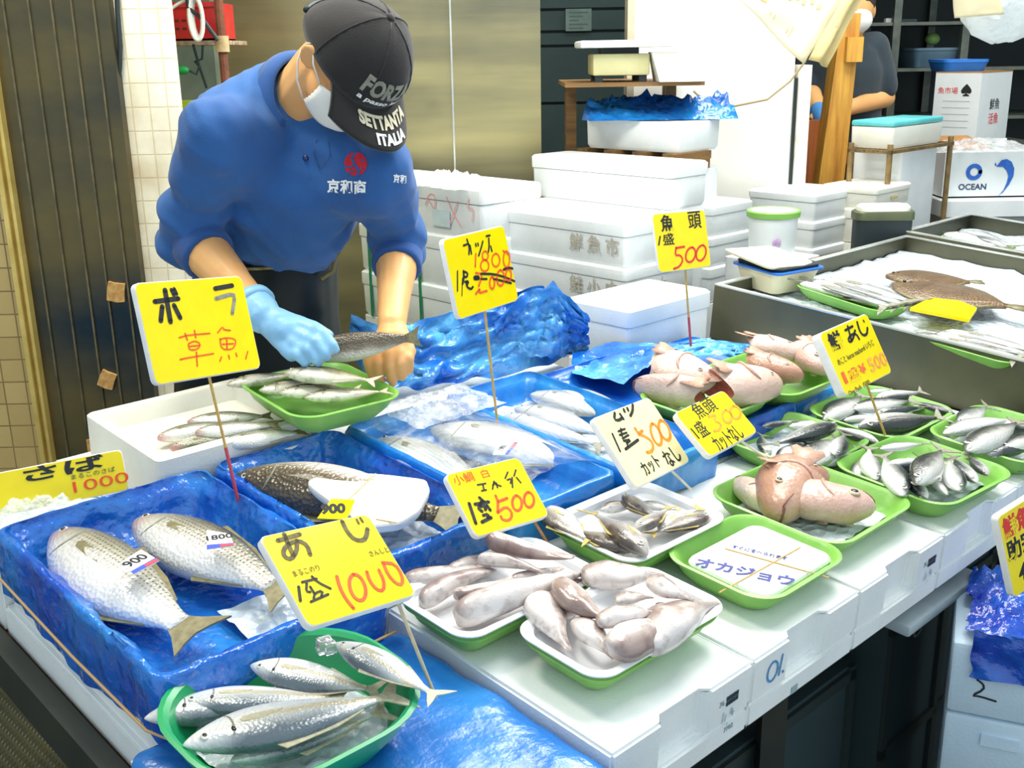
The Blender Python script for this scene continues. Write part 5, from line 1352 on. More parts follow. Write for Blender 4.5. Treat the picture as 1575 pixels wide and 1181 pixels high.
def fish_head(nose, tail, skin, label, dorsal=1, roll=0, eye=.05, squash=1.0, fins=2, group='fish heads on the green baskets', seed=0):
    a, b = Vector(nose), Vector(tail); x = (b - a); L = x.length; x.normalize()
    z = TN.cross(x).normalized() * dorsal; z = Matrix.Rotation(math.radians(roll), 3, x) @ z; y = z.cross(x)
    mw = Matrix(((x.x * L, y.x * L, z.x * L, a.x), (x.y * L, y.y * L, z.y * L, a.y), (x.z * L, y.z * L, z.z * L, a.z), (0, 0, 0, 1)))
    rings = []; nr = 26
    for i in range(22):
        t = i / 21; hu, hl, w = smooth_tab(HEADP, t); ring = []
        for k in range(nr):
            an = 2 * math.pi * k / nr; zz = math.sin(an) * (hu if math.sin(an) > 0 else hl) * squash; yy = math.cos(an) * w
            g = 1 - .05 * math.exp(-((t - .62 - .08 * math.cos(zz * 4)) / .03) ** 2)      # groove of the gill cover
            n_ = .018 * noise.noise(Vector((t * 3 + seed, zz * 3, yy * 4)))
            ring.append(Vector((t + .06 * math.cos(an * 2) * t, yy * g + n_, zz * g + n_)))
        rings.append(ring)
    bd = MB().loft(rings, caps=False); bd.f.append(tuple(range(nr))[::-1])
    o = bd.build('fish_head', skin, None, mw, True)
    tag(o, label, 'fish head', group)
    def ch(n, mb, m): 
        q = mb.build(n, m, None, None, True); q.parent = o; return q
    cut = MB(); cen = sum(rings[-1], Vector()) / nr - Vector((.06, 0, 0)); cut.v = rings[-1] + [cen]; cut.f = [(k, (k + 1) % nr, nr) for k in range(nr)]
    ch('cut_face', cut, M_CUT)
    for s in (-1, 1):
        hu, hl, w = smooth_tab(HEADP, .30)
        c = Vector((.30, s * w * .93, .11 * squash))
        eye_ = eye; e = ch('eye', MB().ball(c, eye, eye * .4, eye, None, 14, 8), M_EYERING)
        p = ch('pupil', MB().ball(c + Vector((0, s * eye * .22, 0)), eye * .66, eye * .3, eye * .66, None, 12, 8), M_EYEB); p.parent = e
    for s in (-1, 1):
        pts = []
        for k in range(11):
            a_ = -1.3 + 2.5 * k / 10; t = .50 + .16 * math.cos(a_); hu, hl, w = smooth_tab(HEADP, t); zz = .29 * math.sin(a_) * squash
            hh = (hu if zz > 0 else hl) * squash
            pts.append(Vector((t, s * w * max(.12, 1 - (zz / hh) ** 2) ** .5 * 1.01, zz)))
        ch('gill_cover', MB().tube(pts, [.006, .014, .02, .022, .022, .022, .022, .022, .02, .014, .006], 6), plain('gill_edge', (196, 158, 142), (176, 136, 120), 30, .35))
        pts = [Vector((t, s * smooth_tab(HEADP, t)[2] * .98, -.02 - .35 * t)) for t in (.02, .05, .08, .12, .16)]
        ch('jaw_line', MB().tube(pts, .007, 6), plain('mouth_dark', (120, 70, 64), rough=.4))
    mo = ch('mouth', MB().ball((.03, 0, -.04), .035, .10, .02, None, 12, 6), plain('mouth_dark', (120, 70, 64), rough=.4))
    for k in range(fins):
        fx = .72 + .16 * k; s = 1 if k % 2 == 0 else -1; w = smooth_tab(HEADP, min(fx, 1))[2] * .95
        pts = []
        sd_ = -1 if dorsal > 0 else 1; base = Vector((fx, sd_ * w * .9, -.05 + .10 * k))
        f_ = MB(); n = 7; tip = [base + Vector((.40 * math.cos(a_), sd_ * (.02 + .02 * k), .40 * math.sin(a_))) * (1 if j % 2 else .86) for j, a_ in enumerate(-.5 + j_ * .17 + .5 * k for j_ in range(n))]
        A = [base + Vector((0, 0, -.05)), *tip, base + Vector((0, 0, .05))]
        f_.loft([A, [q + Vector((0, .012, 0)) for q in A]]); ch('pectoral_fin', f_, M_RAYFIN)
    return o
tray(.195, .462, .052, .318, 0, .046, M_GREEN, 'green basket of pink fish heads at the table edge beside the written foam lid', group=G_GT, name='green_basket')
ice_bed(.23, .43, .09, .28, .014, .008, 'crushed ice under the pink fish heads in the front basket', 20, 16)
fish_head(P(1346, 782, .045), P(1216, 762, .055), HS[0], 'big pinkish fish head with a round eye in the front green basket', 1, 4, .075, .92, 0, seed=1)
fish_head(P(1196, 792, .05), P(1228, 722, .06), HS[1], 'brown fish head pointing mouth down in the front green basket', 1, 6, .04, .8, 1, seed=2)
fish_head(P(1128, 742, .035), P(1192, 775, .04), HS[2], 'pale fish collar piece at the rear end of the front green basket', 1, -20, .03, .8, 1, seed=3)
fish_head(P(1275, 735, .06), P(1180, 730, .075), HS[1], 'reddish brown fish head with spread fins behind the big eyed one', 1, 12, .04, .55, 1, seed=4)
tray(.372, .622, .438, .632, .048, .044, M_GREEN, 'green basket of fish heads standing on the blue box behind the small yellow card', group=G_GT, name='green_basket')
tray(.628, .858, .425, .660, .042, .044, M_GREEN, 'green basket of fish heads by the corner of the steel trough', group=G_GT, name='green_basket')
fish_head(P(1108, 592, .12), P(1012, 556, .14), HS[2], 'large pale fish head on top of the basket behind the small yellow card', 1, -10, .04, .95, 1, seed=5)
fish_head(P(975, 592, .10), P(1080, 606, .11), HS[0], 'long speckled fish head lying at the front of the basket behind the small yellow card', 1, 10, .03, .5, 2, seed=6)
fish_head(P(1198, 592, .10), P(1100, 590, .13), HS[2], 'triangular pale fish collar at the trough end of the basket behind the small yellow card', 1, -12, .03, .75, 1, seed=7)
fish_head(P(1236, 545, .12), P(1150, 530, .13), HS[2], 'pale fish head with long spines topmost in the basket by the trough corner', 1, 10, .04, .8, 2, seed=8)
fish_head(P(1236, 580, .11), P(1152, 556, .12), HS[1], 'brown streaked fish head at the front of the basket by the trough corner', 1, -5, .03, .7, 1, seed=9)
fish_head(P(1276, 570, .11), P(1232, 536, .12), HS[0], 'fish head with a dark red eye behind the fresh horse mackerel card', 1, 0, .06, .9, 1, seed=10)

# --- big emerald tray of large horse mackerel
bt = tray(-.805, -.515, .150, .405, .0, .058, M_GREENTEAL, 'emerald oval tray of large horse mackerel at the table corner', group=None, name='green_tray', inset=.03, r=.105, rot=0)
big = [((272, 1082), (546, 1068), .040, 'aji', 'large horse mackerel lying mouth open second from the far rim of the emerald tray', -1),
       ((222, 1104), (520, 1060), .034, 'aji2', 'large horse mackerel whose snout juts over the rim of the emerald tray', -1),
       ((282, 1148), (628, 1058), .058, 'aji', 'large horse mackerel with a clear round eye on top in the emerald tray', -1),
       ((354, 1170), (610, 1092), .038, 'aji2', 'large horse mackerel belly up along the front rim of the emerald tray', -1),
       ((384, 1024), (598, 1060), .046, 'aji', 'large horse mackerel lying along the far rim of the emerald tray', -1),
       ((518, 988), (680, 1078), .075, 'aji2', 'large horse mackerel slanting over the tray rim beneath the card stick', -1)]
for a, c, w, k, l, d in big: put_fish(k, 'horse_mackerel', P(*a, w), P(*c, w - .004), l, 'fish', 'large horse mackerel in the emerald tray', d, rng.uniform(-10, 10))
ice_bed(-.765, -.555, .195, .365, .012, .010, 'crushed ice under the large horse mackerel', 26, 22)
for (px, py, r, lb) in ((499, 992, .010, 'clear ice cube at the rim of the emerald tray nearer the snout'), (508, 996, .008, 'smaller clear ice lump beside the ice cube')):
    q = P(px, py, .07)
    N = Nodes('clear_ice'); N.set(col=(1, 1, 1), rough=.08, trans=.9)
    tag(bevel_box('ice_cube', (-r, r, -r * .8, r * .8, -r, r), N.m, None, Matrix.Translation(q) @ Matrix.Rotation(.5, 4, 'Z') @ Matrix.Rotation(.3, 4, 'X'), .003), lb, 'ice cube')

# --- the two striped mullets, price stickers on them
def price_sticker(quad, w, txt, label, sz, parent=None):
    q = [P(x, y, w) for x, y in quad]
    c = sum(q, Vector()) / 4; mw = frame_mat(c, q[1] - q[0], q[3] - q[0]); inv = mw.inverted()
    pts = [inv @ p for p in q]; pts = [Vector((p.x, p.y, 0)) for p in pts]
    o = mesh('price_sticker', pts + [p + Vector((0, 0, .0012)) for p in pts], [(3, 2, 1, 0), (4, 5, 6, 7), (0, 1, 5, 4), (1, 2, 6, 5), (2, 3, 7, 6), (3, 0, 4, 7)], plain('white_sticker', (244, 244, 246), rough=.4), None, mw, False)
    tag(o, label, 'price sticker', 'price stickers on whole fish')
    tw_ = (pts[1] - pts[0]).length
    up = (pts[3] - pts[0])
    lettering(txt, M_INK, mw @ Matrix.Translation((-tw_ * .02, up.length * .12, .0014)), sz, o, weight=.02)
    lo = [pts[0] * (1 - .0) , pts[1], pts[1].lerp(pts[2], .22), pts[0].lerp(pts[3], .22)]
    mesh('blue_band', [p + Vector((0, 0, .0016)) for p in lo], [(0, 1, 2, 3)], plain('sticker_blue', (70, 90, 200), rough=.4), o, mw, False)
    lo = [pts[0].lerp(pts[1], .5), pts[1], pts[1].lerp(pts[2], .16), pts[0].lerp(pts[1], .5).lerp(pts[3].lerp(pts[2], .5), .16)]
    mesh('red_band', [p + Vector((0, 0, .0019)) for p in lo], [(0, 1, 2, 3)], plain('sticker_red', (220, 80, 90), rough=.4), o, mw, False)
ice_bed(-.60, -.47, .42, .56, .016, .008, 'crushed ice at the tails in the blue lined box of two mullets', 24, 24)
put_fish('mullet', 'striped_mullet', P(84, 826, .045), P(322, 972, .045), 'whole striped mullet with a reddish head next to the twine in the blue lined box', 'fish', 'whole striped mullets', 1, 12)
put_fish('mullet2', 'striped_mullet', P(212, 803, .05), P(444, 922, .048), 'whole striped mullet beside the yellow horse mackerel card in the blue lined box', 'fish', 'whole striped mullets', 1, 10)
price_sticker([(206, 884), (245, 863), (217, 846), (185, 866)], .095, '900', 'white price sticker reading 900 on the mullet by the twine', .024)
price_sticker([(318, 846), (360, 840), (354, 822), (318, 816)], .10, '1800', 'white price sticker on the mullet by the yellow card', .020)

# --- box two: mullet under a tied lid, small yellow price tag
ice_bed(-.39, -.18, .49, .87, .014, .004, 'dark melt ice in the blue box of the single mullet', 24, 30)
put_fish('dmullet', 'striped_mullet', P(364, 735, .050), P(716, 806, .045), 'dark backed mullet tied under a white foam lid', 'fish', 'whole striped mullets', -1, 28)
ql = [P(x, y, w) for x, y, w in ((468, 740, .085), (500, 722, .085), (590, 727, .085), (656, 735, .085), (662, 752, .084), (645, 785, .083), (615, 806, .080), (560, 812, .08))]
c = sum(ql, Vector()) / len(ql); lm2 = Matrix.Translation(c) @ TM.to_3x3().to_4x4(); inv = lm2.inverted(); pl = [inv @ p for p in ql]
cc = sum(pl, Vector()) / len(pl)
b = MB(); sub = []
for i, p in enumerate(pl):
    q, s_ = pl[i - 1], pl[(i + 1) % len(pl)]
    sub += [p.lerp(q, .18), p.lerp(q, .05).lerp(s_, .05), p.lerp(s_, .18)]
b.loft([[Vector((p.x * k, p.y * k, z)) for p in sub] for z, k in ((-.018, .94), (-.014, .98), (-.004, 1.0), (-.001, .985), (0, .96))])
lid2 = b.build('foam_sheet', M_FOAM_WARM, None, lm2); tag(lid2, 'cream foam lid tied with string over the dark backed mullet', 'lid')
f = plane_map(lm2, (360, 620, .25397))
for a_, c_ in (((858, 430), (690, 590)), ((860, 705), (985, 728))):
    MB().tube([Vector(f(*a_)).to_3d() + Vector((0, 0, .001)), Vector(f(*c_)).to_3d() + Vector((0, 0, .001))], .0010, 6).build('string', M_STRING, lid2, lm2)
q = [P(x, y, .092) for x, y in ((488, 798), (533, 800), (546, 770), (510, 768))]
c = sum(q, Vector()) / 4; mw = frame_mat(c, q[1] - q[0], q[3] - q[0]); pts = [mw.inverted() @ p for p in q]
tg = mesh('price_tag', [Vector((p.x, p.y, 0)) for p in pts] + [Vector((p.x, p.y, .0015)) for p in pts], [(3, 2, 1, 0), (4, 5, 6, 7), (0, 1, 5, 4), (1, 2, 6, 5), (2, 3, 7, 6), (3, 0, 4, 7)], M_YELLOW, None, mw, False)
tag(tg, 'small yellow price tag with bold black zeros on the tied foam lid', 'price tag')
f = plane_map(mw @ Matrix.Translation((0, 0, .0015)), (360, 620, .25397))
fit_word(f, mw @ Matrix.Translation((0, 0, .0015)), '900', (600, 640, 150, 62), M_INK, tg, angle=12, weight=.05)

# --- wrapped bonito in the sky blue box, pale fish behind
put_fish('bonito', 'wrapped_fish', P(578, 678, .045), P(800, 800, .045), 'pale belly of a wrapped silver fish at the near side of the sky blue box', 'fish', 'wrapped silver fish', 1, 14)
put_fish('bonito', 'wrapped_fish', P(662, 660, .055), P(948, 727, .050), 'wrapped silver fish with a price sticker in the sky blue box', 'fish', 'wrapped silver fish', 1, 10)
price_sticker([(781, 700), (797, 681), (767, 678), (758, 700)], .105, '1980', 'white price sticker with red and blue edge on the wrapped silver fish', .014)
M_WRAP = film('cling_wrap', (248, 250, 250), (.04, .32), .08, .9, 60, 30)
v, fcs = [], []
for i in range(31):
    for j in range(21):
        x, y = -.12 + .205 * i / 30, .46 + .42 * j / 20
        v.append(T(x, y, .088 + .022 * math.sin(math.pi * i / 30) + .006 * noise.noise(Vector((x * 40, y * 30, 2)))))
for i in range(30):
    for j in range(20): k = i * 21 + j; fcs.append((k, k + 21, k + 22, k + 1))
tag(mesh('cling_film', v, fcs, M_WRAP), 'clear cling film stretched over the two wrapped silver fish', 'film')
for (a, c, w, d, l) in (((776, 640), (930, 690), .035, 1, 'pale silver fish lying nearest the blue divider behind the wrapped fish'), ((792, 628), (945, 676), .048, 1, 'pale silver fish second from the divider in the rear sky blue box'), ((816, 606), (965, 648), .042, 1, 'pale silver fish third from the divider in the rear sky blue box'),
                        ((850, 602), (985, 640), .050, 1, 'pale silver fish along the far wall of the rear sky blue box')):
    put_fish('white', 'silver_fish', P(*a, w), P(*c, w), l, 'fish', 'pale silver fish in the rear blue box', d, 8)
put_fish('tg0', 'silver_fish', P(1000, 690, .03), P(1060, 712, .02), 'dark eyed silver fish peeping out beside the cream card', 'fish', None, 1, 0)
ice_bed(.13, .36, .43, .89, .022, .006, 'crushed ice under the pale silver fish', 24, 40)
ice_bed(.06, .20, .30, .415, .006, .007, 'crushed ice melting on the table by the cream card stick', 24, 20)

# --- fish of the cream box and the fishmonger's basket
for (a, c, w, d, l) in (((242, 674), (372, 650), .088, 1, 'grey mullet nearest the outer corner of the open cream box'), ((262, 690), (404, 668), .088, -1, 'grey mullet at the near wall of the open cream box, before the card stick'), ((288, 650), (420, 640), .086, 1, 'grey mullet at the rear wall of the open cream box'),
                        ((336, 684), (474, 664), .092, 1, 'grey mullet at the inner end of the open cream box'), ((300, 666), (432, 654), .106, 1, 'grey mullet on top of the others in the open cream box'), ((376, 664), (500, 652), .090, 1, 'grey mullet under the fishmonger\'s green basket')):
    put_fish('gmullet', 'grey_mullet', P(*a, w), P(*c, w), l, 'fish', 'grey mullets in the cream box', d, 10)
tray(-.285, -.060, .800, 1.050, .104, .046, M_GREEN, 'green basket of spotted fish in front of the fishmonger', group=G_GT, name='green_basket', rot=-4)
for (a, c, w, d, l) in (((348, 592), (470, 574), .150, 1, 'spotted fish lying along the worker side rim of his green basket'), ((398, 600), (520, 590), .155, 1, 'spotted fish in the middle of the fishmonger\'s green basket'), ((428, 604), (560, 600), .160, 1, 'spotted fish second from the front of the fishmonger\'s green basket'),
                        ((468, 612), (604, 602), .158, 1, 'pale bellied fish at the front of the fishmonger\'s green basket'), ((436, 572), (584, 588), .190, 1, 'silver fish lying on top across the fishmonger\'s green basket')):
    put_fish('green', 'spotted_fish', P(*a, w), P(*c, w - .004), l, 'fish', 'spotted fish in the fishmonger\'s basket', d, rng.uniform(-8, 14))

# --- goods in the steel troughs
def at_t(x, y, w=.112): return P(x, y, w)
q = at_t(1190, 458)
u, v = uv(1188, 430, .13)
tm_ = TM @ Matrix.Translation((u + .02, v, .108)) @ Matrix.Rotation(-.15, 4, 'Z')
tub = empty('food_tub', tm_, 'beige plastic tub with blue rim and loose lid in the steel trough corner', 'tub')
rr2 = lambda a, b_, z: [Vector((x, y, z)) for x, y in rrect(a, b_, .02, 5)]
M_TUB = plain('beige_tub', (236, 226, 190), (226, 214, 176), 10, .4)
MB().loft([rr2(.075, .062, 0), rr2(.09, .078, .058), rr2(.087, .075, .058), rr2(.073, .06, .004)]).build('body', M_TUB, tub, tm_)
MB().loft([rr2(.091, .079, .056), rr2(.098, .086, .058), rr2(.098, .086, .063), rr2(.088, .076, .064), rr2(.088, .076, .058)]).build('rim', plain('tub_blue_rim', (44, 110, 200), rough=.35), tub, tm_)
MB().loft([rr2(.088, .076, .066), rr2(.09, .078, .072)]).build('dark_contents', M_BLACK, tub, tm_)
MB().loft([rr2(.10, .086, 0), rr2(.102, .088, .006), rr2(.085, .07, .009)]).build('lid', M_TUB, tub, tm_ @ Matrix.Translation((-.012, .018, .076)) @ Matrix.Rotation(.09, 4, 'X') @ Matrix.Rotation(.06, 4, 'Y'))
def trough_tray(pa, pb, wd, label, fish, key, flabel, fn='long_fish'):
    a, b_ = Vector(uv(*pa, .115)), Vector(uv(*pb, .115)); c = (a + b_) / 2; L = (b_ - a).length; ang = math.degrees(math.atan2(b_.y - a.y, b_.x - a.x))
    nrm = Vector((-(b_ - a).y, (b_ - a).x)).normalized()
    if nrm.y < 0: nrm = -nrm
    c = c + nrm * wd / 2
    mw = TM @ Matrix.Translation((c.x, c.y, .106)) @ Matrix.Rotation(math.radians(ang), 4, 'Z')
    R = lambda k, z: [Vector((x, y, z)) for x, y in rrect(L / 2 - k, wd / 2 - k, max(.01, .04 - k * .4), 6)]
    o = MB().loft([R(.024, 0), R(.01, .015), R(0, .03), R(.004, .031), R(.014, .016), R(.03, .004)]).build('green_basket', M_GREEN, None, mw)
    tag(o, label, 'tray', G_GT)
    for i in range(fish):
        t = (i + .5) / fish - .5
        s = -1 if i % 2 else 1
        put_fish(key, fn, mw @ Vector((-L * .47 * s, t * wd * .8, .034)), mw @ Vector((L * .49 * s, t * wd * .8 + .004, .034)), flabel % ORD[i], 'fish', flabel % 'one', 1, 10)
trough_tray((1275, 440), (1412, 482), .15, 'green basket of long pale fish in the steel trough behind the tub', 5, 'ribbon', 'long pale fish, %s from the trough wall in the basket by the tub')
trough_tray((1458, 520), (1600, 560), .13, 'green basket of long pale fish at the near wall of the steel trough', 5, 'ribbon', 'long pale fish, %s from the near trough wall in the edge basket')
trough_tray((1478, 368), (1570, 392), .12, 'green basket of pale fish in the far steel trough', 3, 'white', 'pale fish, %s in the basket of the far trough', 'pale_fish')
# flatfish
M_FLAT = fish_material('brown_flatfish_skin', (88, 68, 44), (112, 88, 58), (146, 118, 84), -.2, .3, None, .3, .05, .3, (78, 56, 36))
def flatfish(nose, tail, w, label, seed, belly=False):
    a, b_ = P(*nose, w), P(*tail, w); x = (b_ - a); L = x.length; x.normalize(); y = TN.cross(x).normalized()
    mw = Matrix(((x.x * L, y.x * L, TN.x * L, a.x), (x.y * L, y.y * L, TN.y * L, a.y), (x.z * L, y.z * L, TN.z * L, a.z), (0, 0, 0, 1)))
    tab = [(0, .03, .03), (.06, .13, .04), (.2, .26, .06), (.4, .33, .065), (.6, .27, .055), (.75, .14, .04), (.83, .05, .025), (.86, .04, .02)]
    rings = []
    for i in range(24):
        t = .86 * i / 23; h, th = smooth_tab(tab, t)
        rings.append([Vector((t, math.cos(k) * h, max(-.01, math.sin(k) * th))) for k in (2 * math.pi * j / 22 for j in range(22))])
    o = MB().loft(rings).build('flatfish', M_FLAT, None, mw, True); tag(o, label, 'fish', 'flatfish in the steel trough')
    fr = [(t, smooth_tab(tab, t)[0] + .05 * math.sin(math.pi * (t - .08) / .72)) for t in (.08 + .06 * k for k in range(13))]
    for s, n in ((1, 'dorsal_fin'), (-1, 'anal_fin')):
        ol = [Vector((t, s * h, .008)) for t, h in fr] + [Vector((t, s * (smooth_tab(tab, t)[0] - .02), .012)) for t, h in fr[::-1]]
        q_ = MB().loft([ol, [p + Vector((0, 0, .008)) for p in ol]]).build(n, M_FINOLIVE, None, None, True); q_.parent = o
    ol = [Vector(p) for p in ((.84, .03, .008), (.93, .07, .008), (1.0, .08, .008), (1.0, -.08, .008), (.93, -.07, .008), (.84, -.03, .008))]
    q_ = MB().loft([ol, [p + Vector((0, 0, .01)) for p in ol]]).build('tail_fin', M_FINOLIVE, None, None, True); q_.parent = o
    for dx in (0, .05):
        q_ = MB().ball((.08 + dx, .03, .05), .014, .014, .01, None, 10, 6).build('eye', M_EYEB, None, None, True); q_.parent = o
flatfish((1362, 426), (1512, 436), .125, 'brown flatfish lying behind the larger one in the steel trough', 1)
flatfish((1372, 440), (1580, 478), .135, 'large brown flatfish with its tail to the aisle in the steel trough', 2)
for (a, c, l) in (((1395, 515), (1500, 530), 'dark fish lying on ice at the near wall of the steel trough'),):
    put_fish('sa2', 'dark_fish', P(*a, .115), P(*c, .115), l, 'fish')
# ================================================================== price cards
CARDS = {"bora": [[-0.4724, 1.6146, 1.2269], [[0.5591, -0.191, 0.8068], [0.8206, 0.2667, -0.5055], [-0.1186, 0.9447, 0.3058]], 0.2024, 0.1485, [-0.4447, 1.6246, 0.9432]], "katsuo": [[-0.0505, 1.944, 1.2433], [[0.5918, -0.1808, 0.7856], [0.806, 0.1235, -0.5788], [0.0076, 0.9757, 0.2188]], 0.1775, 0.1398, [-0.029, 1.954, 0.9499]], "kashira": [[0.3881, 2.4334, 1.2099], [[0.8299, -0.1152, 0.5459], [0.5572, 0.2186, -0.8011], [-0.027, 0.969, 0.2456]], 0.1563, 0.1281, [0.4155, 2.4434, 0.9732]], "aji_s": [[0.6671, 2.0279, 1.0536], [[0.7299, -0.3679, 0.5762], [0.681, 0.3184, -0.6594], [0.0591, 0.8737, 0.4829]], 0.1711, 0.1243, [0.7376, 2.0379, 0.887]], "mutsu": [[0.218405, 1.719025, 0.9949], [[0.577, -0.5041, 0.6427], [0.8129, 0.4304, -0.3922], [-0.0789, 0.7488, 0.6581]], 0.19247, 0.12996, [0.3157, 1.8195, 0.8663]], "kashira3": [[0.3565675, 1.7961544999999999, 0.9980575], [[0.7032, -0.5621, 0.4354], [0.7092, 0.512, -0.4846], [0.0495, 0.6496, 0.7587]], 0.145136, 0.09428049999999999, [0.4912, 1.8713, 0.8805]], "kodai": [[-0.0237, 1.5368, 0.9758], [[0.7293, -0.4389, 0.5249], [0.6791, 0.5583, -0.4766], [-0.0838, 0.704, 0.7052]], 0.1503, 0.1046, [0.0539, 1.5468, 0.8852]], "aji": [[-0.2072, 1.1758, 1.0394], [[0.6334, -0.5253, 0.5682], [0.7547, 0.5814, -0.3039], [-0.1707, 0.6213, 0.7647]], 0.168, 0.1224, [-0.1054, 1.1858, 0.8646]]}
def price_card(key, label, face, dy_stick=.0, tip=False, stick_at=.5, th=.012, stick=None, stick_px=None):
    (c, R, w, h, base) = CARDS[key]
    mw = Matrix(((R[0][0], R[0][1], R[0][2], c[0]), (R[1][0], R[1][1], R[1][2], c[1]), (R[2][0], R[2][1], R[2][2], c[2]), (0, 0, 0, 1)))
    r = empty('price_card', Vector(base), label, 'price card', 'price cards on sticks')
    R_ = lambda z, k: [Vector((x, y, z)) for x, y in rrect(w / 2 + .0015 - k, h / 2 + .0015 - k, .010, 4)]
    MB().loft([R_(-th, .002), R_(-th + .002, 0), R_(-.002, 0), R_(-.0004, .001)]).build('board', M_CARDWHITE, r, mw)
    MB().loft([R_(-.0006, .0012), R_(.0, .0016)]).build('face', face, r, mw)
    s0 = Vector(mw @ Vector(((stick_at - .5) * w, -h / 2 + .02, -th * .5)))
    b0 = Vector(base)
    d = (b0 - s0).normalized()
    MB().tube([s0, b0 + d * .012], .0024, 8).build('stick', stick or M_STICK, r, I4)
    if tip: MB().tube([b0 - d * (.05 if tip is True else tip), b0 + d * .010], .0029, 8).build('stick_tip', M_STICKRED, r, I4)
    return r, mw
def writer(key, r, mw, crop):
    f = plane_map(mw, crop)
    def w_(body, box, m=M_INK, **k): return fit_word(f, mw, body, box, m, r, **k)
    def t_(strokes, width, m=M_RED): return trace(f, strokes, width, m, r, mw)
    return w_, t_
def oval(cx, cy, rx, ry, tilt=0, n=14, start=-90):
    ca, sa = math.cos(math.radians(tilt)), math.sin(math.radians(tilt))
    return [(cx + rx * math.cos(t) * ca - ry * math.sin(t) * sa, cy + rx * math.cos(t) * sa + ry * math.sin(t) * ca) for t in (math.radians(start + 360 * i / n) for i in range(n + 1))]

# striped mullet
r, mw = price_card('bora', 'largest yellow price card, for mullet, standing before the worker\'s gloved arm', M_YELLOW, tip=.09, stick_at=.50)
wd, tr_ = writer('bora', r, mw, (180, 400, .18625))
tr_([(.0075, [(310, 343), (505, 318)]), (.0085, [(395, 250), (440, 508)]), (.008, [(372, 385), (360, 500)]), (.008, [(470, 375), (520, 475)]), (.006, [(447, 245), (468, 288)]), (.006, [(470, 238), (490, 280)])], .008, M_INK)
tr_([(.0075, [(808, 236), (950, 210)])], .008, M_INK)
tr_([(.0065, [(815, 318), (965, 275), (968, 330), (950, 440)])], .0065, plain('scraped_grey_ink', (112, 112, 112), (150, 146, 130), 90, .6))
tr_([[(512, 640), (590, 618), (765, 605)], [(638, 580), (650, 640)], [(560, 605), (580, 660)], [(590, 690), (640, 665), (690, 690), (670, 735), (600, 745), (588, 700)], [(600, 712), (680, 705)], [(520, 820), (620, 800), (795, 772)], [(655, 760), (662, 875)],
     [(830, 600), (870, 548), (880, 575), (935, 580)], [(850, 650), (860, 735), (950, 740), (980, 690), (975, 650), (900, 640), (850, 655)], [(905, 655), (908, 730)], [(868, 695), (960, 690)], [(862, 800), (848, 835)], [(920, 785), (928, 815)], [(980, 768), (990, 795)], [(1078, 755), (1062, 815)]], .0024)
# bonito
r, mw = price_card('katsuo', 'yellow price card with struck out orange numbers before the foam box pile', M_YELLOW, stick_at=.47)
wd, tr_ = writer('katsuo', r, mw, (660, 330, .15238))
tr_([[(345, 312), (410, 290), (425, 395)], [(380, 250), (405, 330), (400, 400)], [(468, 295), (472, 318)], [(490, 290), (494, 312)], [(540, 270), (520, 350), (498, 415)], [(575, 218), (612, 210)], [(600, 240), (605, 320), (595, 380)], [(620, 320), (632, 370)]], .0038, M_INK)
tr_([[(470, 395), (465, 525)], oval(565, 415, 30, 45), oval(560, 515, 42, 58), oval(672, 460, 40, 66), oval(780, 450, 32, 80), [(745, 365), (800, 400)]], .0036)
tr_([[(470, 590), (540, 600), (500, 720)], [(470, 800), (520, 735), (490, 795), (580, 770)], oval(635, 690, 25, 60), oval(720, 640, 38, 80), oval(800, 610, 28, 60)], .0044)
tr_([(.0045, [(520, 598), (650, 600), (760, 630), (860, 672)]), (.0045, [(650, 650), (740, 670), (825, 692)]), (.005, [(750, 555), (800, 535), (840, 545)]), (.009, [(460, 640), (495, 638)]), (.004, [(520, 650), (580, 650)])], .004, M_INK)
tr_([(.0045, [(345, 575), (390, 590), (380, 630), (350, 630)]), (.0045, [(345, 570), (350, 640), (335, 700)]), (.0045, [(360, 680), (400, 670), (380, 710)]), (.0045, [(375, 690), (380, 730), (420, 755), (440, 730)]), (.002, [(335, 640), (330, 820)]), (.003, [(285, 570), (285, 770)])], .004, M_INK)
# fish heads 500
r, mw = price_card('kashira', 'yellow price card for fish heads on the tallest stick, before the white boxes', M_YELLOW, tip=.06, stick_at=.52, th=.008)
wd, tr_ = writer('kashira', r, mw, (900, 220, .27937))
wd('魚', (450, 440, 72, 92), weight=.02); wd('頭', (602, 423, 72, 96), weight=.008); wd('盛', (458, 528, 62, 64), weight=.008)
tr_([[(412, 515), (405, 560)]], .004, M_INK)
tr_([[(500, 575), (495, 620), (520, 615), (540, 640), (520, 680), (488, 692)], [(500, 578), (545, 570)], oval(580, 615, 26, 42, 15), oval(638, 605, 26, 44, 15)], .0048, M_INKRED)
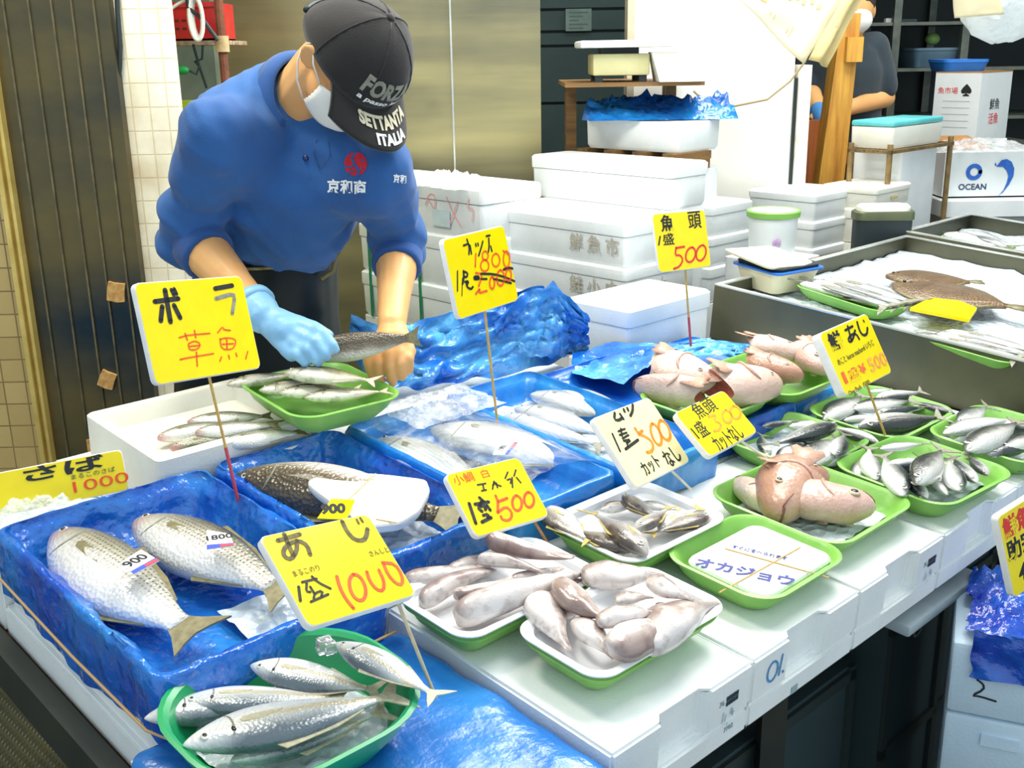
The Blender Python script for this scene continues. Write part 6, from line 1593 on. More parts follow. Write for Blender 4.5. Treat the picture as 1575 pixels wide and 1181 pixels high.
# fresh horse mackerel
r, mw = price_card('aji_s', 'yellow price card for fresh horse mackerel before the steel trough', M_YELLOW, stick_at=.55, th=.022)
wd, tr_ = writer('aji_s', r, mw, (1240, 470, .12698))
wd('鮮', (350, 425, 180, 250), weight=.035)
tr_([(.0052, [(470, 300), (560, 250)]), (.0052, [(500, 250), (530, 360), (545, 420)]), (.0052, [(590, 300), (560, 420), (520, 445), (505, 400), (560, 340), (610, 350), (640, 405)]), (.0056, [(615, 200), (645, 310), (690, 365), (735, 345), (740, 270)]), (.004, [(690, 180), (700, 195)])], .0052, M_INK)
wd('めこと horse mackerel いちじ', (600, 565, 520, 70), plain('faded_black_print', (92, 88, 40)), angle=3, weight=0)
M_SALMON = plain('salmon_ink', (236, 110, 60), (226, 90, 50), 60, .6)
wd('1', (462, 872, 44, 165), M_SALMON, weight=.03); wd('盛', (572, 828, 150, 175), M_SALMON, weight=.04); wd('¥', (678, 762, 90, 130), M_SALMON, weight=.03)
wd('500', (860, 678, 250, 190), plain('worn_salmon_ink', (240, 130, 70), (244, 176, 70), 90, .6), weight=.02)
wd('One Pack  (500)', (645, 1000, 300, 70), plain('faded_black_print', (92, 88, 40)), angle=2, weight=0)
# mutsu
r, mw = price_card('mutsu', 'cream price card with an orange 500 standing between blue box and white tray', M_CREAMCARD, stick_at=.62, stick=plain('pale_stick', (240, 234, 220), (226, 216, 196), 40, .5))
wd, tr_ = writer('mutsu', r, mw, (890, 590, .18413))
tr_([[(300, 245), (295, 300), (330, 310), (365, 285)], [(345, 255), (372, 295)], [(375, 215), (382, 235)], [(405, 205), (412, 225)], [(450, 175), (450, 230), (430, 270)]], .0058, M_INK)
tr_([(.0045, [(280, 420), (345, 565)]), (.004, [(330, 400), (385, 378)]), (.004, [(350, 375), (362, 440)]), (.004, [(340, 430), (400, 410)]), (.004, [(365, 460), (415, 430)]), (.0045, [(375, 480), (440, 465), (400, 500)]), (.0055, [(390, 548), (495, 470)]), (.004, [(400, 490), (410, 530)])], .004, M_INK)
tr_([[(470, 375), (500, 420), (530, 395)], [(500, 425), (530, 430), (600, 470), (625, 520), (610, 570), (570, 575)], oval(645, 425, 36, 95, -20), oval(715, 390, 40, 88, -22)], .0062, plain('orange_pen', (240, 146, 30), (232, 120, 20), 50, .6))
wd('カット', (600, 680, 180, 95), angle=5, weight=.02); wd('なし', (775, 605, 150, 110), angle=5, weight=.02)
# fish heads 300
r, mw = price_card('kashira3', 'small yellow price card with an orange 300 leaning beside the cream card', M_YELLOW, stick_at=.62, stick=MATS['pale_stick'], th=.014)
wd, tr_ = writer('kashira3', r, mw, (890, 590, .18413))
wd('魚頭', (1045, 200, 220, 110), angle=2, weight=.0); wd('1盛', (1010, 385, 130, 110), angle=2, weight=.0)
tr_([[(1085, 275), (1150, 255), (1130, 310), (1190, 330), (1180, 385), (1130, 395)], oval(1240, 275, 38, 55, -15), oval(1310, 240, 42, 55, -20)], .0048, plain('faded_orange_pen', (240, 166, 40), (238, 140, 30), 50, .6))
wd('カットなし', (1245, 450, 290, 110), angle=2, weight=.01)
# sea bream 500
r, mw = price_card('kodai', 'yellow price card with an orange 500 before the wrapped fish in the sky blue box', M_YELLOW, stick_at=.80, stick=plain('brown_stick', (176, 124, 66), (150, 100, 52), 40, .5))
wd, tr_ = writer('kodai', r, mw, (670, 690, .12698))
wd('小鯛', (335, 360, 270, 130), M_RED, weight=-.005); wd('白', (595, 300, 90, 110), M_RED, weight=-.005)
tr_([[(505, 440), (605, 422)], [(572, 440), (582, 492)], [(555, 512), (612, 500)], [(705, 395), (688, 490)], [(690, 445), (728, 395), (748, 472)], [(722, 430), (790, 455)], [(872, 285), (840, 360)], [(866, 380), (920, 360), (905, 420)], [(970, 258), (948, 332)], [(978, 350), (1030, 412)], [(925, 350), (930, 470)]], .0028, M_INK)
tr_([(.0058, [(405, 665), (485, 905)]), (.0056, [(530, 595), (580, 640)]), (.0056, [(475, 675), (640, 645)]), (.0056, [(560, 640), (510, 720), (560, 760)]), (.0056, [(540, 700), (610, 690), (600, 740)]), (.0056, [(620, 690), (660, 745)]), (.0058, [(560, 890), (670, 835)]), (.005, [(575, 810), (640, 790), (630, 840)])], .005, M_INK)
tr_([[(725, 570), (755, 640), (750, 775)], [(755, 645), (865, 600)], [(755, 770), (850, 700), (920, 760), (920, 840), (870, 875), (800, 855), (790, 820)], oval(985, 660, 58, 92, -5), oval(1130, 620, 60, 92, -5)], .0046)
# horse mackerel 1000
r, mw = price_card('aji', 'yellow price card with an orange 1000 standing over the big emerald tray', M_YELLOW, stick_at=.86, stick=plain('grey_wood_stick', (206, 190, 156), (180, 164, 130), 40, .5))
wd, tr_ = writer('aji', r, mw, (380, 780, .17778))
M_WORNINK = plain('worn_black_ink', (66, 58, 30), (110, 98, 40), 120, .6)
tr_([[(265, 290), (455, 235)], [(320, 235), (345, 300), (400, 420)], [(430, 290), (430, 380), (380, 455), (320, 430), (310, 370), (370, 310), (450, 290), (520, 330), (545, 410)]], .0058, M_WORNINK)
tr_([(.0062, [(822, 125), (865, 215), (930, 285), (1010, 290), (1035, 240), (1040, 190)]), (.0034, [(948, 108), (965, 142)]), (.0034, [(978, 95), (1000, 128)])], .006, M_WORNINK)
wd('まるこのり', (510, 550, 260, 55), MATS['faded_black_print'], weight=-.01); wd('さんしと', (1140, 385, 190, 50), MATS['faded_black_print'], weight=0)
tr_([(.0038, [(445, 690), (460, 810)]), (.0032, [(475, 650), (600, 620)]), (.0032, [(560, 600), (610, 650), (720, 705)]), (.0032, [(515, 660), (510, 730), (545, 735)]), (.0032, [(545, 690), (580, 745)]), (.0032, [(550, 820), (700, 755)]), (.003, [(575, 790), (585, 745), (655, 720), (640, 775)])], .003, M_INK)
tr_([[(775, 600), (800, 690), (850, 790), (920, 875)], oval(955, 695, 66, 118, -18), [(1035, 560), (1060, 640), (1120, 715), (1180, 725), (1185, 640), (1140, 545)], [(1180, 490), (1215, 580), (1290, 665), (1345, 670), (1340, 590), (1280, 490), (1170, 480)]], .0046)

# the fallen card by the first box, with its ice bag
q = [P(x, y, w) for x, y, w in ((-40, 742, .09), (-5, 790, .04), (206, 742, .055), (178, 700, .10))]
c = sum(q, Vector()) / 4; mw = frame_mat(c, (q[3] - q[0]), (q[0] - q[1]))
iw = mw.inverted(); w, h = (q[3] - q[0]).length, (q[0] - q[1]).length * 1.15
r = empty('price_card', mw, 'yellow price card with an orange 1000 lying flat behind the first blue lined box', 'price card', 'price cards on sticks')
R_ = lambda z, k: [Vector((x, y, z)) for x, y in rrect(w / 2 - k, h / 2 - k, .008, 4)]
MB().loft([R_(-.010, .002), R_(-.008, 0), R_(-.002, 0), R_(-.0004, .001)]).build('board', M_CARDWHITE, r, mw)
MB().loft([R_(-.0006, .0012), R_(.0, .0016)]).build('face', M_YELLOW, r, mw)
wd, tr_ = writer('saba', r, mw, (0, 680, .3048))
wd('さば', (325, 130, 420, 75), M_INK, weight=.03); wd('まるこのさば', (470, 155, 230, 25), MATS['faded_black_print'], weight=0); wd('1000', (510, 200, 290, 55), M_RED, weight=.0)
a = P(60, 770, .05)
crumple('plastic_bag', T(*uv(55, 772, .04), .035), TU * .085, TV * .055, .032, film('icy_film', (222, 232, 228), (.5, .85), .2, .6, 50, 20), 'clear bag of ice lying on the fallen yellow price card', 'plastic bag', 51)
# card at the customers' side, half out of the picture
q = [at_y(x, y, Y) for x, y, Y in ((1520, 800, 1.5), (1575, 765, 1.55), (1640, 880, 1.55), (1562, 912, 1.5))]
c = sum(q, Vector()) / 4; mw = frame_mat(c, (q[1] - q[0]), (q[0] - q[3])); w, h = (q[1] - q[0]).length * 1.6, (q[0] - q[3]).length
mw = mw @ Matrix.Translation((w * .18, 0, 0))
b0 = fc + fd1 * .14 + fd2 * .1 + Vector((0, 0, .02))
r = empty('price_card', b0, 'yellow price card stuck in the pale blue foam boxes before the table', 'price card', 'price cards on sticks')
R_ = lambda z, k: [Vector((x, y, z)) for x, y in rrect(w / 2 - k, h / 2 - k, .008, 4)]
MB().loft([R_(-.014, .002), R_(-.012, 0), R_(-.002, 0), R_(-.0004, .001)]).build('board', M_CARDWHITE, r, mw)
MB().loft([R_(-.0006, .0012), R_(.0, .0016)]).build('face', M_YELLOW, r, mw)
MB().tube([mw @ Vector((0, -h / 2 + .01, -.007)), b0], .0025, 8).build('stick', M_STICK, r, I4)
wd, tr_ = writer('x', r, mw, (1500, 740, .3734))
lettering('鮮魚', M_INKRED, mw @ Matrix.Translation((-w * .22, h * .30, .0004)), .034, r, weight=.03)
lettering('助宗', M_INK, mw @ Matrix.Translation((-w * .22, h * .02, .0004)), .036, r, weight=.02)
lettering('400', M_INK, mw @ Matrix.Translation((-w * .18, -h * .28, .0004)), .036, r, weight=.02, shear=.2)
# yellow card lying in the trough
q = [P(x, y, .14) for x, y in ((1399, 478), (1445, 455), (1502, 478), (1490, 496))]
c = sum(q, Vector()) / 4; mw = TM.to_3x3().to_4x4(); mw.translation = c; pts = [mw.inverted() @ p for p in q]
o = mesh('price_card', [Vector((p.x, p.y, 0)) for p in pts] + [Vector((p.x, p.y, .008)) for p in pts], [(3, 2, 1, 0), (4, 5, 6, 7), (0, 1, 5, 4), (1, 2, 6, 5), (2, 3, 7, 6), (3, 0, 4, 7)], M_YELLOW, None, mw, False)
tag(o, 'yellow card lying among the fish in the long steel trough', 'price card', 'price cards on sticks')
# ================================================================== people
def fuse(name, b, m, voxel, smooth_it, parent=None, disp=None):
    """overlapping solids melted into ONE continuous skin"""
    me = bpy.data.meshes.new('t'); me.from_pydata([tuple(v) for v in b.v], [], b.f); me.update()
    bm = bmesh.new(); bm.from_mesh(me); bmesh.ops.recalc_face_normals(bm, faces=bm.faces); bm.to_mesh(me); bm.free()
    o = bpy.data.objects.new('t', me); COL.objects.link(o)
    r = o.modifiers.new('r', 'REMESH'); r.mode = 'VOXEL'; r.voxel_size = voxel
    s = o.modifiers.new('s', 'SMOOTH'); s.factor = .5; s.iterations = smooth_it
    q = bpy.data.meshes.new_from_object(o.evaluated_get(bpy.context.evaluated_depsgraph_get()))
    bpy.data.objects.remove(o); q.name = name
    if disp:
        ns = [v.normal.copy() for v in q.vertices]
        for v, n in zip(q.vertices, ns): v.co = v.co + n * disp(v.co)
        q.update()
    q.materials.clear()
    return link(name, q, m, parent, I4 if parent else None, True)
def J(x, y, Y): return at_y(x, y, Y)
def basis(f, u):
    f = Vector(f).normalized(); u = Vector(u); u = (u - f * u.dot(f)).normalized(); return f, u, f.cross(u)
N = Nodes('skin'); N.set(col=N.mix(N.ramp(N.noise(9, 5), .35, .7), srgb(234, 180, 116), srgb(224, 162, 100)), rough=.45, sss=.08); N.bump(N.noise(90, 4), .05)
N.b.inputs['Subsurface Radius'].default_value = (.01, .004, .002)
M_SKIN = N.m
def folds_tex(N):
    mp = N.n('ShaderNodeMapping'); mp.inputs['Scale'].default_value = (9, 9, 4.5); mp.inputs['Rotation'].default_value = (.5, .6, .3); N.l(N.obj(), mp.inputs[0])
    N.noise(1.0, 4, mp.outputs[0], .5); N.t.nodes[-1].noise_type = 'RIDGED_MULTIFRACTAL'; x = N.t.nodes[-1]; x.inputs['Distortion'].default_value = .6
    return N.math('MULTIPLY', x.outputs['Fac'], .5)
def cloth(name, c1, c2, rough=.85):
    N = Nodes(name); N.set(col=N.mix(N.ramp(N.noise(6, 5), .35, .7), srgb(*c1), srgb(*c2)), rough=rough, sheen=.15)
    N.bump(N.math('ADD', N.math('MULTIPLY', N.noise(420, 3), .08), folds_tex(N)), .55, .02); return N.m
M_SHIRT = cloth('blue_sweatshirt', (36, 92, 156), (30, 80, 142))
M_RIBCUFF = cloth('blue_rib_knit', (32, 80, 144), (26, 70, 130))
M_TROUSER = cloth('black_trousers', (30, 36, 40), (38, 44, 46))
M_APRON = plain('black_rubber_apron', (16, 24, 26), (22, 30, 32), 5, .4, spec=.2, bump=.25, bscale=8)
M_CAP = cloth('black_cap_cotton', (22, 20, 21), (32, 28, 28))
M_HAIR = plain('grey_black_hair', (40, 36, 34), (60, 56, 52), 60, .7)
M_GLOVE = plain('pale_blue_glove', (148, 198, 232), (132, 184, 224), 14, .42, bump=.2, bscale=30)
M_MASK = plain('white_mask', (240, 238, 232), (232, 228, 220), 14, .75, bump=.1, bscale=60)

Rs, Re, Rw = J(330, 200, 2.07), J(290, 358, 2.18), J(403, 484, 1.97)
Ls, Le, Lw = J(583, 258, 2.14), J(613, 372, 2.29), J(603, 497, 2.045)
NB = J(456, 156, 2.23); CH = J(452, 262, 2.24); BE = J(428, 345, 2.30); WA = J(412, 398, 2.36); HI = J(398, 500, 2.44)
HC = J(534, 90, 2.09)
hf, hu, hr = basis((.40, -.35, -.85), (.62, -.50, .55))
sd = (Rs - Ls).normalized()
def ell(c, ax, ay, rx, ry, n=26): return [c + ax * rx * math.cos(t) + ay * ry * math.sin(t) for t in (2 * math.pi * k / n for k in range(n))]
up_ = (NB - WA).normalized(); fw = sd.cross(up_).normalized()
if fw.y > 0: fw = -fw
rd = fw.cross(up_)
per = empty('person', (HI.x, HI.y, 0), 'person in a blue sweatshirt, black cap and white mask bending over a fish', 'person')
per_m = per.matrix_world.copy()

def finger(b, pts, r0, r1):
    n = len(pts) - 1
    for i in range(n): b.cone(pts[i], r0 + (r1 - r0) * i / n, pts[i + 1], r0 + (r1 - r0) * (i + 1) / n, 12)
# --- hands
rk = [J(481, 507, 1.925), J(474, 522, 1.912), J(463, 535, 1.905), J(449, 545, 1.905)]
rt = [J(515, 537, 1.90), J(502, 549, 1.893), J(489, 557, 1.89), J(470, 558, 1.893)]
def right_hand(b, k=1.0):
    pa = Rw.lerp((rk[1] + rk[2]) / 2, .55)
    for a in rk: b.cone(Rw, .026 * k, a, .0145 * k)
    b.ball(pa, .036 * k, .030 * k, .030 * k)
    for a, t, bend in zip(rk, rt, (.014, .016, .014, .010)):
        m1 = a.lerp(t, .42) + Vector((.004, -bend, bend * .9)); m2 = a.lerp(t, .8) + Vector((.004, -bend * .8, bend * .3))
        finger(b, [a, m1, m2, t], .0128 * k, .0098 * k)
    th0 = Rw.lerp(rk[0], .4) + Vector((.008, .004, .0))
    finger(b, [th0, J(478, 502, 1.955), J(505, 515, 1.95)], .016 * k, .0105 * k)
lk = [J(581, 541, 1.995), J(599, 545, 1.985), J(616, 544, 1.985), J(630, 541, 1.995)]
lt = [J(586, 592, 1.985), J(604, 590, 1.975), J(619, 580, 1.975), J(630, 570, 1.985)]
def left_hand(b):
    for a in lk: b.cone(Lw, .025, a, .0135)
    b.ball(Lw.lerp((lk[1] + lk[2]) / 2, .6), .036, .024, .030)
    for a, t in zip(lk, lt):
        m1 = a.lerp(t, .4) + Vector((0, -.014, .004)); m2 = a.lerp(t, .78) + Vector((0, -.010, .0))
        finger(b, [a, m1, m2, t], .0115, .0085)
    finger(b, [Lw.lerp(lk[0], .35), J(566, 535, 2.0), J(568, 562, 1.985), J(578, 588, 1.98)], .0155, .0095)
# --- the body: one skin from head to boots
b = MB()
b.ball(HC + hu * .022 - hf * .008, .077, .098, .088, Matrix((hr, hf, hu)).transposed(), 24, 16)
b.ball(HC + hf * .028 - hu * .045, .058, .070, .066, Matrix((hr, hf, hu)).transposed(), 20, 14)
b.ball(HC + hf * .062 - hu * .088, .028, .026, .022, Matrix((hr, hf, hu)).transposed(), 16, 10)      # chin
b.cone(HC + hf * .088 + hu * .012, .010, HC + hf * .106 - hu * .022, .015)                            # nose
b.ball(HC + hf * .086 - hu * .056, .026, .012, .009, Matrix((hr, hf, hu)).transposed(), 14, 8)       # lips
for s in (-1, 1):
    b.ball(HC + hf * .082 + hu * .016 + hr * s * .032, .022, .012, .008, Matrix((hr, hf, hu)).transposed(), 12, 8)   # brow
    b.ball(HC + hf * .066 - hu * .020 + hr * s * .044, .022, .022, .020, Matrix((hr, hf, hu)).transposed(), 12, 8)   # cheek
    e = HC + hr * s * .079 - hf * .006 - hu * .006
    b.loft([[e + hf * (.019 * k * math.cos(t)) + hu * (.031 * k * math.sin(t) * (1 if math.sin(t) > 0 else .85)) + hr * s * (w + .010 * math.cos(t - 2.4)) for t in (2 * math.pi * i / 18 for i in range(18))] for k, w in ((.75, -.008), (.95, .000), (1.0, .007), (.85, .010))])
b.cone(HC - hu * .06 - hf * .022, .056, NB - up_ * .02, .066)
b.loft([ell(WA, rd, fw, .115, .09), ell(BE, rd, fw, .13, .10), ell(CH, rd, fw, .138, .095), ell(NB - up_ * .05, rd, fw, .11, .07), ell(NB, rd, fw, .06, .055)])
b.cone(Rs, .046, Re, .040); b.cone(Re, .046, Rw, .029, 16); b.cone(Re.lerp(Rw, .25), .047, Re.lerp(Rw, .6), .038)
b.cone(Ls, .044, Le, .040); b.cone(Le, .045, Lw, .028, 16); b.cone(Le.lerp(Lw, .25), .045, Le.lerp(Lw, .6), .036)
b.cone(NB - up_ * .06, .055, Rs, .044); b.cone(NB - up_ * .06, .055, Ls, .042)
b.cone(WA, .11, HI, .125)
legs = []
for s in (-1, 1):
    h0 = HI + rd * s * .075; kn = Vector((h0.x - .01, h0.y + .0, .50)); an = Vector((h0.x, h0.y + .03, .09)); legs.append((h0, kn, an))
    b.cone(h0, .082, kn, .056); b.cone(kn, .056, an, .042); b.cone(an - Vector((0, 0, .05)), .036, an + Vector((.05, -.14, -.055)), .03)
right_hand(b, .90); left_hand(b)
body = fuse('body', b, M_SKIN, .0042, 3, per)
# eyes under the brim
for s in (-1, 1):
    c = HC + hf * .083 + hr * s * .031 - hu * .001
    MB().ball(c, .011, .011, .011, None, 12, 8).build('eye', plain('eye_white', (236, 232, 224), rough=.2), per, I4, True)
# --- shirt with rolled sleeves
b = MB()
b.loft([ell(WA + up_ * .015, rd, fw, .130, .098), ell(WA + up_ * .035, rd, fw, .140, .108), ell(BE, rd, fw, .150, .122), ell(CH, rd, fw, .166, .122), ell(CH.lerp(NB, .5), rd, fw, .150, .105), ell(NB - up_ * .03, rd, fw, .105, .085), ell(NB - up_ * .0, rd, fw, .074, .068)])
b.cone(J(450, 128, 2.27), .060, J(345, 190, 2.13), .068); b.cone(J(455, 160, 2.24), .065, J(540, 225, 2.2), .065); b.cone(NB - up_ * .060, .070, Rs, .064); b.cone(NB - up_ * .060, .070, Ls, .062)
b.cone(CH + rd * .06, .10, Rs - up_ * .03, .07); b.cone(CH - rd * .06, .10, Ls - up_ * .03, .07)
Rc, Lc = Re.lerp(Rw, .16), Le.lerp(Lw, .17)
b.cone(Rs, .066, Rs.lerp(Re, .6), .060); b.cone(Rs.lerp(Re, .55), .060, Re, .066); b.cone(Re, .066, Rc, .052)
b.cone(Ls, .068, Ls.lerp(Le, .6), .060); b.cone(Ls.lerp(Le, .55), .060, Le, .064); b.cone(Le, .062, Lc, .050)
def folds(co):
    d = 0
    for a, e, c in ((Rs, Re, Rc), (Ls, Le, Lc)):
        ax = (e - a); t = (co - a).dot(ax) / ax.length_squared; rad = ((co - a) - ax * t).length
        if -.2 < t < 1.5 and rad < .14:
            k = max(0, min(1, (t - .15) * 1.4)) * max(0, 1 - max(0, rad - .10) / .04)
            ph = t * 17 + 2.2 * noise.noise(co * 11) + (co.x + co.y) * 9
            d += k * .0105 * (math.sin(ph) * .6 + .7 * noise.noise(Vector((t * 9, co.x * 8, co.z * 6))))
    cr_ = noise.noise(Vector(((co.x + co.z * .55) * 24, co.y * 9, (co.z - co.x * .5) * 6)))
    d += .003 * noise.noise(Vector((co.x * 9, co.y * 9, co.z * 4.5))) + .009 * (.3 - abs(cr_)) + .002 * noise.noise(co * 26)
    return d
shirt = fuse('sweatshirt', b, M_SHIRT, .0062, 26, per, folds)
def cuff(nm, a, d, r, L, m, parent, flare=.0):
    d = d.normalized(); x = d.orthogonal().normalized(); y = d.cross(x)
    R_ = lambda k, q: [a + d * k + (x * math.cos(t) + y * math.sin(t)) * (q + .0015 * noise.noise(Vector((t * 2, k * 30, r)))) for t in (2 * math.pi * i / 28 for i in range(28))]
    return MB().loft([R_(0, r), R_(L * .15, r + .004), R_(L * .85, r + .003 + flare), R_(L, r + flare), R_(L, r - .008 + flare), R_(L * .2, r - .010)]).build(nm, m, parent, I4, True)
cuff('cuff', Re.lerp(Rw, .13), Rw - Re, .052, .055, M_RIBCUFF, per)
cuff('cuff', Le.lerp(Lw, .14), Lw - Le, .049, .055, M_RIBCUFF, per)
# collar: a folded band open at the throat
nax = (HC - hu * .06 - NB).normalized(); cx_ = (rd - nax * rd.dot(nax)).normalized(); cf_ = nax.cross(cx_)
if cf_.dot(fw) < 0: cf_ = -cf_
rings = []
for i in range(41):
    a = math.radians(28 + 304 * i / 40); dr = cf_ * math.cos(a) + cx_ * math.sin(a); back = (1 - math.cos(a)) / 2
    o0 = NB + nax * .030 + fw * .006
    op = .012 * (1 - back)
    rings.append([o0 + dr * (.068 + op) - nax * (.005 + .012 * (1 - back)), o0 + dr * (.066 + op) + nax * (.022 + .014 * back), o0 + dr * (.071 + op) + nax * (.026 + .014 * back), o0 + dr * (.090 + op) + nax * (.004 + .01 * back) - up_ * .014 * (1 - back), o0 + dr * (.096 + op) - nax * .014 - up_ * (.030 * (1 - back))  + nax * .012 * back, o0 + dr * (.088 + op) - nax * .010])
MB().loft(rings, True, True).build('collar', M_RIBCUFF, per, I4, True)
# marks sewn on the shirt
bvh = BVHTree.FromObject(shirt, bpy.context.evaluated_depsgraph_get())
def on_shirt(px, py, off=.0018):
    r = ray(px, py); h, nrm, i, dd = bvh.ray_cast(EYE, r)
    if h is None: h = EYE + r * 2.2; nrm = -r
    return h - r * off
def shirt_patch(nm, polys, m):
    b = MB()
    for poly in polys:
        k = len(b.v); c = (sum(p[0] for p in poly) / len(poly), sum(p[1] for p in poly) / len(poly))
        for q in (1.0, .66, .33): b.v += [on_shirt(c[0] + (p[0] - c[0]) * q, c[1] + (p[1] - c[1]) * q) for p in poly]
        b.v.append(on_shirt(*c)); n = len(poly)
        for r_ in range(2): b.f += [(k + r_ * n + i, k + r_ * n + (i + 1) % n, k + (r_ + 1) * n + (i + 1) % n, k + (r_ + 1) * n + i) for i in range(n)]
        b.f += [(k + 2 * n + i, k + 2 * n + (i + 1) % n, k + 3 * n) for i in range(n)]
    return b.build(nm, m, per, I4, True)
def shirt_text(body_, box, m, weight=.03, shear=0):
    o = lettering(body_, m, I4, 1, None, weight=weight, grid=.12, warp=lambda c: c, name='shirt_lettering')
    vs = o.data.vertices; x0, x1 = min(v.co.x for v in vs), max(v.co.x for v in vs); y0, y1 = min(v.co.y for v in vs), max(v.co.y for v in vs)
    cx, cy, w, h, sl = box
    for v in vs:
        a, b_ = (v.co.x - x0) / (x1 - x0) - .5, (v.co.y - y0) / (y1 - y0) - .5
        v.co = on_shirt(cx + a * w + shear * b_ * w, cy - b_ * h + a * sl, .0022)
    o.parent = per; o.matrix_parent_inverse = per_m.inverted()
circ_px = [(547 + 17.5 * math.cos(t), 252 + 18.5 * math.sin(t)) for t in (2 * math.pi * i / 24 for i in range(24))]
M_EMBLEM = plain('red_embroidery', (206, 32, 52), (190, 24, 44), 200, .8)
shirt_patch('emblem', [circ_px], M_EMBLEM)
def px_stroke(pts, w):
    L, R = [], []
    for i, p in enumerate(pts):
        a, c = pts[max(i - 1, 0)], pts[min(i + 1, len(pts) - 1)]; d = Vector((c[0] - a[0], c[1] - a[1])).normalized() * w / 2
        L.append((p[0] - d.y, p[1] + d.x)); R.append((p[0] + d.y, p[1] - d.x))
    b = MB(); n = len(L); b.v = [on_shirt(*p, .0030) for p in L + R]; b.f = [(i, n + i, n + i + 1, i + 1) for i in range(n - 1)]; return b
for pts, w in (([(548, 233), (541, 243), (545, 252), (552, 262), (549, 271)], 4), ([(530, 255), (538, 258), (545, 253)], 2.4), ([(536, 266), (541, 262), (546, 262)], 2), ([(556, 246), (560, 247)], 3.4), ([(552, 262), (558, 258)], 2)):
    px_stroke(pts, w).build('emblem_line', M_SHIRT, per, I4, True)
shirt_text('京和商', (533, 287, 60, 22, 2), plain('white_thread', (240, 240, 240), rough=.8))
shirt_text('京和', (615, 275, 20, 14, 2), MATS['white_thread'])
px_stroke([(487, 215), (482, 238), (492, 262)], 1.6).build('placket_seam', M_RIBCUFF, per, I4, True); px_stroke([(505, 218), (508, 240), (492, 262)], 1.6).build('placket_seam', M_RIBCUFF, per, I4, True)
bq = on_shirt(470, 243); MB().ball(bq, .006, .004, .006, None, 12, 6).build('button', plain('navy_button', (28, 44, 96), rough=.3), per, I4, True)
# --- cap
CAPC = HC + hu * .026 - hf * .004 + Vector((.006, 0, -.004))
RF, RR, RU = .115, .095, .104
def crown_pt(az, el, k=1.0):
    sq = 1 + .06 * math.cos(az) * math.sin(el * 1.5)
    return CAPC + (hf * RF * math.cos(az) * math.cos(el) * sq - hr * RR * math.sin(az) * math.cos(el) + hu * RU * math.sin(el)) * k - hu * .022 * max(0, -math.cos(az)) * math.cos(el)
cap = MB(); rings = []
for e in (-8, 0, 8, 18, 30, 42, 54, 66, 77, 86):
    rings.append([crown_pt(2 * math.pi * i / 48, math.radians(e), 1 + .006 * abs(math.sin(3 * 2 * math.pi * i / 48)) + (.006 * noise.noise(Vector((i * .35, e * .06, 2))) if e > 20 else 0)) for i in range(48)])
cap.loft(rings)
crown = cap.build('cap', M_CAP, per, I4, True)
MB().ball(crown_pt(0, math.pi / 2), .009, .009, .005, Matrix((hr, hf, hu)).transposed(), 12, 8).build('button', M_CAP, crown, I4, True)
for i in range(6):
    az = math.pi / 6 + math.pi / 3 * i
    MB().tube([crown_pt(az, math.radians(e), 1.006) for e in range(-4, 89, 8)], .0016, 6).build('seam', M_CAP, crown, I4, True)
BL = .078
def brim_pt(s, t, off=0):
    az = s * 1.08; p = crown_pt(az, math.radians(-6), 1.0)
    ln = BL * (math.cos(az * .95) ** .7 if abs(az) < 1.5 else 0)
    return p + hf * (ln * t) - hr * math.sin(az) * .012 * t - hu * (t * .010 + .020 * t * t * (.25 + math.sin(az) ** 2)) + hu * off
bv, bf = [], []
n1, n2 = 30, 10
for off in (0, -.004):
    for i in range(n1 + 1):
        for j in range(n2 + 1): bv.append(brim_pt(-1 + 2 * i / n1, j / n2, off))
K = (n1 + 1) * (n2 + 1)
for i in range(n1):
    for j in range(n2):
        k = i * (n2 + 1) + j; bf.append((k, k + n2 + 1, k + n2 + 2, k + 1)); bf.append((K + k + 1, K + k + n2 + 2, K + k + n2 + 1, K + k))
for i in range(n1): k = i * (n2 + 1) + n2; bf.append((k, k + n2 + 1, K + k + n2 + 1, K + k)); k -= n2; bf.append((k + n2 + 1, k, K + k, K + k + n2 + 1))
for j in range(n2): bf.append((j + 1, j, K + j, K + j + 1)); k = n1 * (n2 + 1) + j; bf.append((k, k + 1, K + k + 1, K + k))
mesh('brim', bv, bf, M_CAP, crown, I4, True)
def cap_text(txt, cx, cy, w, h, fn, m, weight=.03, sx=1, arc=0):
    o = lettering(txt, m, I4, 1, None, weight=weight, grid=.15, warp=lambda c: c, name='cap_lettering')
    vs = o.data.vertices; x0, x1 = min(v.co.x for v in vs), max(v.co.x for v in vs); y0, y1 = min(v.co.y for v in vs), max(v.co.y for v in vs)
    for v in vs:
        a, b_ = (v.co.x - x0) / (x1 - x0) - .5, (v.co.y - y0) / (y1 - y0) - .5
        v.co = fn(cx + a * w, cy + b_ * h + arc * a * a)
    o.parent = crown; o.matrix_parent_inverse = crown.matrix_world.inverted()
on_crown = lambda x, y: crown_pt(x, y, 1.014)
on_brim_ = lambda x, y: brim_pt(x, y, .0022)
M_CAPGREY = plain('grey_cap_print', (146, 144, 128), (120, 118, 104), 80, .6); M_CAPWHITE = plain('white_cap_print', (236, 236, 232), rough=.6); M_CAPTAN = plain('tan_cap_print', (206, 198, 170), rough=.6)
cap_text('FORZA', -.12, .36, 1.15, .34, on_crown, M_CAPGREY, .05)
cap_text('a passo lento', -.05, .08, 1.2, .15, on_crown, M_CAPWHITE, .03)
cap_text('SETTANTA', .05, .36, 1.15, -.36, on_brim_, M_CAPTAN, .05)
cap_text('ITALIA', .10, .76, .70, -.28, on_brim_, M_CAPWHITE, .05)
tg_ = [crown_pt(math.radians(196 - 8 * i), math.radians(6), 1.012) for i in range(4)]
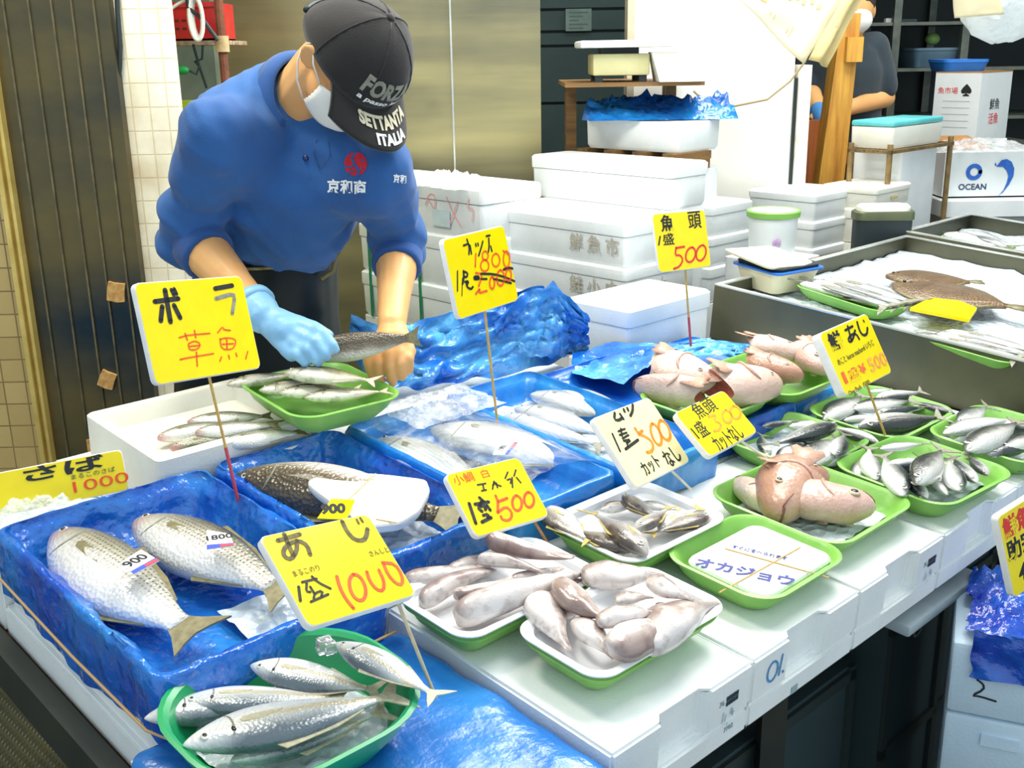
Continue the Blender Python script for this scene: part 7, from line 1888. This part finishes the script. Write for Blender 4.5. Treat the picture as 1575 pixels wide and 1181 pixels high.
for i, m_ in enumerate((plain('flag_green', (60, 160, 96)), M_CAPWHITE, plain('flag_red', (200, 50, 50)))):
    b = MB(); a_, c_ = math.radians(150 + 10 * i), math.radians(160 + 10 * i)
    b.v = [crown_pt(a_, 0, 1.012), crown_pt(c_, 0, 1.012), crown_pt(c_, .16, 1.012), crown_pt(a_, .16, 1.012)]; b.f = [(0, 1, 2, 3)]
    b.build('flag_stripe', m_, crown, I4, False)
MB().tube([crown_pt(math.pi + a * .1, -.05, 1.03) for a in range(-6, 7)], .006, 8).build('strap', M_BLACK, crown, I4, True)
# short hair below the cap
rings = []
for e, k in ((-.55, .86), (-.40, .93), (-.2, .955), (0, .97), (.25, .96)):
    rings.append([CAPC + (hf * (RF - .004) * math.cos(az) * math.cos(e) - hr * (RR - .004) * math.sin(az) * math.cos(e) + hu * .085 * math.sin(e)) * k for az in (math.radians(128 + 104 * i / 24) for i in range(25))])
hm = MB().loft(rings, False, False); hob = hm.build('hair', M_HAIR, per, I4, True); sdm = hob.modifiers.new('t', 'SOLIDIFY'); sdm.thickness = .006
# mask over nose and chin
rings = []
for k in range(13):
    t = k / 12; z = .016 - .122 * t; ring = []
    for i in range(29):
        s = -1 + 2 * i / 28; a = s * 1.28; bul = math.sin(math.pi * min(1, .12 + .88 * t)) ** .6
        rF = .106 + .018 * bul - .026 * t * t; rR = .073 + .010 * bul - .010 * t
        ring.append(HC + hf * (rF * math.cos(a) ** .85 + .002) + hr * (rR * math.sin(a)) + hu * (z * (1 - .42 * s * s) - .026 * s * s) + hf * .0012 * math.sin(t * 40))
    rings.append(ring)
mk = MB().loft(rings, False, False).build('face_mask', M_MASK, per, I4, True); sm_ = mk.modifiers.new('t', 'SOLIDIFY'); sm_.thickness = .002
for s in (-1, 1):
    i = 28 if s > 0 else 0
    e = HC + hr * s * .088 - hf * .016
    for k, u in ((0, .022), (12, -.030)):
        p0 = rings[k][i]
        MB().tube([p0, p0.lerp(e + hu * u, .5) + hr * s * .008, e + hu * u, e + hu * u * .3 - hf * .010], .0018, 6).build('ear_loop', M_MASK, mk, I4, True)
# --- glove
b = MB(); right_hand(b, 1.0)
b.cone(Rw, .036, Re.lerp(Rw, .90), .036)
gl = fuse('glove', b, M_GLOVE, .0036, 3, per, lambda c: .0012 * noise.noise(c * 60))
cuff('glove_cuff', Re.lerp(Rw, .86), Rw - Re, .0375, .018, M_GLOVE, gl, .001)
# finger nails of the bare hand
for a, t in zip(lk, lt):
    d = (t - a).normalized(); MB().ball(t - d * .004 + Vector((0, -.0075, .002)), .0055, .002, .007, None, 10, 6).build('nail', plain('finger_nail', (240, 200, 168), rough=.3), per, I4, True)
# --- trousers, apron, boots
b = MB()
b.cone(WA, .122, HI, .138)
for h0, kn, an in legs: b.cone(h0, .094, kn, .072); b.cone(kn, .072, an + Vector((0, 0, .05)), .066)
fuse('trousers', b, M_TROUSER, .009, 4, per, lambda c: .005 * noise.noise(c * 9))
b = MB()
for h0, kn, an in legs: b.cone(an + Vector((0, 0, .2)), .075, an, .062); b.cone(an - Vector((0, 0, .03)), .052, an + Vector((.05, -.15, -.045)), .044)
fuse('boots', b, M_BLACK, .008, 4, per)
rings = []
dz = Vector((0, 0, 1)); wx = Vector((rd.x, rd.y, 0)).normalized(); wf = Vector((fw.x, fw.y, 0)).normalized()
for k, (z, w, d_) in enumerate(((.38, .235, .20), (.6, .225, .185), (.82, .205, .172), (HI.z, .180, .160), (WA.z - .06, .158, .142), (WA.z - .005, .148, .130), (WA.z + .012, .146, .128))):
    c = HI.lerp(WA, max(0, min(1, (z - HI.z) / (WA.z - HI.z)))); c = Vector((c.x, c.y, z))
    rings.append([c + wx * w * math.sin(a) * (1 + .05 * noise.noise(Vector((a * 2.5, z * 4, 3)))) + wf * d_ * math.cos(a) * (1 + .06 * noise.noise(Vector((a * 3, z * 5, 8)))) for a in (math.radians(-118 + 236 * i / 40) for i in range(41))])
ap = MB().loft(rings, False, False).build('apron', M_APRON, per, I4, True); sm_ = ap.modifiers.new('t', 'SOLIDIFY'); sm_.thickness = .003
MB().tube([Vector((WA.x, WA.y, WA.z + .004)) + wx * .152 * math.sin(a) + wf * .135 * math.cos(a) for a in (2 * math.pi * i / 40 for i in range(41))], .0035, 6).build('apron_string', plain('olive_cord', (140, 128, 78), (116, 104, 62), 60, .7), ap, I4, True)
kq = Vector((WA.x, WA.y, WA.z)) - wx * .14 + wf * .06
MB().tube([kq, kq + Vector((.02, -.03, .02)), kq + Vector((.03, -.02, .045)), kq + Vector((.012, -.01, .02)), kq + Vector((.005, -.02, -.02)), kq + Vector((-.02, -.03, -.035))], .005, 6).build('apron_bow', MATS['olive_cord'], ap, I4, True)
# --- the fish in his hands
fish_set('held', 'mullet', fish_material('dark_held_skin', (84, 72, 54), (130, 118, 96), (226, 216, 204), -.07, .02, None, .3, .1, .3), M_FINOLIVE, 0, 0, 'fan', False, False, .016, (.06, .012))
put_fish('held', 'held_fish', J(468, 543, 1.945), J(648, 517, 1.972), 'dark backed fish held between the gloved and the bare hand', 'fish', None, 1, 0, up=Vector((0, -1, .25)))

# ------------------------------------------------------------------ second worker
Y2 = 4.85
p2c = J(1298, 185, Y2)
pr2 = empty('person', (p2c.x, p2c.y + .05, 0), 'person in a dark T-shirt working behind the wooden post', 'person')
S1, E1, W1 = J(1344, 72, Y2), J(1361, 150, Y2 + .02), J(1298, 168, Y2 - .22)
S2, E2, W2 = J(1252, 75, Y2 + .05), J(1246, 140, Y2 - .02), J(1260, 172, Y2 - .22)
C2, B2 = J(1298, 105, Y2), J(1298, 185, Y2 + .02); N2 = J(1302, 52, Y2 - .02); H2 = J(1312, 14, Y2 - .07)
X_, Y_ = Vector((1, 0, 0)), Vector((0, 1, 0))
b = MB()
b.ball(H2, .082, .10, .115, None, 22, 14); b.ball(H2 + Vector((-.02, -.09, -.01)), .014, .02, .02, None, 10, 6); b.ball(H2 + Vector((-.01, -.05, -.07)), .055, .05, .05, None, 14, 10)
for s in (-1, 1): b.ball(H2 + Vector((s * .084, .0, -.01)), .012, .02, .032, None, 12, 8)
b.cone(H2 - Vector((0, 0, .06)), .055, N2 - Vector((0, 0, .02)), .06)
b.loft([ell(B2, X_, Y_, .14, .10), ell(C2, X_, Y_, .155, .105), ell(N2 - Vector((0, 0, .06)), X_, Y_, .12, .08), ell(N2, X_, Y_, .06, .06)])
for s_, e_, w_ in ((S1, E1, W1), (S2, E2, W2)):
    b.cone(N2 - Vector((0, 0, .07)), .06, s_, .055); b.cone(s_, .055, e_, .044); b.cone(e_, .045, w_, .03); 
    d = (w_ - e_).normalized(); h_ = w_ + d * .07; b.cone(w_, .032, h_, .030)
    sdv = Vector((d.y, -d.x, 0))
    for k in range(4): q = h_ + sdv * (.018 * (k - 1.5)); finger(b, [q, q + d * .03 + Vector((0, 0, .004)), q + d * .05 - Vector((0, 0, .018))], .0105, .0085)
    finger(b, [w_ + d * .02 + sdv * .028, w_ + d * .05 + sdv * .045, w_ + d * .08 + sdv * .035], .012, .009)
for s in (-1, 1):
    h0 = B2 + Vector((s * .08, 0, -.1)); b.cone(h0, .085, (h0.x, h0.y, .5), .06); b.cone((h0.x, h0.y, .5), .06, (h0.x, h0.y + .02, .08), .045); b.cone((h0.x, h0.y + .02, .05), .04, (h0.x, h0.y - .13, .04), .035)
b.cone(B2, .12, B2 - Vector((0, 0, .12)), .12)
fuse('body', b, M_SKIN, .007, 3, pr2)
b = MB()
b.loft([ell(B2 - Vector((0, 0, .06)), X_, Y_, .152, .115), ell(B2, X_, Y_, .155, .116), ell(C2, X_, Y_, .172, .122), ell(N2 - Vector((0, 0, .07)), X_, Y_, .14, .098), ell(N2 - Vector((0, 0, .01)), X_, Y_, .075, .07)])
for s_, e_ in ((S1, E1), (S2, E2)): b.cone(N2 - Vector((0, 0, .075)), .07, s_, .068); b.cone(s_, .07, s_.lerp(e_, .78), .066)
fuse('t_shirt', b, cloth('dark_grey_tee', (38, 52, 60), (46, 60, 68)), .009, 4, pr2, lambda c: .006 * noise.noise(c * 9))
b = MB()
for s in (-1, 1):
    h0 = B2 + Vector((s * .08, 0, -.1)); b.cone(h0, .098, (h0.x, h0.y, .5), .078); b.cone((h0.x, h0.y, .5), .078, (h0.x, h0.y + .02, .12), .068)
b.cone(B2 - Vector((0, 0, .03)), .128, B2 - Vector((0, 0, .12)), .135)
fuse('trousers', b, M_TROUSER, .012, 4, pr2)
d = (W2 - E2).normalized()
MB().cone(W2 - d * .01, .037, W2 + d * .08, .040).build('glove', plain('blue_work_glove', (86, 152, 214), (66, 132, 200), 12, .5), pr2, I4, True)
mk2 = MB().ball(H2 + Vector((-.005, -.065, -.045)), .068, .055, .055, None, 18, 12).build('face_mask', M_MASK, pr2, I4, True)
MB().ball(H2 + Vector((0, .012, .035)), .092, .108, .105, None, 20, 12).build('hair', M_HAIR, pr2, I4, True)
